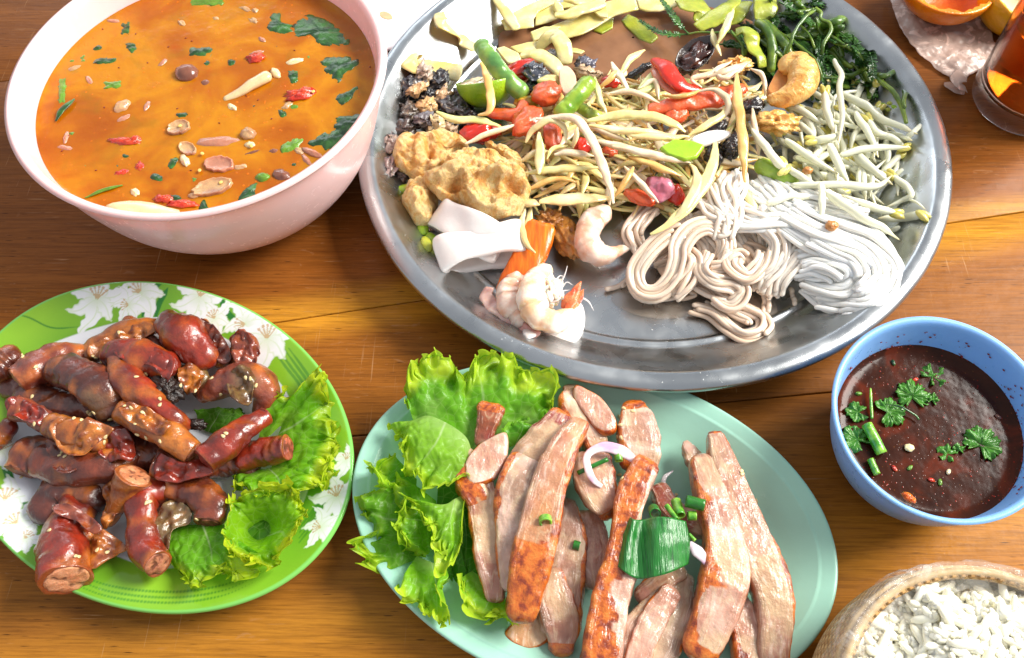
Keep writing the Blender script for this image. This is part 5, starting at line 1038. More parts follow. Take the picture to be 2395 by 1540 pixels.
for i, (out, z, m, lab) in enumerate([
    ([(690, 180), (800, 110), (900, 50), (1100, -20), (1260, -10), (1150, 50), (1040, 110), (1000, 180), (1005, 255), (880, 268), (730, 285), (720, 230)], 1.7, BAM, 'big jagged yellow bamboo slice at the far left of the heap'),
    ([(1020, 110), (1210, 20), (1245, 160), (1130, 205), (1010, 232)], 1.5, BAM, 'bamboo slice tucked behind the jagged one'),
    ([(970, 320), (1250, 200), (1500, 100), (1700, 20), (1950, -20), (1982, 95), (1750, 150), (1600, 240), (1450, 320), (1260, 358), (1190, 340), (1010, 388)], 1.6, BAM, 'broadest yellow bamboo slice lying across the juice'),
    ([(970, 300), (1100, 250), (1260, 245), (1140, 330), (1000, 388)], 1.9, BAM, 'folded end of bamboo above the broad slice'),
    ([(1540, 90), (1680, 50), (1700, 160), (1620, 150)], 1.95, BAM, 'small pale bamboo flake on top of the broad slice'),
    ([(1960, -20), (2390, -10), (2340, 60), (2180, 98), (2060, 92), (1985, 70)], 1.5, BAM, 'smooth bamboo slice right of the broad one at the photo edge'),
    ([(700, -30), (1000, -60), (1500, -60), (1700, -40), (1640, 60), (1300, 80), (1000, 60), (800, 70)], 1.1, BAM, 'bottom bamboo slice of the heap at the top photo edge'),
    ([(1820, 180), (1880, 120), (1960, 160), (2080, 280), (2170, 350), (2100, 400), (1990, 360), (1860, 240)], .92, BAMG, 'brownish bamboo slice half sunk in the juice'),
    ([(650, 440), (720, 420), (860, 500), (885, 560), (830, 605), (760, 590), (690, 500)], 2.2, BAM, 'pale bamboo chunk right behind the green bean'),
    ([(780, 450), (940, 395), (1060, 380), (1140, 330), (1090, 440), (960, 480), (850, 500)], 1.9, BAM, 'ridged bamboo flake between the bean and the arch'),
    ([(1300, 440), (1400, 450), (1480, 475), (1440, 500), (1320, 480)], 1.4, BAM, 'little yellow bamboo tip lying in the juice'),
    ([(1560, 280), (1700, 170), (1750, 160), (1740, 260), (1640, 310)], .95, BAMG, 'wet bamboo end dipping into the juice below the broad slice')]):
    sheetslab('bamboo_slice', 'C2', out, z, .13, m, lab, 'bamboo shoot', GB, 1., 100+i, True, (R_.uniform(-.05, .05), R_.uniform(-.05, .05)))
for i, (p, w_, h_, m, lab) in enumerate([
    ([(1210, 140, 2.0), (1330, 130, 2.1), (1450, 90, 2.1), (1650, 30, 2.0)], .55, .16, BAM, 'straight pale bamboo stick resting on the broad slice'),
    ([(110, 90, 2.9), (140, 200, 2.2), (230, 280, 1.7), (330, 380, 1.5), (460, 460, 1.6)], .55, .10, BAM, 'thin bamboo strip curling up the bright tray wall'),
    ([(1040, 480, 1.8), (1110, 370, 2.4), (1190, 330, 2.6), (1260, 400, 2.6), (1285, 500, 2.2), (1290, 590, 1.8)], .6, .14, BAM, 'arched bamboo strip standing over the juice'),
    ([(640, -20, 2.2), (700, 60, 2.1), (770, 160, 2.0), (840, 270, 1.9)], .4, .14, BAM, 'narrow bamboo stick across the jagged slice'),
    ([(880, 520, 2.0), (1000, 510, 2.3), (1130, 560, 2.4), (1230, 650, 2.2), (1250, 720, 1.9)], .55, .18, BAM, 'long curved pale strip over the red tomato'),
    ([(1220, 40, 1.7), (1230, 90, 1.7), (1250, 130, 1.7)], .35, .14, BAM, 'short bamboo stick near the top photo edge'),
    ([(1300, 0, 1.9), (1420, 20, 2.0), (1560, -20, 2.0)], .35, .14, BAM, 'bamboo stick at the very top of the heap')]):
    tag(strand('bamboo_strip', 'C2', p, w_, h_, m, n=30, taper=(.6, 1, 1, .8), amp=.05, seed=i*3), lab, 'bamboo shoot', GB)
tag(strand('bamboo_strip', 'A2', [(352, 395, 2.3), (420, 470, 1.9), (560, 510, 1.7), (760, 540, 1.6)], .85, .16, BAM, n=30, taper=(.7, 1, 1, .9), amp=.06, seed=40), 'wide bamboo strip behind the black snails at the left tray wall', 'bamboo shoot', GB)
for i, (p, w_, m, lab) in enumerate([
    ([(430, -10, 2.0), (520, 40, 2.1), (580, 90, 2.0), (560, 160, 1.7)], 1.1, BAMG, 'wet yellow green bamboo slice right of the heap'),
    ([(545, 185, 2.0), (640, 120, 2.3), (720, 60, 2.4), (790, -10, 2.2)], .75, BAMG, 'yellow green bamboo strip slanting to the top photo edge'),
    ([(700, 150, 1.7), (790, 90, 1.9), (850, 20, 1.9)], .8, BAMG, 'shaded green bamboo strip behind the slanting one'),
    ([(1000, -20, 2.6), (970, 60, 2.6), (950, 140, 2.2)], .85, BAMG, 'upright yellow green strip among the water mimosa'),
    ([(780, 215, 2.6), (850, 195, 2.9), (890, 230, 2.9), (900, 300, 2.7), (940, 370, 2.5), (950, 430, 2.2)], .55, BAMG, 'bent yellow strip lying over the water mimosa stems')]):
    tag(strand('bamboo_strip', 'A3', p, w_, .12, m, n=28, taper=(.6, 1, .9, .6), amp=.08, seed=60+i, twist=.5), lab, 'bamboo shoot', GB)
# ---- water mimosa
def leafy_sprig(pts, size, seed, label, key='C1'):
    C = resample(W(key, pts), 26); V0, F0, _, _ = sweep(C, .06, .06, 6); parts = [(V0, F0)]; T, A, U = frames(C); r = np.random.default_rng(seed)
    k = 24 if size < .5 else 26
    base = np.array([[0, 0, 0], [.35, .17, .04], [.75, .15, .03], [1, 0, 0], [.75, -.15, .03], [.35, -.17, .04], [.5, 0, -.03]]); bf = [[0, 1, 6], [1, 2, 6], [2, 3, 6], [3, 4, 6], [4, 5, 6], [5, 0, 6]]
    for i in range(3, 26):
        L = size*(1-.5*(i/26)**2)*(.6+.4*min(1, i/8))
        for sg in (-1, 1):
            for h in (0, 1):
                d = sg*A[i]*(.75+r.normal()*.1)+T[i]*(.55+r.normal()*.15)+U[i]*(.15+r.normal()*.22); d /= np.linalg.norm(d); sd = np.cross(d, U[i]); sd /= np.linalg.norm(sd)
                q = C[i]+T[i]*h*.06+(base[:, :1]*d+base[:, 1:2]*sd*1.1+base[:, 2:3]*U[i])*L; parts.append((q, bf))
    V, Fq = join(parts); return tag(mk('mimosa_sprig', V, Fq, LEAFD, None, None), label, 'water mimosa', 'water mimosa greens on the tray')
for i, (p, s_, lab) in enumerate([
    ([(430, 300, 2.2), (340, 210, 2.4), (270, 110, 2.4), (190, 0, 2.3)], .38, 'feathery green sprig hanging over the brown juice to the top edge'),
    ([(430, 310, 2.1), (250, 310, 2.0), (120, 270, 1.7), (0, 190, 1.5)], .36, 'dark feathery sprig trailing left over the sunk bamboo'),
    ([(1780, 290, 2.4), (1880, 370, 2.6), (1970, 480, 2.5), (2010, 600, 2.3)], .6, 'fluffy leaf spray at the right side of the greens'),
    ([(1800, 400, 2.1), (1900, 480, 2.2), (1990, 590, 2.0), (2080, 740, 1.7), (2110, 860, 1.4)], .45, 'long leaf spray running down toward the bean sprouts'),
    ([(720, 400, 1.9), (800, 400, 2.0), (900, 420, 1.9)], .45, 'leafy sprig behind the black shell'),
    ([(1480, 40, 2.4), (1560, 30, 2.5), (1640, 20, 2.4)], .7, 'broad leafed tip at the top photo edge'),
    ([(1500, 500, 2.0), (1580, 580, 2.0), (1640, 680, 1.9), (1660, 760, 1.7)], .4, 'leaf spray right behind the big golden cashew'),
    ([(1650, 480, 1.8), (1740, 560, 1.8), (1820, 690, 1.6), (1850, 800, 1.3)], .45, 'shaded spray beneath the others near the sprouts'),
    ([(1250, 120, 1.9), (1340, 150, 2.0), (1460, 140, 1.9)], .45, 'dark sprig across the upper stems'),
    ([(1400, 350, 1.7), (1480, 420, 1.7), (1560, 520, 1.6)], .45, 'sprig lying deep in the stems'),
    ([(1800, 780, 1.3), (1900, 820, 1.3), (1990, 830, 1.2)], .35, 'teal green sprig flat on the tray above the sprouts'),
    ([(1550, 300, 1.6), (1700, 330, 1.7), (1830, 360, 1.7)], .5, 'sprig under the fluffy leaf spray'),
    ([(1050, 560, 1.6), (1130, 600, 1.5), (1210, 680, 1.4)], .3, 'dark bluish sprig left of the cashew')]):
    leafy_sprig(p, s_, 200+i, lab)
def inpoly_(x, y, pl):
    c = False; j = len(pl)-1
    for i in range(len(pl)):
        if (pl[i, 1] > y) != (pl[j, 1] > y) and x < (pl[j, 0]-pl[i, 0])*(y-pl[i, 1])/(pl[j, 1]-pl[i, 1])+pl[i, 0]: c = not c
        j = i
    return c

stems = [[(1060, 210, 2.5), (1130, 260, 2.7), (1170, 350, 2.6), (1185, 480, 2.3), (1180, 620, 1.8)], [(1120, 210, 2.2), (1220, 320, 2.3), (1300, 420, 2.1), (1350, 500, 1.8)],
 [(1280, 560, 1.8), (1340, 420, 2.8), (1400, 270, 3.3), (1490, 160, 3.4), (1580, 75, 3.3)], [(1580, 75, 3.3), (1630, 120, 3.3), (1620, 160, 3.2), (1700, 220, 3.1), (1710, 290, 3.0), (1650, 400, 2.8), (1630, 480, 2.4)],
 [(440, 300, 2.0), (560, 295, 2.1), (760, 290, 2.3), (900, 300, 2.3), (1050, 310, 2.2), (1230, 300, 2.1)], [(1850, 165, 2.2), (1760, 190, 2.2), (1600, 250, 2.1), (1450, 300, 2.0)],
 [(1800, 250, 1.9), (1690, 290, 1.9), (1560, 320, 1.9), (1400, 330, 1.8)], [(1260, 290, 2.2), (1380, 380, 2.4), (1490, 460, 2.5), (1580, 560, 2.4), (1630, 680, 2.1), (1590, 760, 1.7)],
 [(1400, 0, 2.2), (1380, 60, 2.2), (1340, 110, 2.1)], [(1440, 230, 2.6), (1520, 310, 2.6), (1570, 430, 2.4)], [(820, 280, 2.7), (900, 380, 2.5), (930, 470, 2.3), (940, 560, 2.0)],
 [(2090, 670, 1.5), (2200, 680, 1.6), (2330, 620, 2.0)], [(2090, 680, 1.4), (2290, 690, 1.9), (2360, 760, 2.0), (2370, 880, 1.8), (2380, 960, 1.5)], [(2130, 700, 1.2), (2290, 850, 1.4), (2360, 960, 1.5), (2395, 1100, 1.4)],
 [(1700, 300, 2.5), (1790, 380, 2.6), (1950, 480, 2.5), (2080, 660, 2.0)], [(1560, 80, 2.8), (1450, 110, 2.9), (1290, 115, 2.6)], [(1500, 300, 1.6), (1600, 400, 1.7), (1750, 500, 1.6), (1850, 620, 1.4)], [(1250, 350, 1.5), (1330, 500, 1.5), (1400, 640, 1.4)], [(1900, 560, 1.5), (2000, 700, 1.4), (2060, 850, 1.2)]]
wd = [.30, .34, .10, .11, .07, .30, .28, .09, .36, .08, .09, .16, .14, .13, .09, .12, .2, .25, .1]
for i, (p, w_) in enumerate(zip(stems, wd)):
    tag(strand('mimosa_stem_piece', 'C1', p, w_*1.15, w_, STEMG, n=30, ns=8, taper=(.9, 1, 1, .85), amp=.05, seed=300+i), ['thick bent green stem', 'straight thick stem beside the bent one', 'thin upright stem rising to a joint', 'wiry tendril looping down from the joint', 'long horizontal stem across the greens', 'cut pale green stem pointing right', 'second cut stem below the pale one', 'thin curved stem passing behind the cashew', 'thick stem at the top photo edge', 'short wiry stem in the middle of the greens', 'thin stem beside the yellow bent strip', 'short stem with a forked tip at the right', 'curly stem nearest the right tray wall', 'stem trailing down beside the sprouts', 'thin stem under the fluffy leaf spray', 'dark stem crossing near the top', 'low stem deep in the greens', 'low thick stem near the cashew', 'lowest stem near the sprouts'][i]+' of water mimosa', 'water mimosa', 'water mimosa greens on the tray')
gr = np.random.default_rng(8); gp = np.array([(800, 230), (1100, 120), (1350, -20), (1700, -20), (1850, 150), (1950, 300), (2060, 480), (2120, 700), (2050, 860), (1850, 830), (1700, 780), (1560, 900), (1400, 560), (1180, 640), (950, 560)], float); k = 0
while k < 62:
    x, y = gr.uniform(800, 2120), gr.uniform(-20, 860)
    if not inpoly_(x, y, gp): continue
    a = gr.normal(.9, .6); L = gr.uniform(70, 190); z = gr.uniform(.8, 2.3); dx, dy = math.cos(a)*L, math.sin(a)*L; b_ = gr.normal(0, 45); pts = [(x-dx, y-dy, z-.2), (x-b_*math.sin(a), y+b_*math.cos(a), z+.2), (x+dx, y+dy, z-.3)]
    if k % 5 < 3: leafy_sprig(pts, gr.uniform(.3, .6), 1300+k, 'dark feathery water mimosa sprig '+near(x*.26042+1496.9, y*.26042, LM[23:]))
    else: tag(strand('mimosa_stem_piece', 'C1', pts, gr.uniform(.08, .24), gr.uniform(.08, .2), STEMG, n=20, ns=8, taper=(.9, 1, 1, .8), amp=.05, seed=1400+k), 'green water mimosa stem '+('thick ' if k % 2 else 'thin ')+near(x*.26042+1496.9, y*.26042, LM[23:]), 'water mimosa', 'water mimosa greens on the tray')
    k += 1
for i, (x, y) in enumerate([(2180, 940), (2240, 930), (2280, 960), (2230, 985)]):
    blob('herb_bud', 'C1', x, y, 1.5, (.16, .14, .08), BAMG if i % 2 else LIMEG, 'tiny curled green bud between greens and sprouts', 'herb', 'buds between greens and sprouts', 400+i, .25)
# ---- dark snails / black fungus at the left wall
t_ = NT('snail_meat'); c_ = t_.attr(); n_ = t_.noise(1.6, 5, dist=1.2, rough=.7)
c_ = t_.mix(t_.gray(n_, .5, .62), c_, (26, 24, 28)); c_ = t_.mix(t_.gray(t_.noise(2.3, 4, dist=.8), .60, .70, 0, .8), c_, (176, 156, 128))
SNAIL = t_.fin(c_, .25, t_.bump(t_.noise(3.5, 5), .10), coat=.8, coatr=.08, sss=.1, sscale=.2)
def snail(key, x, y, z, r, c, seed, label, spin=0, amp=.3):
    V, Fq = lump(W(key, [(x, y)], z)[0], r, seed, amp, .7, 18, 24, (R_.uniform(-.4, .4), R_.uniform(-.4, .4), spin)); V += .10*WN(1.6, seed, 3)(V)[:, None]*[1, 1, .6]
    tag(mk('snail_meat', V, Fq, SNAIL, None, np.tile(lin(c), (len(V), 1))), label, 'snail', 'dark snail meat by the left tray wall')
for i, (x, y, z, r, c, lab) in enumerate([(490, 540, 2.4, (.7, .55, .5), (190, 168, 148), 'pinkish cream snail lump at the far end of the dark pile'), (400, 640, 2.0, (.85, .8, .6), (60, 58, 64), 'shaggy black snail piece at the left tray wall'), (450, 660, 2.6, (.35, .75, .3), (200, 160, 110), 'snail with a cream coloured torn edge'), (520, 700, 2.0, (.6, .5, .4), (30, 30, 34), 'shiny jet black snail lump in the dark pile'),
    (600, 600, 1.9, (.7, .6, .5), (50, 46, 50), 'black snail piece right behind the jet black lump'), (630, 720, 1.9, (.6, .6, .45), (196, 160, 120), 'tan snail foot in the middle of the dark pile'), (700, 780, 1.8, (.9, .75, .5), (84, 80, 84), 'grey black snail piece below the lime'), (400, 820, 1.9, (.75, .6, .45), (110, 96, 84), 'grey snail piece on the left of the dark pile'),
    (520, 790, 2.1, (.5, .65, .4), (206, 166, 112), 'golden tan snail piece in the middle left'), (500, 890, 2.1, (.62, .62, .4), (110, 104, 108), 'flat grey snail disc above the pork rinds'), (580, 930, 1.9, (.6, .65, .45), (212, 190, 140), 'cream yellow snail tip beside the grey disc'), (370, 950, 1.7, (.7, .6, .4), (80, 66, 60), 'crumpled black brown snail skin at the left'),
    (260, 1070, 1.8, (.75, .45, .3), (150, 130, 120), 'grey brown snail flap left of the big pork rind'), (250, 1220, 1.4, (.7, .4, .25), (170, 146, 140), 'pale snail strip in the shade at the left wall'), (330, 1290, 1.2, (.6, .45, .25), (110, 90, 84), 'small brown shred in the shade at the left wall'), (800, 840, 1.5, (.9, .6, .4), (40, 36, 40), 'dark snail piece below the lime'), (660, 880, 1.4, (1.0, .7, .4), (30, 28, 30), 'black snail piece deep in the shade of the pile'), (330, 1130, 1.1, (.9, .9, .4), (28, 26, 28), 'black lump hidden under the pork rind'), (800, 720, 1.6, (.8, .7, .5), (44, 40, 44), 'black snail lump touching the lime rind'), (680, 960, 1.7, (.6, .4, .3), (196, 164, 130), 'tan curl at the top of the big pork rind')]):
    snail('A2', x, y, z, r, c, 500+i, lab, R_.uniform(0, 3))
for i, (x, y, z, r, c, lab) in enumerate([(1030, 690, 2.3, (.95, .75, .5), (70, 74, 86), 'black blue snail piece right of the green bean'), (1190, 530, 1.9, (.55, .42, .35), (120, 118, 120), 'grey snail lump by the arched bamboo'), (1480, 600, 1.6, (.7, .5, .4), (90, 88, 104), 'shiny dark grey ball at the edge of the juice'), (1500, 680, 1.6, (.9, .4, .3), (206, 176, 140), 'cream snail foot below the dark grey ball'), (1970, 680, 1.8, (1.15, .28, .25), (20, 16, 18), 'black stick shaped piece in front of the red chili'), (1000, 830, 1.8, (.6, .5, .4), (40, 40, 44), 'small black piece above the tomato wedge')]):
    snail('C2', x, y, z, r, c, 530+i, lab, .3 if i == 4 else -.3, .2)
# ---- lime
def lime(key, x, y, z, R, nrm, label):
    root = thing('lime_half', label, 'lime', W(key, [(x, y)], z)[0]); n = 48
    th = np.linspace(0, 2*np.pi, n, endpoint=False); rows = []
    for a in np.linspace(.02, np.pi/2, 18): rows.append(np.c_[np.cos(th)*R*np.sin(a), np.sin(th)*R*np.sin(a), np.full(n, -R*.92*np.cos(a))])
    for r_, z_ in ((.99, .03), (.95, .035), (.90, 0)): rows.append(np.c_[np.cos(th)*R*r_, np.sin(th)*R*r_, np.full(n, z_)])
    V = orient(np.concatenate(rows), nrm)+W(key, [(x, y)], z)[0]
    t = NT('lime_rind'); c = t.ramp(t.noise(.5, 3), [(.3, (96, 150, 20)), (.6, (146, 186, 30)), (.8, (178, 196, 40))]); m = t.fin(c, .3, t.bump(t.voro(9.), .02), coat=.4, sss=.15, sscale=.2)
    mk('rind', V, grid_faces(len(rows), n, cv=True)[:, ::-1], m, root)
    rows = []; r_ = np.linspace(.93, .01, 14); w = WN(.8, 3, 3)
    for q in r_:
        seg = .06*np.abs(np.sin(th*4))*(1-q)*2; X = np.c_[np.cos(th)*R*q, np.sin(th)*R*q, -.02-.28*(1-q**2)*0+.10*w(np.c_[np.cos(th)*q*2, np.sin(th)*q*2, th*0])-.12*(np.abs(np.sin(th*4)) < .2)*(q < .85)*(q > .12)]; rows.append(X)
    V = orient(np.concatenate(rows), nrm)+W(key, [(x, y)], z)[0]
    t = NT('lime_pulp'); c = t.ramp(t.noise(1.4, 4, dist=1.), [(.3, (206, 168, 120)), (.55, (228, 206, 160)), (.75, (196, 176, 100))]); m = t.fin(c, .2, t.bump(t.noise(4., 4), .06), coat=.7, sss=.5, sscale=.4)
    mk('pulp', V, grid_faces(14, n, cv=True), m, root)
lime('A2', 950, 590, 2.6, 1.95, (-.15, .62, .8), 'squeezed green lime half with its cut face up beside the bean')
LB = food('long_bean', None, .25, 1.4, .28, .02, 6, .3, .3, coat=.5)
def bean(key, pts, r, label, seed, cc=((84, 136, 66), (134, 170, 70))):
    C = resample(W(key, pts), 50); V, Fq, u, t = sweep(C, r, r, 20, 2, 0, 'round', 3)
    w = WN(1.1, seed, 3); cen = np.array([C[int(a*49+.5)] for a in u]); N_ = V-cen; N_ /= np.linalg.norm(N_, axis=1)[:, None]+1e-6
    L = np.linalg.norm(np.diff(C, axis=0), axis=1).sum(); V = V+N_*(.018*np.sin(u*L*6+t+2*w(V))+.03*w(V))[:, None]
    Cc = mixc(lin(cc[0]), lin(cc[1]), np.clip(.5+.6*w(V*.6), 0, 1)); e = np.clip((np.abs(u-.5)-.485)/.01, 0, 1); Cc = mixc(Cc, lin((196, 206, 120)), e)
    tag(mk('long_bean_piece', V, Fq, LB, None, Cc), label, 'green bean', 'long bean pieces in the salad')
bean('A2', [(930, 350, 3.6), (1010, 470, 3.6), (1110, 590, 3.2), (1205, 680, 2.7)], .58, 'dark green ribbed long bean piece leaning on the lime', 1)
bean('A2', [(1700, 630, 3.9), (1620, 720, 3.7), (1520, 830, 3.3)], .56, 'bright green long bean piece standing in the middle of the salad', 2, ((112, 160, 40), (160, 190, 60)))
bean('A2', [(1630, 790, 2.6), (1720, 850, 2.6), (1800, 885, 2.4)], .42, 'light green bean end lying under the papaya shreds', 3, ((160, 186, 70), (190, 200, 90)))
bean('A3', [(960, 1070, 2.4), (1060, 1120, 2.5), (1140, 1150, 2.5)], .5, 'green bean stub between the salad and the bean sprouts', 4, ((140, 176, 50), (160, 190, 70)))
# ---- tomatoes, chilies
GTM = 'tomato pieces in the papaya salad'
for i, (key, x, y, z, r, m, lab, sp) in enumerate([('A2', 1230, 520, 2.0, (1.3, .7, .5), REDC, 'red tomato skin behind the bamboo and the black snail', .3), ('A2', 1400, 690, 3.0, (1.0, .85, .6), SALM, 'orange red tomato lump left of the upright bean', .5), ('A2', 1260, 900, 3.0, (.85, 1.25, .6), SALM, 'juicy orange tomato wedge in the left of the salad', -.5), ('A2', 1440, 990, 2.9, (.55, 1.2, .5), SALM, 'orange tomato strip under the looped papaya shred', 0.), ('A2', 900, 980, 2.4, (1.25, .75, .6), REDC, 'shiny red cherry tomato half behind the pork rinds', .2), ('A2', 1670, 1080, 2.9, (.55, .5, .35), REDC, 'small red chili bit in the middle of the salad', .4), ('A2', 1870, 1120, 2.7, (.5, .35, .3), SALM, 'little orange red bit right of the red chili bit', 0), ('A2', 1420, 600, 2.6, (.8, .45, .3), BAM, 'yellowish tomato core left of the upright bean', .2),
    ('A2', 1250, 760, 2.4, (.75, .45, .4), food('yellow_orange', (222, 150, 40), .3, 1.2, .25, .02, 5, .4, coat=.7, hue=(150, 170, 40)), 'yellow orange pepper piece at the lime rind', .1), ('A3', 400, 740, 3.1, (.8, .62, .4), SALM, 'seedy tomato flesh on the right of the salad', .4), ('A3', 300, 1210, 2.6, (.95, .85, .6), food('red_onion', (196, 100, 120), .2, 1., .22, .02, 5, .4, coat=.8, hue=(226, 150, 170)), 'shiny purple pink onion piece above the noodles', .5), ('A3', 170, 1270, 2.5, (1.0, .42, .35), SALM, 'pink tomato wedge left of the purple onion', -.45), ('A3', 400, 1250, 2.2, (.5, .7, .4), REDC, 'dark red tomato skin behind the purple onion', 0), ('A2', 1890, 600, 2.4, (.8, .45, .3), REDC, 'red tomato skin under the crossed papaya shreds', .3)]):
    blob('tomato_piece', key, x, y, z, r, m, lab, 'tomato' if 'onion' not in lab else 'onion', GTM, 600+i, .14, .5, sp, nu=18, nv=26)
tag(strand('pepper_strip', 'A2', [(960, 840, 2.5), (1080, 840, 2.7), (1180, 850, 2.7), (1240, 780, 2.7)], .5, .3, SALM, taper=(.5, 1, 1.1, .8), n=26, amp=.08, seed=9), 'salmon coloured pepper strip below the lime', 'pepper')
tag(strand('chili_slice', 'A3', [(270, 390, 3.2), (330, 430, 3.6), (380, 500, 3.6), (450, 560, 3.4), (550, 575, 3.1)], .55, .28, REDC, taper=(.7, 1, 1, .5), n=30, amp=.05, seed=10), 'curved bright red chili slice right below the black shell', 'chili')
tag(strand('chili_slice', 'A3', [(285, 400, 2.9), (310, 480, 3.2), (370, 560, 3.1), (470, 590, 2.9)], .6, .18, food('chili_inside', (232, 150, 120), .15, 1.4, .25, .02, 5, .4, coat=.6), taper=(.6, 1, 1, .5), n=30, amp=.05, seed=11), 'pale inside flesh of the red chili slice', 'chili')
tag(strand('tomato_strip', 'A3', [(230, 710, 3.1), (350, 680, 3.4), (500, 650, 3.5), (680, 620, 3.4), (820, 575, 3.2)], .62, .35, SALM, taper=(.6, 1.1, 1, .7), n=36, amp=.1, seed=12), 'long salmon red tomato strip across the upper right of the salad', 'tomato')
# ---- shell and cashew
def shellfish():
    n = 44; th = np.linspace(0, 2*np.pi, n, endpoint=False); c = W('C1', [(490, 500)], 2.6)[0]; root = thing('black_shell', 'black opened shell with dark meat standing in the salad', 'shell', c)
    e = 1+.12*np.cos(th); rows = []
    for k, z in ((.02, -.75), (.4, -.68), (.7, -.45), (.92, -.12), (1., .1), (.98, .13), (.94, .1), (.85, -.05), (.62, -.32), (.3, -.5), (.02, -.55)): rows.append(np.c_[np.cos(th)*1.55*k*e, np.sin(th)*1.05*k, np.full(n, z)])
    nr = (-.25, -.1, .95); V = orient(rotz(np.concatenate(rows), .75), nr)+c; w = WN(.9, 3, 3); V += .04*w(V)[:, None]
    t = NT('shell_black'); cc = t.ramp(t.noise(1.4, 5), [(.35, (24, 18, 18)), (.6, (54, 42, 40)), (.8, (150, 134, 120))]); mk('shell', V, grid_faces(11, n, cv=True), t.fin(cc, .25, t.bump(t.noise(2.5, 4), .05), coat=.7), root)
    V, Fq = lump((0, 0, 0), (1.2, .7, .4), 8, .3, .8, 18, 26); V = orient(rotz(V, .75), nr)+c-np.array(nr)*.28; t = NT('shell_meat'); cc = t.ramp(t.noise(1.2, 5, dist=1.), [(.3, (34, 16, 12)), (.6, (78, 40, 28)), (.8, (130, 84, 56))]); mk('meat', V, Fq, t.fin(cc, .25, t.bump(t.noise(3., 4), .08), coat=.8), root)
shellfish()
t = NT('golden_nut'); cc = t.ramp(t.noise(1.2, 5, dist=.8, rough=.6), [(.25, (196, 120, 46)), (.45, (226, 164, 78)), (.6, (236, 190, 112)), (.8, (206, 136, 56))])
NUT = t.fin(cc, .38, t.bump(t.noise(3.2, 5, dist=.5), .12), coat=.5, sss=.25, sscale=.3)
def cashew():
    root = thing('fried_cashew', 'large golden roasted cashew nut resting on top at the right of the salad', 'nut', W('C1', [(1380, 720)], 3)[0])
    C = resample(W('C1', [(1330, 590, 3.9), (1410, 575, 4.0), (1465, 650, 4.0), (1460, 750, 3.9), (1380, 840, 3.7), (1280, 880, 3.5), (1200, 890, 3.4)]), 44)
    V, Fq, u, t_ = sweep(C, np.interp(np.linspace(0, 1, 44), [0, .2, .5, .8, 1], [.7, .95, .95, .7, .45]), np.interp(np.linspace(0, 1, 44), [0, .2, .5, .8, 1], [.6, .8, .8, .6, .4]), 26, 2, 0, 'round', 6); V += .06*WN(.9, 4, 3)(V)[:, None]; mk('nut_half', V, Fq, NUT, root)
    o = sheetslab('inner_half', 'C1', [(1150, 790), (1180, 720), (1240, 620), (1310, 560), (1370, 570), (1350, 660), (1320, 760), (1240, 830), (1170, 840)], 3.6, .6, food('nut_inside', (206, 134, 66), .15, 1.2, .4, .03, 4, .3), None, None, amp=.03)
    par = Vector(root['_o']); o.parent = root; o.location = o.location-root.location
cashew()
# ---- pork rinds
t = NT('pork_rind'); n1 = t.noise(.8, 5, dist=1.4, rough=.6); cc = t.ramp(n1, [(.25, (216, 138, 46)), (.40, (238, 184, 98)), (.54, (250, 220, 156)), (.75, (236, 180, 96))])
fz = t.noise(3.5, 5, dist=2.5, rough=.7); cc = t.mix(t.gray(fz, .5, .7, 0, .5), cc, (176, 112, 52)); at_ = t.attr(); cc = t.mix(1., cc, at_, 'MULTIPLY')
nb = t.bump(fz, .2); nb = t.bump(t.noise(1.4, 4, dist=1.), .28, 1., nb); RIND = t.fin(cc, .5, nb, sss=.3, sscale=.35, coat=.25, coatr=.3)
def rind(out, z, h, label, seed, dents=(), key='C3', tilt=(0, 0)):
    n = 110; o = loop_resample(W(key, out, z), n); c0 = o.mean(0); w1, w2, w3 = WN(.28, seed, 3), WN(.8, seed+1, 3), WN(2.2, seed+2, 2); V = []; K = []
    for k in np.linspace(.01, 1, 30): V.append(c0+(o-c0)*k+[0, 0, h*math.sqrt(max(0, 1-k**2.6))]); K.append(np.full(n, k))
    for k, d in ((1., -.15), (.95, -.35), (.8, -.5), (.4, -.55), (.01, -.55)): V.append(c0+(o-c0)*k+[0, 0, d]); K.append(np.full(n, 1.))
    V = np.concatenate(V); K = np.concatenate(K)
    for (x, y, r, d) in dents:
        q = W(key, [(x, y)], z+h*.7)[0]; V[:, 2] -= d*np.exp(-(((V[:, 0]-q[0])**2+(V[:, 1]-q[1])**2)/r**2))*(V[:, 2] > z)
    am = np.where(V[:, 2] > z-.1, 1, .3); V[:, 2] += am*(.35*h*w1(V)+.13*w2(V)+.055*w3(V)-.10*np.clip(w2(V*.7+3)-.4, 0, 1)); V[:, :2] += .06*np.c_[w2(V+5), w2(V+9)]; V[:, 2] += (V-c0)[:, 0]*tilt[0]+(V-c0)[:, 1]*tilt[1]
    Cc = np.ones((len(V), 3)); 
    for (x, y, r, d) in dents:
        q = W(key, [(x, y)], z+h*.7)[0]; g = np.exp(-(((V[:, 0]-q[0])**2+(V[:, 1]-q[1])**2)/(r*.9)**2))[:, None]; Cc = Cc*(1-g)+g*np.array([.92, .62, .34])
    return tag(mk('pork_rind', V, grid_faces(35, n, cv=True), RIND, None, Cc), label, 'pork rind', 'puffed pork rinds on the tray')
rind([(390, 1080), (450, 970), (600, 900), (720, 950), (780, 1060), (745, 1180), (720, 1330), (640, 1365), (540, 1350), (480, 1290), (410, 1180)], 1.7, 1.1, 'small round puffed pork rind at the lower left', 1)
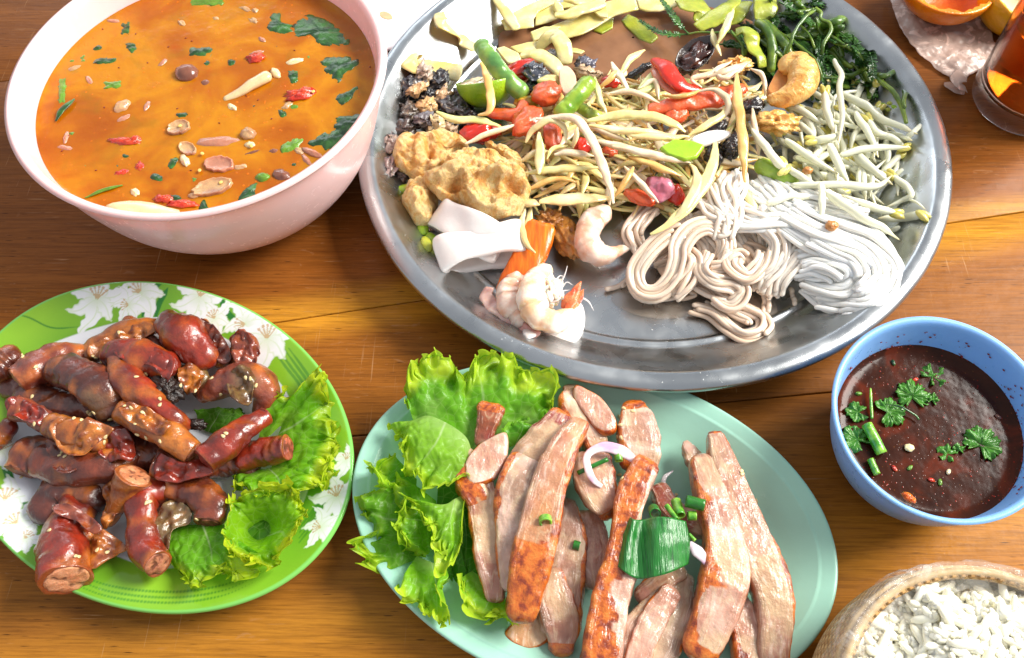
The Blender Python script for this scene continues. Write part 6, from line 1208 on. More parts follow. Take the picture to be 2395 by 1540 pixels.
rind([(265, 570), (300, 480), (380, 420), (480, 410), (560, 440), (700, 430), (830, 365), (980, 375), (1100, 460), (1125, 540), (1020, 540), (950, 580), (900, 660), (850, 730), (720, 820), (580, 865), (430, 810), (300, 700)], 2.3, 1.2, 'large puffed pork rind at the upper left of the three', 2, [(960, 590, .45, .5), (700, 560, .5, .35)])
rind([(850, 700), (960, 620), (1120, 550), (1280, 540), (1430, 580), (1540, 650), (1530, 740), (1400, 740), (1200, 730), (1000, 760)], 2.9, .7, 'narrow pale pork rind between the two large ones', 3)
rind([(1300, 460), (1420, 480), (1560, 530), (1700, 650), (1775, 770), (1750, 820), (1640, 800), (1540, 700), (1480, 600), (1380, 540)], 2.5, .5, 'golden pork rind edge behind the front one', 4)
rind([(610, 860), (700, 800), (850, 760), (960, 730), (1150, 680), (1350, 700), (1480, 770), (1560, 810), (1700, 810), (1780, 890), (1795, 1020), (1720, 1180), (1600, 1260), (1450, 1310), (1280, 1300), (1120, 1200), (1000, 1110), (800, 1080), (680, 960)], 2.9, 1.3, 'biggest puffed pork rind in front, resting on the squid ring', 5, [(950, 900, .62, .75), (1600, 930, .5, .5), (1250, 900, .4, .15)])
CRK = NT('crackling'); cc = CRK.ramp(CRK.noise(1.5, 5), [(.3, (150, 84, 26)), (.6, (206, 140, 60))]); CRK = CRK.fin(cc, .3, CRK.bump(CRK.noise(4., 5), .1), coat=.7)
blob('crackling', 'A4', 1455, 540, 1.3, (.75, 1.35, .5), CRK, 'brown crunchy crackling piece between carrot and shrimp', 'crackling', None, 700, .25, .7, .25, nu=20, nv=26)
blob('crackling', 'A4', 1320, 410, 1.5, (.75, .6, .5), CRK, 'brown bubbly crackling above the carrot stick', 'crackling', None, 701, .35, .9, 0, nu=20, nv=26)
blob('crackling', 'A3', 1050, 790, 3.0, (1.25, .7, .5), NUT, 'golden crispy bit on the bean sprouts below the cashew', 'crackling', None, 702, .35, .8, -.2, nu=22, nv=30)
blob('crackling', 'A3', 790, 420, 3.0, (.9, .5, .4), NUT, 'golden crumb heap among the shreds left of the cashew', 'crackling', None, 703, .35, .8, .1, nu=20, nv=26)
# ---- squid rings
SQ = food('squid', (240, 228, 222), .06, .8, .25, .015, 3, .6, .8, (1, .85, .8), coat=.5)
def squid_ring(center, a, b, length, th_, axis_ang, tilt, roll, label, seed, pinch=0):
    n = 72; t = np.linspace(0, 2*np.pi, n, endpoint=False); rows = []; sq = 2.6
    cx_ = np.sign(np.cos(t))*np.abs(np.cos(t))**(2/sq)*a; cz_ = np.sign(np.sin(t))*np.abs(np.sin(t))**(2/sq)*b; nx_, nz_ = np.cos(t)/a, np.sin(t)/b; nn = np.hypot(nx_, nz_); nx_ /= nn; nz_ /= nn
    prof = [(-.5, -.3), (-.46, -.5), (-.38, -.5), (0, -.44), (.38, -.5), (.46, -.5), (.5, -.3), (.52, 0), (.5, .35), (.44, .52), (.3, .5), (0, .42), (-.3, .5), (-.44, .52), (-.5, .35), (-.52, 0)]
    pf = loop_resample(prof, 40); w = WN(.25, seed, 2)
    for y_, o_ in pf:
        L = length*(1+.10*np.sin(t*2+seed)); rows.append(np.c_[cx_+nx_*o_*th_, y_*L, cz_+nz_*o_*th_-pinch*np.exp(-(cx_/a*1.3)**2)*(cz_ > 0)])
    V = np.concatenate(rows); V += .10*np.stack([w(V), w(V+4), w(V+8)], 1); V = rotx(V, tilt); V = roty(V, roll); V = rotz(V, axis_ang)+center
    return tag(mk('squid_ring', V, grid_faces(40, n, cu=True, cv=True), SQ), label, 'squid', 'squid rings on the tray')
squid_ring(W('A4', [(760, 470)], 1.9)[0], 2.2, 1.0, 2.1, .38, D2R(-38), D2R(28), D2R(-6), 'tilted white squid ring showing its inside under the pork rind', 1)
squid_ring(W('A4', [(862, 600)], 1.9)[0], 2.45, .95, 2.0, .42, D2R(12), D2R(12), D2R(-4), 'front white squid ring lying flattened on its side', 2, .12)
# ---- carrot stick, shrimps
CAR = NT('orange_stick'); cc = CAR.ramp(CAR.noise(1.3, 5, CAR.coord((2.6, .35, 1), (0, 0, .35)), .4), [(.3, (214, 84, 10)), (.55, (236, 116, 14)), (.75, (246, 150, 40))]); CAR = CAR.fin(cc, .35, CAR.bump(CAR.noise(2., 4, CAR.coord((2.6, .3, 1), (0, 0, .35))), .05), sss=.3, sscale=.4, coat=.35)
tag(strand('carrot_stick', 'A4', [(1262, 470, 2.3), (1220, 580, 2.2), (1140, 740, 1.9), (1020, 920, 1.3)], .95, .42, CAR, n=40, ns=28, sq=4, taper=(.95, 1, .95, .7), amp=.03), 'thick orange carrot stick leaning from the squid ring to the shrimp', 'carrot')
def m_shrimp():
    t = NT('shrimp_flesh'); c = t.attr(); n = t.noise(1.6, 5, dist=.6); c = t.mix(t.gray(n, .52, .7, 0, .45), c, (226, 150, 104)); c = t.mix(t.gray(t.noise(5., 3), .6, .7, 0, .35), c, (250, 240, 226))
    return t.fin(c, .28, t.bump(t.noise(2.2, 5), .06), sss=.6, sscale=.5, sssr=(1, .6, .45), coat=.6, coatr=.1)
SHR = m_shrimp(); TAIL = food('shrimp_tail', (216, 74, 24), .3, 2., .25, .06, 5, .3, .3, coat=.8, hue=(240, 150, 90))
def shrimp(key, pts, rad, label, seed, tail=None, pale=((240, 214, 196), (228, 176, 146)), flat=.9):
    C = resample(W(key, pts), 70); root = thing('shrimp', label, 'shrimp', C.mean(0)*[1, 1, 0]+[0, 0, .5]); rr = np.interp(np.linspace(0, 1, 70), np.linspace(0, 1, len(rad)), rad)
    ph = np.linspace(0, 6, 70) % 1; rr = rr*(1-.13*np.exp(-((ph-.97)/.06)**2)-.05*(1-ph)); V, Fq, u, t = sweep(C, rr, rr*flat, 30, 2.2, 0, 'round', 5); w = WN(.7, seed, 3); V += .05*w(V)[:, None]
    Cc = mixc(lin(pale[0]), lin(pale[1]), np.clip(.35+.7*w(V*.8)+.4*np.cos(u*6*2*np.pi), 0, 1)); mk('body', V, Fq, SHR, root, Cc)
    if tail:
        for k, pt in enumerate(tail):
            o = strand('tail_fin', key, pt, .32, .10, TAIL, n=16, taper=(.5, 1, .8, .1), amp=.03, seed=seed+k, parent=root)
    return root
sheetslab('squid_piece', 'A4', [(1230, 1190), (1300, 1150), (1440, 1080), (1530, 970), (1565, 1040), (1560, 1140), (1520, 1230), (1430, 1275), (1310, 1280), (1235, 1250)], 1.1, .4, SQ, 'smooth cream coloured round squid piece under the front shrimp', 'squid', amp=.02)
tag(strand('squid_skin', 'A4', [(910, 890, 1.7), (890, 960, 1.6), (960, 1040, 1.5), (1060, 1110, 1.4), (1150, 1170, 1.2), (1200, 1210, 1.0)], .55, .22, food('squid_skin', (222, 184, 170), .15, 1.4, .25, .04, 4, .5, .5, coat=.6, hue=(196, 140, 130)), n=40, taper=(.5, 1, .8, .7), amp=.14, seed=3), 'pinkish folded squid skin at the left of the front shrimp', 'squid')
tag(strand('squid_skin', 'A4', [(1190, 1140, 1.3), (1185, 1190, 1.2), (1180, 1225, 1.0)], .4, .16, SQ, n=14), 'tiny white squid scrap by the tray wall below the shrimp', 'squid')
shrimp('A4', [(1110, 830, 1.7), (1060, 900, 1.8), (1070, 1000, 1.8), (1140, 1090, 1.6)], [.6, .85, .9, .7], 'pinkish curled shrimp body left of the front shrimp', 1)
shrimp('A4', [(1280, 770, 2.5), (1220, 860, 2.7), (1200, 980, 2.7), (1260, 1080, 2.5), (1370, 1110, 2.3), (1460, 1060, 2.1)], [.55, .8, .85, .8, .7, .45], 'bright curled front shrimp with red orange tail at the bottom of the tray', 2, [[(1440, 1030, 2.3), (1480, 940, 2.6), (1540, 840, 2.9)], [(1460, 1030, 2.2), (1520, 950, 2.4), (1552, 890, 2.6)], [(1420, 1020, 2.2), (1450, 950, 2.6), (1500, 890, 2.8)]], ((246, 232, 214), (240, 196, 150)))
blob('shrimp_flesh', 'A4', 1330, 900, 2.6, (.62, .9, .5), SHR and food('shrimp_belly', (244, 226, 206), .12, 2, .3, .08, 5, .6, .5, coat=.5), 'ragged pale shrimp belly inside the curl of the front shrimp', 'shrimp', None, 720, .3, 1., 0, nu=22, nv=28)
for i, p in enumerate([[(1380, 880, 2.6), (1420, 800, 3.0), (1445, 730, 3.2)], [(1390, 900, 2.5), (1440, 840, 2.8), (1480, 860, 2.7)], [(1370, 930, 2.6), (1420, 900, 2.7), (1460, 890, 2.6)], [(1540, 950, 1.2), (1590, 980, 1.2), (1625, 1040, 1.1)], [(1350, 860, 2.9), (1390, 800, 3.0), (1430, 810, 2.9)], [(1330, 980, 2.7), (1380, 960, 2.8), (1410, 920, 2.8)]]):
    tag(strand('shrimp_feeler', 'A4', p, .07, .05, SHR if False else SQ, n=14, ns=6, taper=(1, .8, .5, .2), amp=.03, seed=i), ['longest whitish feeler rising from the front shrimp', 'bent feeler right of the front shrimp belly', 'short level feeler inside the front shrimp curl', 'loose feeler lying on the steel right of the front shrimp', 'feeler beside the longest one at the front shrimp', 'lowest feeler inside the front shrimp curl'][i], 'shrimp', 'feelers of the front shrimp')
shrimp('A4', [(1690, 370, 2.0), (1620, 420, 2.1), (1580, 520, 2.0), (1600, 610, 1.8), (1690, 650, 1.6), (1800, 625, 1.4), (1850, 610, 1.3)], [.62, .78, .75, .78, .72, .45, .2], 'pale curled shrimp lying between the crackling and the noodles', 3)
for i, (x, y, z, sp) in enumerate([(475, 580, 1.0, -1.2), (512, 545, 1.3, -.9), (550, 625, 1.0, .2), (450, 465, 1.2, -1.3), (360, 190, 1.6, .3), (330, 200, 1.3, .1)]):
    blob('pumpkin_seed', 'A4', x, y, z, (.58, .32, .2), LIMEG if i % 2 else BAMG, ['olive seed nearest the tray wall below the squid ring', 'olive seed tucked behind another under the squid ring', 'olive seed touching the front squid ring', 'green seed just below the small round pork rind', 'long olive seed left of the small pork rind', 'olive seed in the shade under the large pork rind'][i], 'seed', 'olive green seeds by the tray wall', 730+i, .05, .6, sp)
# ---- papaya shreds
PC = [((244, 228, 176), (234, 206, 140)), ((238, 222, 190), (226, 200, 164)), ((230, 220, 150), (240, 220, 144)), ((232, 198, 126), (214, 164, 88)), ((208, 210, 130), (228, 216, 160))]
GP_ = 'papaya shreds of the salad'
def shred(key, pts, w_, label, c=0, seed=0, h=.12, n=26, twist=0., group=GP_, name='papaya_shred', cat='papaya', up=(0, 0, 1), taper=(.3, .9, 1, .9, .25)):
    w_ *= .8
    a, b = [lin(x) for x in PC[c]]
    def cf(V, u, t): return mixc(a, b, np.clip(.5+.6*WN(.5, seed, 2)(V)+.25*np.cos(t), 0, 1))
    return tag(strand(name, key, pts, w_, h, PAP, n=n, ns=10, sq=2.8, taper=taper, twist=twist, amp=.05, seed=seed, colr=cf, up=up), label, cat, group)
def zm(x, y): return .9+1.9*math.exp(-(((x-1470)/250)**2+((y-340)/150)**2)**1.3)
rr_ = np.random.default_rng(5)
poly = np.array([(1180, 330), (1240, 250), (1340, 215), (1480, 190), (1560, 210), (1680, 170), (1760, 200), (1770, 290), (1740, 400), (1680, 440), (1600, 500), (1480, 490), (1330, 495), (1230, 470), (1190, 400)], float)
def inpoly(x, y, pl=poly): return inpoly_(x, y, pl)
k = 0
while k < 248:
    x, y = rr_.uniform(1180, 1770), rr_.uniform(170, 500)
    if not inpoly(x, y): continue
    a = rr_.normal(.15 if x > 1350 else -.5, .55) if rr_.random() < .75 else rr_.uniform(0, 3.14); L = rr_.uniform(35, 85); zt = zm(x, y); z = .7+(zt-.7)*rr_.random()**.5; dx, dy = math.cos(a)*L, math.sin(a)*L; bw = rr_.normal(0, 14)
    shred('D', [(x-dx, y-dy, z+rr_.uniform(-.3, .25)), (x-bw*math.sin(a)*.5, y+bw*.5, z+.1), (x+dx, y+dy, z+rr_.uniform(-.35, .25))], rr_.uniform(.15, .33), ['yellow', 'cream', 'greenish yellow', 'golden', 'pale green'][k % 5]+' papaya shred '+('deep in the heap ' if z < 1.5 else 'high in the heap ')+near(x, y, LM[:16]), k % 5, 1000+k, rr_.uniform(.08, .14), 16, rr_.normal(0, .8)); k += 1
parts = []; cols_ = []; k = 0
while k < 170:
    x, y = rr_.uniform(1180, 1770), rr_.uniform(170, 500)
    if not inpoly(x, y): continue
    a = rr_.normal(.1, .8); L = rr_.uniform(25, 60); z = .75+(zm(x, y)-.75)*rr_.uniform(.1, .95); dx, dy = math.cos(a)*L, math.sin(a)*L
    C = resample(W('D', [(x-dx, y-dy, z), (x+rr_.normal(0, 8), y+rr_.normal(0, 8), z+.1), (x+dx, y+dy, z-.1)]), 9); w_ = rr_.uniform(.07, .15); V, Fq, u, t = sweep(C, w_*np.array([.4, .8, 1, 1, 1, 1, 1, .8, .3]), w_*.6, 6, 2.4); parts.append((V, Fq)); cols_.append(np.tile(lin(PC[k % 5][k % 2]), (len(V), 1))); k += 1
V, Fq = join(parts); tag(mk('papaya_threads', V, Fq, PAP, None, np.concatenate(cols_)), 'mass of fine short papaya threads filling the gaps of the salad heap', 'papaya', None, 'stuff')
SH = [('A2', [(1330, 890, 3.6), (1480, 862, 4.1), (1620, 890, 4.3), (1740, 1040, 4.2), (1840, 1300, 3.9), (1900, 1510, 3.4)], .40, 'longest papaya shred arching down the front of the salad', 1),
 ('A2', [(915, 460, 4.1), (970, 600, 4.0), (990, 740, 3.8), (965, 830, 3.5), (890, 852, 3.3)], .36, 'yellow papaya shred hanging over the lime half', 3), ('A2', [(590, 830, 2.9), (720, 885, 3.0), (900, 890, 3.0), (1060, 945, 2.9)], .34, 'greenish papaya shred lying across the snails', 4), ('A2', [(800, 1065, 3.0), (950, 1000, 3.3), (1180, 912, 3.4)], .26, 'pale shred crossing the cherry tomato', 1),
 ('A2', [(1255, 1060, 3.2), (1300, 960, 3.6), (1420, 900, 3.8), (1530, 950, 3.7), (1550, 1060, 3.4)], .3, 'curled papaya shred over the orange tomato', 0), ('A2', [(1345, 980, 3.7), (1350, 1100, 3.6), (1340, 1290, 3.2)], .38, 'short broad shred pointing down over the tomato', 4), ('A2', [(2125, 375, 3.4), (2010, 450, 3.6), (1940, 570, 3.4)], .3, 'bright yellow shred pointing up to the right over the juice', 2),
 ('A2', [(1880, 465, 3.5), (1950, 580, 3.5), (2010, 680, 3.2)], .3, 'pale shred crossed by the yellow one', 1), ('A2', [(1750, 575, 3.5), (1790, 700, 3.6), (1845, 860, 3.4)], .28, 'narrow shred standing right of the upright bean', 4), ('A2', [(1880, 690, 3.4), (2050, 680, 3.6), (2235, 765, 3.4)], .28, 'thin white shred in the upper middle of the salad', 1), ('A2', [(1790, 650, 3.2), (1900, 560, 3.5), (1990, 520, 3.3)], .26, 'pinkish shred leaning up behind the crossed shreds', 3),
 ('A2', [(1700, 900, 3.6), (1950, 848, 3.9), (2200, 870, 3.9), (2300, 930, 3.6)], .42, 'broad yellow shred across the top of the heap', 2), ('A2', [(1720, 935, 3.5), (2000, 965, 3.8), (2295, 985, 3.7)], .36, 'broad pale shred right below the yellow one', 0), ('A2', [(1680, 930, 3.4), (1850, 990, 3.5), (2010, 1045, 3.3)], .26, 'short shred under the broad pale one', 1), ('A2', [(1770, 1040, 3.4), (2000, 1100, 3.6), (2290, 1190, 3.4)], .34, 'long shred slanting down to the right', 1),
 ('A2', [(1460, 1140, 3.4), (1600, 1128, 3.5), (1750, 1165, 3.3)], .3, 'white shred left of the red chili bit', 1), ('A2', [(1200, 1190, 2.9), (1320, 1140, 3.1), (1440, 1120, 3.1)], .3, 'pale shred touching the pork rind', 0), ('A2', [(1350, 1490, 2.5), (1600, 1478, 2.7), (1900, 1460, 2.6)], .62, 'widest papaya piece at the near edge of the heap', 0), ('A2', [(1250, 1290, 2.8), (1500, 1250, 3.1), (1800, 1250, 3.1)], .34, 'yellow shred along the near side of the heap', 2),
 ('A2', [(1270, 1410, 2.7), (1450, 1330, 2.9), (1620, 1350, 2.8)], .3, 'golden shred above the widest piece', 3), ('A2', [(1980, 1230, 3.4), (2080, 1340, 3.3), (2230, 1500, 2.9)], .22, 'pinkish thin shred beside the purple onion', 1), ('A2', [(2040, 1235, 3.5), (1980, 1350, 3.4), (1900, 1460, 3.1)], .26, 'short yellow shred crossing the longest one', 3), ('A2', [(1550, 1070, 3.3), (1450, 1110, 3.3), (1400, 1180, 3.2)], .2, 'small hooked yellow shred in the middle', 2), ('A2', [(1600, 1090, 3.3), (1620, 1000, 3.5), (1640, 940, 3.6)], .18, 'thin upright shred inside the arch of the longest one', 0),
 ('A3', [(790, 470, 4.0), (800, 640, 4.2), (830, 900, 4.0), (845, 1170, 3.3)], .40, 'long upright papaya shred at the right side of the heap', 3), ('A3', [(555, 590, 4.0), (640, 580, 4.1), (730, 625, 4.1), (735, 700, 3.9), (690, 780, 3.6)], .26, 'sharply bent pale shred on the tomato strip', 1), ('A3', [(320, 615, 3.8), (450, 620, 4.0), (560, 575, 3.9)], .2, 'thin pinkish shred across the red chili', 3), ('A3', [(765, 65, 3.6), (720, 180, 3.6), (670, 280, 3.3)], .34, 'pale green shred pointing to the top behind the black shell', 4),
 ('A3', [(660, 900, 3.6), (640, 1050, 3.7), (540, 1250, 3.5), (380, 1420, 3.2), (245, 1505, 2.9)], .46, 'long yellow shred drooping onto the noodles', 2), ('A3', [(495, 1060, 3.5), (540, 1150, 3.7), (480, 1310, 3.6), (385, 1415, 3.3)], .36, 'second yellow shred folded over the noodles', 0), ('A3', [(0, 945, 3.6), (200, 980, 3.7), (500, 1050, 3.5)], .34, 'pale long shred in the right half of the heap', 1), ('A3', [(100, 1000, 3.4), (300, 1075, 3.5), (440, 1130, 3.2)], .34, 'golden shred below the pale long one', 3),
 ('A3', [(0, 765, 3.8), (200, 740, 4.0), (380, 790, 4.0), (460, 850, 3.7)], .44, 'broad yellow shred folded near the lime green piece', 2), ('A3', [(60, 850, 3.7), (250, 880, 3.8), (480, 880, 3.7)], .34, 'straight pale shred above the lime green piece', 0), ('A3', [(480, 880, 3.4), (600, 800, 3.7), (700, 740, 3.7), (750, 650, 3.7)], .3, 'yellow shred rising toward the tomato strip', 2), ('A3', [(880, 395, 3.6), (750, 455, 3.9), (600, 500, 3.7)], .26, 'pale shred behind the red chili', 1),
 ('A3', [(635, 430, 3.5), (700, 510, 3.8), (880, 400, 3.7)], .2, 'thin crossing shred in the far right of the heap', 1), ('A3', [(880, 450, 3.4), (950, 480, 3.6), (980, 560, 3.5), (970, 610, 3.2)], .18, 'thin white loop left of the cashew', 1), ('A3', [(805, 1180, 2.5), (900, 1310, 2.4), (1010, 1430, 2.2)], .34, 'yellow green shred between the two noodle nests', 4), ('A3', [(640, 190, 3.0), (650, 260, 3.1), (690, 360, 2.9)], .26, 'greenish white shred right beside the black shell', 4), ('A3', [(890, 700, 3.3), (900, 780, 3.4), (930, 900, 3.2), (940, 1000, 2.9)], .24, 'pale shred left of the golden crispy bit', 1), ('A3', [(560, 560, 3.3), (500, 510, 3.5), (640, 470, 3.6), (760, 390, 3.5)], .22, 'white shred bundle above the salmon strip', 1), ('A3', [(170, 570, 3.2), (260, 520, 3.3), (300, 640, 3.1)], .2, 'thin shred left of the red chili', 1),
 ('A4', [(1120, 310, 2.6), (1200, 290, 2.7), (1250, 300, 2.5)], .36, 'rounded shred end resting on the pork rind', 0), ('A4', [(1150, 330, 2.4), (1130, 450, 2.5), (1160, 560, 2.7), (1220, 640, 2.9)], .24, 'pale shred curling over the carrot stick', 0), ('A4', [(1200, 330, 2.1), (1180, 430, 2.0), (1150, 520, 2.1)], .3, 'greenish shred behind the carrot stick', 4)]
for i, (key, pts, w_, lab, c) in enumerate(SH): shred(key, pts, w_, lab, c, 2000+i, .15, 34, 0 if len(pts) > 3 else .4)
sheetslab('green_mango_piece', 'A3', [(300, 940), (380, 890), (500, 900), (590, 930), (540, 1000), (460, 1020), (340, 985)], 3.9, .35, LIMEG, 'bright lime green slice in the middle right of the salad', 'papaya', sharp=True)
sheetslab('cabbage_piece', 'A3', [(500, 890), (600, 840), (700, 830), (760, 850), (660, 900), (560, 930)], 3.8, .3, SQ, 'translucent white cabbage piece beside the lime green slice', 'cabbage')
sheetslab('cabbage_piece', 'A3', [(150, 580), (220, 480), (270, 450), (300, 500), (260, 560), (200, 590)], 3.1, .3, food('pale_green', (206, 214, 150), .15, 1.4, .25, .02, 5, .4, coat=.6), 'pale green cabbage piece left of the red chili', 'cabbage')
sheetslab('cabbage_piece', 'A2', [(1500, 500), (1560, 480), (1620, 560), (1600, 660), (1540, 700), (1500, 620)], 3.1, .25, food('onion_flake', (224, 190, 160), .1, 1.4, .25, .02, 5, .5, coat=.6), 'beige onion flake left above the upright bean', 'onion')
for i, (x, y, z) in enumerate([(650, 820, 2.6), (760, 930, 2.5), (640, 1010, 2.3), (880, 690, 2.9), (610, 870, 2.6), (730, 980, 2.0)]):
    snail('A3', x, y, z, (.7, .5, .35), (34, 26, 26), 560+i, ['black piece showing under the bent shred', 'dark purple piece right of the long upright shred', 'small black bit above the noodles', 'black square piece below the cashew', 'dark bit under the tomato strip', 'dark lump in a gap of the salad'][i], i, .25)
# ---- rice noodles
NOO = food('rice_noodle', None, .05, .6, .25, .01, 4, .8, .25, (1, .9, .82), coat=.7, coatr=.1)
def bundle(root, key, pts, k, spread, cols, seed, r=.15, lay=2, n=56, zamp=.1):
    if k > 2: k = int(k*1.5)+1; lay = max(lay, 2)
    C = resample(W(key, pts), n); T, A, U = frames(C); g = np.random.default_rng(seed); ca, cb = [lin(x) for x in cols]
    if k >= 7:
        V, Fq, u, t = sweep(C[2:-2]-U[2:-2]*.02, spread*1.0, r*1.35, 14, 2.6, 0, 'round', 3); mk('noodle_core', V, Fq, NOO, root, np.tile((ca+cb)/2, (len(V), 1)))
    for i in range(k):
        a = ((i//lay)/(max(1, (k-1)//lay))-.5)*2*spread; b = (i % lay)*r*1.5
        wv = WN(.06, seed*31+i, 2, 4); wz = WN(.10, seed*17+i, 2, 4); s = np.linspace(0, 1, n)*8
        q = C+A*(a+(.22 if k > 14 else .34)*spread*wv(np.c_[s*2, s*0, s*0])+g.normal(0, r*.3))[:, None]+U*(b+zamp*wz(np.c_[s*2, s*0, s*0]))[:, None]
        i0 = int(g.integers(0, 5)); i1 = n-int(g.integers(0, 5)); q = q[i0:i1]
        V, Fq, u, t = sweep(q, r, r*.95, 9, 2, 0, 'round', 2)
        ca, cb = [lin(x) for x in cols]; mk('noodle', V, Fq, NOO, root, np.tile(ca*(1-(i % 5)/5)+cb*((i % 5)/5), (len(V), 1)))
TAN = ((232, 210, 190), (216, 188, 162)); WHT = ((246, 244, 238), (236, 234, 226)); MID = ((240, 228, 214), (228, 210, 192))
n1 = thing('rice_noodle_nest', 'tangled beige rice noodle nest in the lower middle of the tray', 'noodles', W('A5', [(700, 800)], .5)[0])
for j, (pts, k, sp, cols) in enumerate([
 ([(480, 900, .9), (620, 830, 1.2), (760, 860, 1.3), (900, 930, 1.0)], 10, 1.5, TAN), ([(860, 700, 1.1), (980, 780, 1.3), (1060, 860, 1.2), (1000, 930, .9)], 10, 1.3, TAN),
 ([(700, 480, 1.4), (780, 560, 1.7), (860, 660, 1.6), (900, 760, 1.2)], 12, 1.7, MID), ([(420, 450, 1.4), (340, 520, 1.5), (280, 620, 1.4), (330, 720, 1.0)], 5, .5, TAN),
 ([(600, 600, 2.4), (480, 640, 2.3), (370, 740, 2.0), (300, 860, 1.5), (330, 970, 1.2), (430, 985, 1.2), (520, 900, 1.6), (560, 790, 2.0), (570, 700, 2.3), (640, 610, 2.5), (740, 580, 2.5), (820, 630, 2.3), (850, 710, 2.1), (810, 800, 1.8)], 8, .42, TAN),
 ([(600, 740, 1.9), (650, 800, 2.0), (600, 900, 1.7), (520, 990, 1.3)], 5, .4, TAN), ([(720, 740, 2.0), (700, 850, 2.1), (780, 920, 2.0), (890, 930, 1.8), (940, 980, 1.5), (880, 1050, 1.2), (780, 1000, 1.2)], 7, .42, TAN),
 ([(900, 740, 2.1), (900, 830, 2.2), (980, 890, 2.0), (1060, 830, 2.1), (1080, 740, 2.2)], 6, .35, TAN), ([(760, 830, 2.0), (840, 820, 2.2), (920, 760, 2.2), (960, 780, 2.1)], 4, .3, TAN),
 ([(880, 480, 2.2), (980, 520, 2.5), (1100, 590, 2.6), (1180, 690, 2.4), (1150, 820, 2.0), (1060, 900, 1.6)], 9, .55, MID), ([(1340, 600, 2.2), (1290, 700, 2.3), (1220, 800, 2.1), (1140, 900, 1.7), (1110, 985, 1.2)], 12, .85, MID),
 ([(900, 560, 2.3), (1050, 570, 2.7), (1220, 560, 2.8), (1330, 600, 2.7), (1400, 680, 2.5)], 6, .4, WHT),
 ([(890, 260, 2.7), (850, 350, 2.8), (880, 470, 2.7), (840, 570, 2.5), (780, 600, 2.3)], 6, .5, MID), ([(930, 250, 2.6), (930, 350, 2.6), (890, 440, 2.6), (820, 500, 2.5)], 5, .4, WHT), ([(760, 320, 2.6), (800, 430, 2.8), (860, 540, 2.7), (840, 660, 2.4)], 5, .35, MID), ([(700, 420, 2.5), (800, 500, 2.7), (900, 540, 2.6)], 5, .4, MID),
 ([(640, 1080, .7), (760, 1110, .7), (870, 1200, .7), (970, 1250, .7), (1070, 1220, .7), (1080, 1140, .7), (1000, 1090, .75), (900, 1050, .9)], 3, .24, TAN), ([(960, 970, 1.0), (930, 1050, .8), (1000, 1090, .7), (1090, 1110, .7), (1120, 1180, .7), (1080, 1230, .7)], 2, .14, TAN), ([(1080, 960, .9), (1100, 1030, .75), (1095, 1100, .7)], 2, .1, TAN), ([(1240, 960, .7), (1260, 1010, .65), (1260, 1050, .65)], 1, .1, TAN), ([(720, 1040, .7), (860, 1090, .7), (980, 1150, .7), (1000, 1180, .7)], 2, .12, TAN),
 ([(250, 600, 1.7), (285, 740, 1.4), (260, 860, .9), (200, 920, .7), (120, 950, .65)], 1, .1, TAN), ([(300, 860, .9), (250, 900, .8), (215, 940, .65)], 1, .1, TAN), ([(430, 1010, .7), (520, 1000, .8), (640, 960, .8)], 2, .15, TAN)]):
    bundle(n1, 'A5', pts, k, sp, cols, 10+j, lay=1 if k < 4 else 2)
n2 = thing('rice_noodle_nest', 'smooth white ball of rice noodles at the lower right of the tray', 'noodles', W('A5', [(1600, 800)], .5)[0])
for j, (pts, k, sp) in enumerate([
 ([(1000, 300, 1.9), (1150, 400, 2.3), (1350, 520, 2.7), (1550, 600, 2.9), (1700, 640, 2.8)], 22, 2.0), ([(1450, 900, 1.0), (1600, 930, 1.2), (1750, 880, 1.2), (1780, 780, 1.3)], 10, 1.2),
 ([(1200, 470, 2.8), (1400, 580, 3.2), (1560, 640, 3.3), (1720, 700, 3.2), (1830, 820, 2.7), (1820, 930, 2.1), (1720, 1020, 1.5), (1580, 1050, 1.2)], 14, .85), ([(1380, 640, 2.9), (1520, 700, 3.2), (1650, 760, 3.2), (1720, 860, 2.9), (1680, 960, 2.3), (1560, 1010, 1.8), (1420, 990, 1.4)], 14, .8),
 ([(1300, 800, 2.3), (1400, 780, 2.7), (1520, 810, 2.9), (1600, 870, 2.7), (1560, 940, 2.3), (1430, 930, 1.9), (1340, 900, 1.7)], 10, .6), ([(1290, 850, 1.9), (1380, 840, 2.3), (1500, 870, 2.4), (1540, 930, 2.0)], 8, .5), ([(1340, 940, 1.3), (1430, 1010, 1.3), (1560, 1050, 1.2), (1700, 1040, 1.3), (1800, 960, 1.6)], 7, .45), ([(1500, 560, 2.9), (1680, 610, 3.0), (1800, 700, 2.8), (1860, 820, 2.3), (1850, 900, 1.9)], 8, .5), ([(1100, 330, 2.2), (1250, 440, 2.7), (1400, 500, 2.9)], 8, .8), ([(1350, 680, 2.4), (1460, 740, 2.5), (1540, 790, 2.6)], 8, .6)]):
    bundle(n2, 'A5', pts, k, sp, WHT, 60+j)
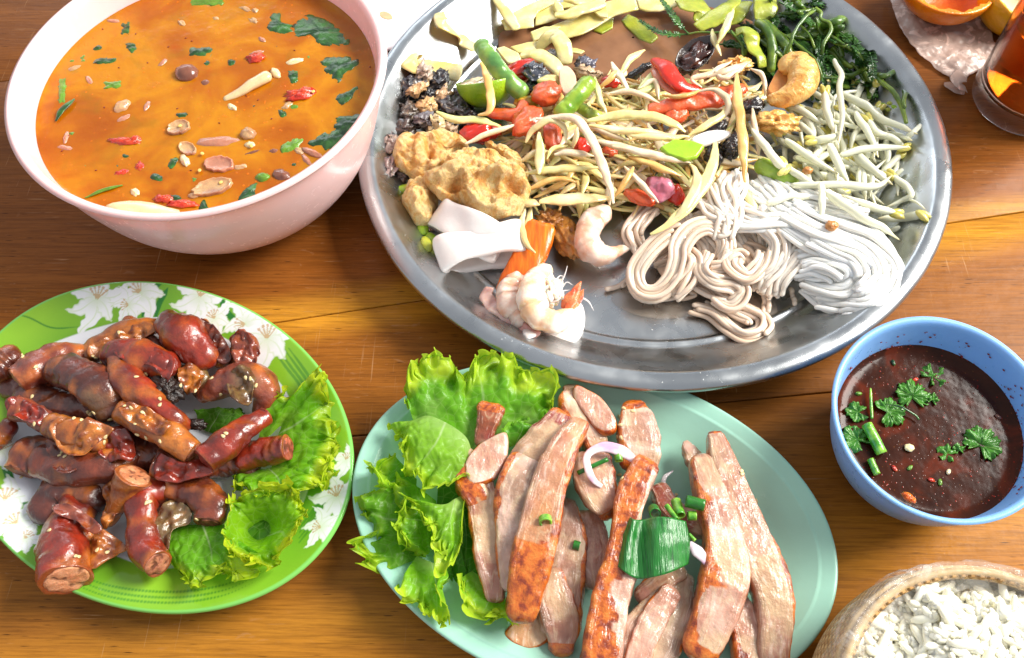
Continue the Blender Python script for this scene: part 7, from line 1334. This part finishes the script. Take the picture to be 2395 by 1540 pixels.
# ---- bean sprouts
SPR = food('sprout_stem', None, .06, .7, .25, .01, 5, .6, .22, (1, .95, .8), coat=.6); HD = food('sprout_head', (226, 214, 120), .2, 1.6, .28, .02, 5, .4, .3, coat=.5, hue=(200, 190, 90))
GS = 'bean sprouts heaped at the right of the tray'
def sprout(key, pts, r, label, head=None, root=True, seed=0, n=24, yel=.0):
    r = r*.76
    C = resample(W(key, pts), n); top = thing('bean_sprout', label, 'bean sprout', C.mean(0)*[1, 1, 0]+[0, 0, C[:, 2].min()], GS); tp = np.interp(np.linspace(0, 1, n), [0, .1, .6, .82, 1], [.75, 1, .95, .6 if root else .9, .15 if root else .8])
    V, Fq, u, t = sweep(C, r*tp, r*tp, 10, 2, 0, 'round', 2); V += .03*WN(.5, seed, 2)(V)[:, None]
    Cc = mixc(lin((228, 228, 204)), lin((212, 186, 112)), np.clip((u-.78)/.2, 0, 1)*.8*root+yel); mk('stem', V, Fq, SPR, top, Cc)
    if head:
        d = C[0]-C[1]; d /= np.linalg.norm(d); a = math.atan2(d[1], d[0])
        for sg in (-1, 1):
            V, Fq = lump((0, 0, 0), (.46, .19, .2), seed+sg, .06, .6, 9, 12); V = rotz(V, a+sg*.2+head[0])+C[0]+d*.25+np.array([-d[1], d[0], 0])*sg*.13; mk('seed_leaf', V, Fq, HD, top)
    return top
SP = [([(1420, 390, 3.4), (1465, 480, 3.5), (1450, 560, 3.4), (1470, 760, 3.3), (1440, 950, 3.0)], .26, 'upright sprout with brown root tip pointing at the greens', None), ([(1360, 600, 3.2), (1370, 720, 3.1), (1420, 860, 2.8)], .34, 'sprout with yellow head beside the cashew', (0,)), ([(1480, 610, 2.8), (1600, 670, 2.8), (1720, 760, 2.5), (1950, 860, 2.0)], .34, 'thick sprout sloping to the right tray wall', None),
 ([(1120, 670, 2.7), (1230, 720, 2.8), (1345, 805, 2.6)], .28, 'sprout starting right under the cashew', None), ([(1085, 1075, 3.2), (960, 930, 3.4), (870, 800, 3.3)], .34, 'plump sprout with folded head beside the golden crispy bit', (1.8,)), ([(1110, 905, 3.0), (1250, 1000, 3.1), (1440, 1120, 2.9)], .28, 'long sprout slanting down across the middle', None), ([(1385, 940, 3.2), (1440, 1050, 3.1), (1510, 1200, 2.8)], .34, 'short fat sprout cut off at its upper end', None),
 ([(1460, 1000, 2.9), (1620, 955, 3.0), (1900, 945, 2.7)], .28, 'straight horizontal sprout with blunt right end', None), ([(1560, 730, 2.9), (1650, 880, 3.0), (1700, 1010, 2.7)], .3, 'sprout in the upper right sloping steeply', None), ([(1550, 990, 2.6), (1650, 1080, 2.6), (1790, 1185, 2.2)], .34, 'sprout passing under the horizontal one', None), ([(1160, 1190, 2.9), (1400, 1185, 3.1), (1680, 1195, 3.0), (1795, 1120, 2.7)], .3, 'long level sprout above the white noodles', None),
 ([(1335, 1180, 3.4), (1340, 1300, 3.6), (1330, 1430, 3.4)], .28, 'short upright sprout standing on the white noodles', None), ([(1000, 1300, 3.0), (1150, 1262, 3.1), (1330, 1270, 3.1)], .3, 'yellowish flat sprout leaf on the noodles', None), ([(1370, 1240, 3.6), (1580, 1380, 3.6), (1720, 1460, 3.3), (1830, 1540, 2.8)], .34, 'sprout drooping over the ball of noodles', None), ([(1790, 1365, 2.8), (1640, 1320, 3.1), (1470, 1250, 3.3)], .3, 'sprout with brownish head at its right end on the noodles', (0,)),
 ([(1960, 1385, 1.9), (1850, 1400, 2.0), (1700, 1405, 2.1)], .36, 'stout sprout end near the right tray wall', (0,)), ([(1800, 1140, 2.0), (1870, 1190, 2.1), (1915, 1250, 1.9), (1850, 1290, 1.6), (1740, 1340, 1.4)], .26, 'curled sprout hook at the right edge of the pile', (0,)), ([(1100, 1060, 2.9), (1180, 1120, 3.1), (1330, 1210, 3.0)], .28, 'sprout joining the upright short one', (0,)), ([(1850, 930, 2.2), (1790, 880, 2.4), (1690, 870, 2.4)], .28, 'bent sprout with round yellow head at the right', (1.,)),
 ([(1850, 915, 1.8), (1930, 845, 1.9), (2010, 770, 1.9)], .22, 'thin sprout pointing away to the tray wall', None), ([(1750, 900, 1.8), (1760, 1000, 1.8), (1745, 1110, 1.5)], .26, 'shaded upright sprout at the right', None), ([(1600, 1050, 2.3), (1610, 1180, 2.3), (1620, 1290, 2.2)], .26, 'small upright sprout in the lower right of the pile', None), ([(1300, 900, 2.7), (1400, 890, 2.8), (1470, 850, 2.7)], .3, 'sprout with large yellow petals in the middle', (0,)), ([(1640, 780, 2.6), (1690, 850, 2.6), (1780, 870, 2.4)], .3, 'sprout with ragged yellow tip at the upper right', (0,)),
 ([(1180, 1010, 2.6), (1300, 1050, 2.7), (1450, 1090, 2.6)], .24, 'thin sprout under the long slanting one', None), ([(1200, 800, 2.4), (1290, 900, 2.4), (1350, 1000, 2.2)], .28, 'low sprout below the cashew', None), ([(1830, 1460, 1.4), (1760, 1490, 1.5), (1660, 1500, 1.6)], .22, 'low sprout beside the noodle ball', None), ([(1900, 1290, .9), (1960, 1320, .9), (2000, 1345, .8)], .12, 'thin root lying on the bare steel', None)]
for i, (p, r, lab, hd) in enumerate(SP): sprout('A3', p, r, lab, hd, True, 800+i, 28)
spoly = np.array([(1150, 760), (1330, 620), (1550, 640), (1750, 760), (1830, 900), (1790, 1180), (1620, 1270), (1350, 1230), (1150, 1120), (1080, 950)], float); k = 0
while k < 105:
    x, y = rr_.uniform(1080, 1850), rr_.uniform(620, 1290)
    if not inpoly(x, y, spoly): continue
    a = rr_.normal(.75, .5) if rr_.random() < .7 else rr_.uniform(0, 3.14); L = rr_.uniform(80, 170); z = rr_.uniform(.9, 2.4)*(1-.35*max(0, (x-1600)/250)); dx, dy = math.cos(a)*L, math.sin(a)*L; bw = rr_.normal(0, 30)
    sprout('A3', [(x-dx, y-dy, z+rr_.uniform(-.2, .2)), (x-bw*math.sin(a), y+bw*math.cos(a), z+.1), (x+dx, y+dy, z+rr_.uniform(-.3, .1))], rr_.uniform(.18, .3), ['white', 'creamy', 'glassy white'][k % 3]+' bean sprout '+('lying low ' if z < 1.3 else 'halfway up ' if z < 1.9 else 'lying high ')+near(x*.36449+1434.5, y*.36449, LM[16:23]), (0,) if rr_.random() < .45 else None, True, 900+k, 18); k += 1
for i, (x, y, z, r, lab) in enumerate([(1400, 1450, 3.75, (.36, .3, .26), 'round brown peppercorn like seed on the white noodles'), (1245, 1095, 3.2, (.3, .24, .22), 'brown seed among the bean sprouts'), (960, 1335, 3.0, (.2, .2, .18), 'tiny white knob on the noodles')]):
    blob('brown_seed', 'A3', x, y, z, r, CRK if i < 2 else SQ, lab, 'seed', None, 760+i, .12)
# ================================================================ STICKY RICE BASKET
RC = P(2256, 1333, 6.)-np.array([0, 6.1, 0]); RC[2] = 0
def m_weave():
    t = NT('woven_bamboo'); sx = t.N.new('ShaderNodeSeparateXYZ'); t.link(t.attr('Fib'), sx.inputs[0])
    uu = t.math('MULTIPLY', sx.outputs['X'], 1.); vv = sx.outputs['Y']
    w1 = t.math('SINE', t.math('ADD', t.math('MULTIPLY', uu, 9.), t.math('MULTIPLY', vv, 9.))); w2 = t.math('SINE', t.math('SUBTRACT', t.math('MULTIPLY', uu, 9.), t.math('MULTIPLY', vv, 9.)))
    pr = t.math('MULTIPLY', w1, w2); st = t.math('ABSOLUTE', pr)
    ck = t.math('GREATER_THAN', pr, 0.)
    c = t.mix(ck, (206, 168, 112), (178, 136, 84)); c = t.mix(t.gray(st, 0, .18, .8, 0), c, (92, 58, 30)); c = t.mix(t.gray(t.noise(.5, 4), .4, .7, 0, .4), c, (220, 190, 140))
    nb = t.bump(st, .12); nb = t.bump(t.noise(8., 3), .01, 1., nb); return t.fin(c, .55, nb, spec=.3)
WEAVE = m_weave()
bask = thing('rice_basket', 'round woven bamboo basket of sticky rice at the lower right photo corner', 'basket', RC)
pr = resample([(.01, .3), (3.4, .3), (4.4, .5), (5.5, 2.2), (5.75, 3.6), (5.5, 5.2), (5.3, 5.95), (5.15, 6.1), (4.95, 6.0), (5.1, 5.2), (5.3, 3.6), (5., 2.2), (3.8, 1.), (.01, .9)], 90)
pr[:, 0] *= 1.16; V, Fq = revolve(pr, 160, RC); o = mk('basket_body', V, Fq, WEAVE, bask)
ph = np.arctan2(V[:, 1]-RC[1], V[:, 0]-RC[0]); at = o.data.attributes.new('Fib', 'FLOAT_COLOR', 'POINT'); c = np.ones((len(V), 4), np.float32); c[:, 0] = np.abs(ph)*5.33; c[:, 1] = V[:, 2]*1.15; at.data.foreach_set('color', c.ravel())
BW = food('bamboo_strip', (206, 172, 116), .3, 1.5, .5, .03, 5, 0, coat=.1)
for k in range(2):
    th = np.linspace(0, 2*np.pi, 120); C_ = np.c_[RC[0]+np.cos(th)*(6.22-.2*k), RC[1]+np.sin(th)*(6.22-.2*k), np.full(120, 5.62+.38*k)]
    V, Fq, u, t_ = sweep(C_, .17, .17, 10, 2); mk('rim_hoop', V, Fq, BW, bask)
RICE = food('rice_grain', (250, 246, 226), .04, 2, .25, .01, 5, .6, .12, (1, .95, .8), coat=.6)
rice = thing('sticky_rice', 'heap of glistening white sticky rice filling the woven basket', 'rice', RC+[0, 0, 4.])
def zrice(x, y): 
    d = math.hypot(x-RC[0]+.2, y-RC[1]-.1); return 5.25+1.6*max(0, 1-(d/5.4)**2)+.30*float(WN(.3, 3, 2)(np.array([[x, y, 0]]))[0])
n = 60; rows = []; th = np.linspace(0, 2*np.pi, n, endpoint=False); w = WN(.8, 6, 3)
for k in np.linspace(.01, 1, 26): 
    X = np.c_[RC[0]-.2+np.cos(th)*5.5*k, RC[1]+.1+np.sin(th)*5.5*k]; rows.append(np.c_[X, [zrice(*q)-.14 for q in X]])
rows.append(rows[-1]-[0, 0, 1.5]); V = np.concatenate(rows); V[:, 2] += .12*w(V); mk('rice_mass', V, grid_faces(27, n, cv=True), food('rice_bulk', (246, 238, 204), .08, 3, .35, .15, 4, .5, .2, (1, .95, .8), coat=.5), rice)
sv, sf = sphere(7, 10); gv = np.sign(sv)*np.abs(sv)**.85*[.16, .45, .13]; gv[:, 2] += .04*np.cos(gv[:, 1]*3); g0 = None; g_ = np.random.default_rng(3)
for i in range(300):
    for _ in range(40):
        a = g_.uniform(-.6, 3.9); r = 5.5*math.sqrt(g_.random())*1.0; x, y = RC[0]-.2+r*math.cos(a), RC[1]+.1+r*math.sin(a)
        if y > P(2290, 1560, 6)[1]-.6: break
    if g0 is None: o = g0 = mk('grain', gv, sf, RICE, origin=(0, 0, 0))
    else: o = g0.copy(); COL.objects.link(o)
    o.parent = rice; o.location = (Vector((x, y, zrice(x, y)-.12+g_.random()*.34))-Vector(rice['_o']))*S; o.rotation_euler = (g_.normal(0, .45), g_.normal(0, .5), g_.uniform(0, 6.28)); s_ = g_.uniform(.85, 1.3); o.scale = (s_, s_*g_.uniform(.9, 1.2), s_)
parts = []
for i in range(1900):
    a = g_.uniform(-.6, 3.9); r = 5.5*math.sqrt(g_.random()); x, y = RC[0]-.2+r*math.cos(a), RC[1]+.1+r*math.sin(a); s_ = g_.uniform(.7, 1.1)
    if y < P(2290, 1560, 6)[1]-.8: continue
    q = sphere(4, 8); V = q[0]*[.15*s_, .46*s_, .12*s_]; V = rotz(rotx(V, g_.normal(0, .5)), g_.uniform(0, 6.28))+[x, y, zrice(x, y)-.16+g_.random()*.2]; parts.append((V, q[1]))
V, Fq = join(parts[:1300]); tag(mk('grain_mass', V, Fq, RICE, rice), kind='stuff')
def m_film(name, tint, al, rough=.12, bp=.5):
    t = NT(name); n_ = t.noise(.35, 5, dist=2.2, rough=.6); nb = t.bump(n_, bp); t.fin(tint, rough, nb, spec=.8, coat=.6)
    tr = t.N.new('ShaderNodeBsdfTransparent'); ms = t.N.new('ShaderNodeMixShader'); f = t.math('ADD', al, t.math('MULTIPLY', t.gray(t.noise(.5, 5, dist=2.5), .52, .64), al*1.4))
    t.link(f, ms.inputs[0]); t.link(tr.outputs[0], ms.inputs[1]); t.link(t.b.outputs[0], ms.inputs[2]); t.link(ms.outputs[0], t.N['Material Output'].inputs[0]); return t.m
FILM = m_film('clear_film', (236, 232, 226), .16)
n = 260; th = np.linspace(0, 2*np.pi, n, endpoint=False); rows = []; w = WN(.35, 21, 3); w2 = WN(1.1, 22, 2)
for r, z in resample([(5.3, 5.4), (5.6, 5.8), (5.85, 6.2), (6.05, 6.35), (6.3, 6.3), (6.45, 5.9), (6.5, 5.2), (6.5, 4.6)], 26):
    X = np.c_[RC[0]+np.cos(th)*r, RC[1]+np.sin(th)*r, np.full(n, z)]; d = .10*w(X*[1, 1, .5])+.05*w2(X); X[:, :2] += np.c_[np.cos(th), np.sin(th)]*(d+.1)[:, None]; X[:, 2] += .9*np.abs(d); rows.append(X)
tag(mk('plastic_liner', np.concatenate(rows), grid_faces(26, n, cv=True), FILM), 'crinkled clear plastic liner folded over the rim of the rice basket', 'plastic bag')
# ================================================================ TOP RIGHT CORNER: tea glass, peel, wrapper
GC = P(2268, 236, 0)+np.array([3.35, -.2, 0]); GC[2] = 0
t = NT('clear_glass'); GL = t.fin((250, 250, 248), .02, trans=1, ior=1.48); glass = thing('tea_glass', 'clear glass tumbler of amber iced tea at the right photo edge', 'glass', GC)
pr = resample([(.01, 0), (2.7, 0), (3.15, .12), (3.35, .5), (3.38, 1.), (3.3, 1.6), (3.35, 4.), (3.5, 8), (3.7, 12.5), (3.72, 12.7), (3.6, 12.7), (3.55, 12.5), (3.3, 8), (3.08, 3.), (2.95, 1.7), (2.5, 1.25), (.01, 1.15)], 100)
V, Fq = revolve(pr, 120, GC); mk('glass_body', V, Fq, GL, glass)
t = NT('iced_tea'); TEA = t.fin(t.ramp(t.noise(.3, 3, dist=1.), [(.3, (150, 48, 6)), (.7, (196, 84, 14))]), .05, trans=.8, ior=1.36, sss=0)
pr = resample([(.01, 1.17), (2.5, 1.27), (2.93, 1.72), (3.06, 3.), (3.28, 8), (3.46, 11.3), (.01, 11.4)], 60); V, Fq = revolve(pr, 100, GC); tag(mk('iced_tea', V, Fq, TEA), 'dark amber iced tea inside the glass tumbler', 'drink')
for i, (dx, dy, z) in enumerate([(.4, -.9, 9.6), (-1.2, .6, 9.9), (1.1, 1.1, 9.2), (-.9, -1.1, 7.4), (.9, .3, 6.6), (-.3, 1.3, 5.5)]):
    V, Fq = lump((GC[0]+dx, GC[1]+dy, z), (.95, .95, .8), 900+i, .06, .4, 12, 16, (i, i*.7, i)); tag(mk('ice_cube', V, Fq, TEA if False else GL), 'rounded ice cube inside the glass of tea', 'ice', 'ice cubes in the tea glass')
t = NT('orange_peel'); OP = t.fin(t.ramp(t.noise(.8, 3), [(.3, (226, 116, 6)), (.7, (238, 140, 16))]), .35, t.bump(t.voro(6.), .02), sss=.2, sscale=.4, coat=.2)
t = NT('yellow_peel'); YP = t.fin((226, 166, 20), .35, t.bump(t.voro(6.), .02), sss=.2, sscale=.4, coat=.2)
t = NT('peel_pith'); PI_ = t.fin(t.ramp(t.noise(1., 4), [(.3, (240, 226, 190)), (.7, (250, 244, 226))]), .6, t.bump(t.noise(2., 4), .05), sss=.3, sscale=.4)
t = NT('orange_inside'); OI = t.fin(t.ramp(t.noise(.8, 4), [(.3, (206, 84, 8)), (.7, (232, 118, 16))]), .4, t.bump(t.noise(1.6, 4), .08), sss=.3, sscale=.4)
def peel(c, R, nrm, m1, m2, label, seed, depth=.8):
    root = thing('orange_peel', label, 'peel', c*[1, 1, 0]); n = 90; th = np.linspace(0, 2*np.pi, n, endpoint=False); w = WN(.9, seed, 3); jag = .16*w(np.c_[np.cos(th)*3, np.sin(th)*3, th*0])
    for nm, rad, m, a1 in (('skin', R, m1, 1.), ('inside', R-.32, m2, .97)):
        rows = []
        for a in np.linspace(.02, np.pi/2*a1, 22): rows.append(np.c_[np.cos(th)*rad*np.sin(a), np.sin(th)*rad*np.sin(a), -rad*depth*np.cos(a)+np.zeros(n)])
        if nm == 'skin':
            for k_ in (.985, .95): rows.append(np.c_[np.cos(th)*rad*k_, np.sin(th)*rad*k_, np.full(n, .05)])
            rows.append(np.c_[np.cos(th)*(rad-.35+jag), np.sin(th)*(rad-.35+jag), np.full(n, .03)])
        V = orient(np.concatenate(rows), nrm)+c; mk(nm, V, grid_faces(len(rows), n, cv=True), m, root)
peel(P(2222, -44, 2.9), 3.15, (0, -.05, 1), OP, OI, 'bright orange citrus peel half with a ragged rim at the top right photo edge', 1)
peel(P(2372, 10, 1.9), 2.5, (.5, .1, .85), YP, PI_, 'yellow citrus peel with white pith behind the tea glass', 2)
WR = m_film('white_wrapper', (214, 186, 172), .45, .4, .12)
G = [[(240, -60, .5), (250, 0, .7), (330, 210, .6), (430, 400, .5), (600, 580, .3), (800, 730, .2), (900, 770, .1)], [(420, -60, .9), (430, 10, 1.1), (520, 200, .9), (620, 360, .7), (760, 500, .5), (900, 640, .4), (980, 740, .3)], [(700, -60, .3), (700, 60, .3), (740, 220, .4), (820, 360, .5), (900, 470, .5), (1020, 580, .5), (1100, 680, .3)], [(1200, -60, .3), (1200, 60, .3), (1210, 200, .4), (1230, 320, .5), (1260, 420, .5), (1260, 520, .4), (1230, 600, .2)]]
o = sheet('plastic_wrapper', 'B5', G, WR, th=.02, n=70, m=60, seed=9, amp=.07); tag(o, 'crumpled translucent whitish plastic wrapper under the citrus peels', 'wrapper')
tag(strand('plastic_curl', 'B5', [(980, 690, .3), (915, 730, .7), (925, 810, .8), (980, 860, .4)], .5, .03, WR, n=30, ns=10, taper=(.8, 1, 1, .6), amp=.05), 'curled translucent plastic strip right beside the tea glass foot', 'wrapper')
tag(strand('plastic_curl', 'B5', [(800, 790, .15), (860, 840, .3), (960, 890, .2)], .45, .03, WR, n=24, ns=10, taper=(.4, 1, 1, .4), amp=.05), 'flat plastic scrap on the table left of the tea glass', 'wrapper')
# ================================================================ WHITE PLATE behind bowl and tray
wp = P(945, -75, .8); t = NT('white_melamine'); WM = t.fin((234, 232, 236), .2, t.bump(t.noise(1., 3), .006), sss=.1, sscale=.4)
pr = resample([(.01, .3), (5.5, .3), (5.6, 0), (6.0, 0), (6.2, .3), (9.0, 1.2), (9.1, 1.32), (9.0, 1.4), (8.6, 1.32), (6.4, .75), (5.6, .62), (.01, .6)], 60); V, Fq = revolve(pr, 120, wp); tag(mk('white_plate', V, Fq, WM), 'plain white plate peeking out between the pink bowl and the steel tray', 'plate')
flatpool('sauce_stain', 'A2', [(165, 95), (200, 85), (245, 105), (260, 135), (220, 142), (175, 125)], 1.34, food('stain', (214, 168, 124), .2, 1.5, .3, 0, 5, .2), 'small tan sauce stain on the white plate', 'stain')
for o in bpy.data.objects:
    if '_o' in o: del o['_o']
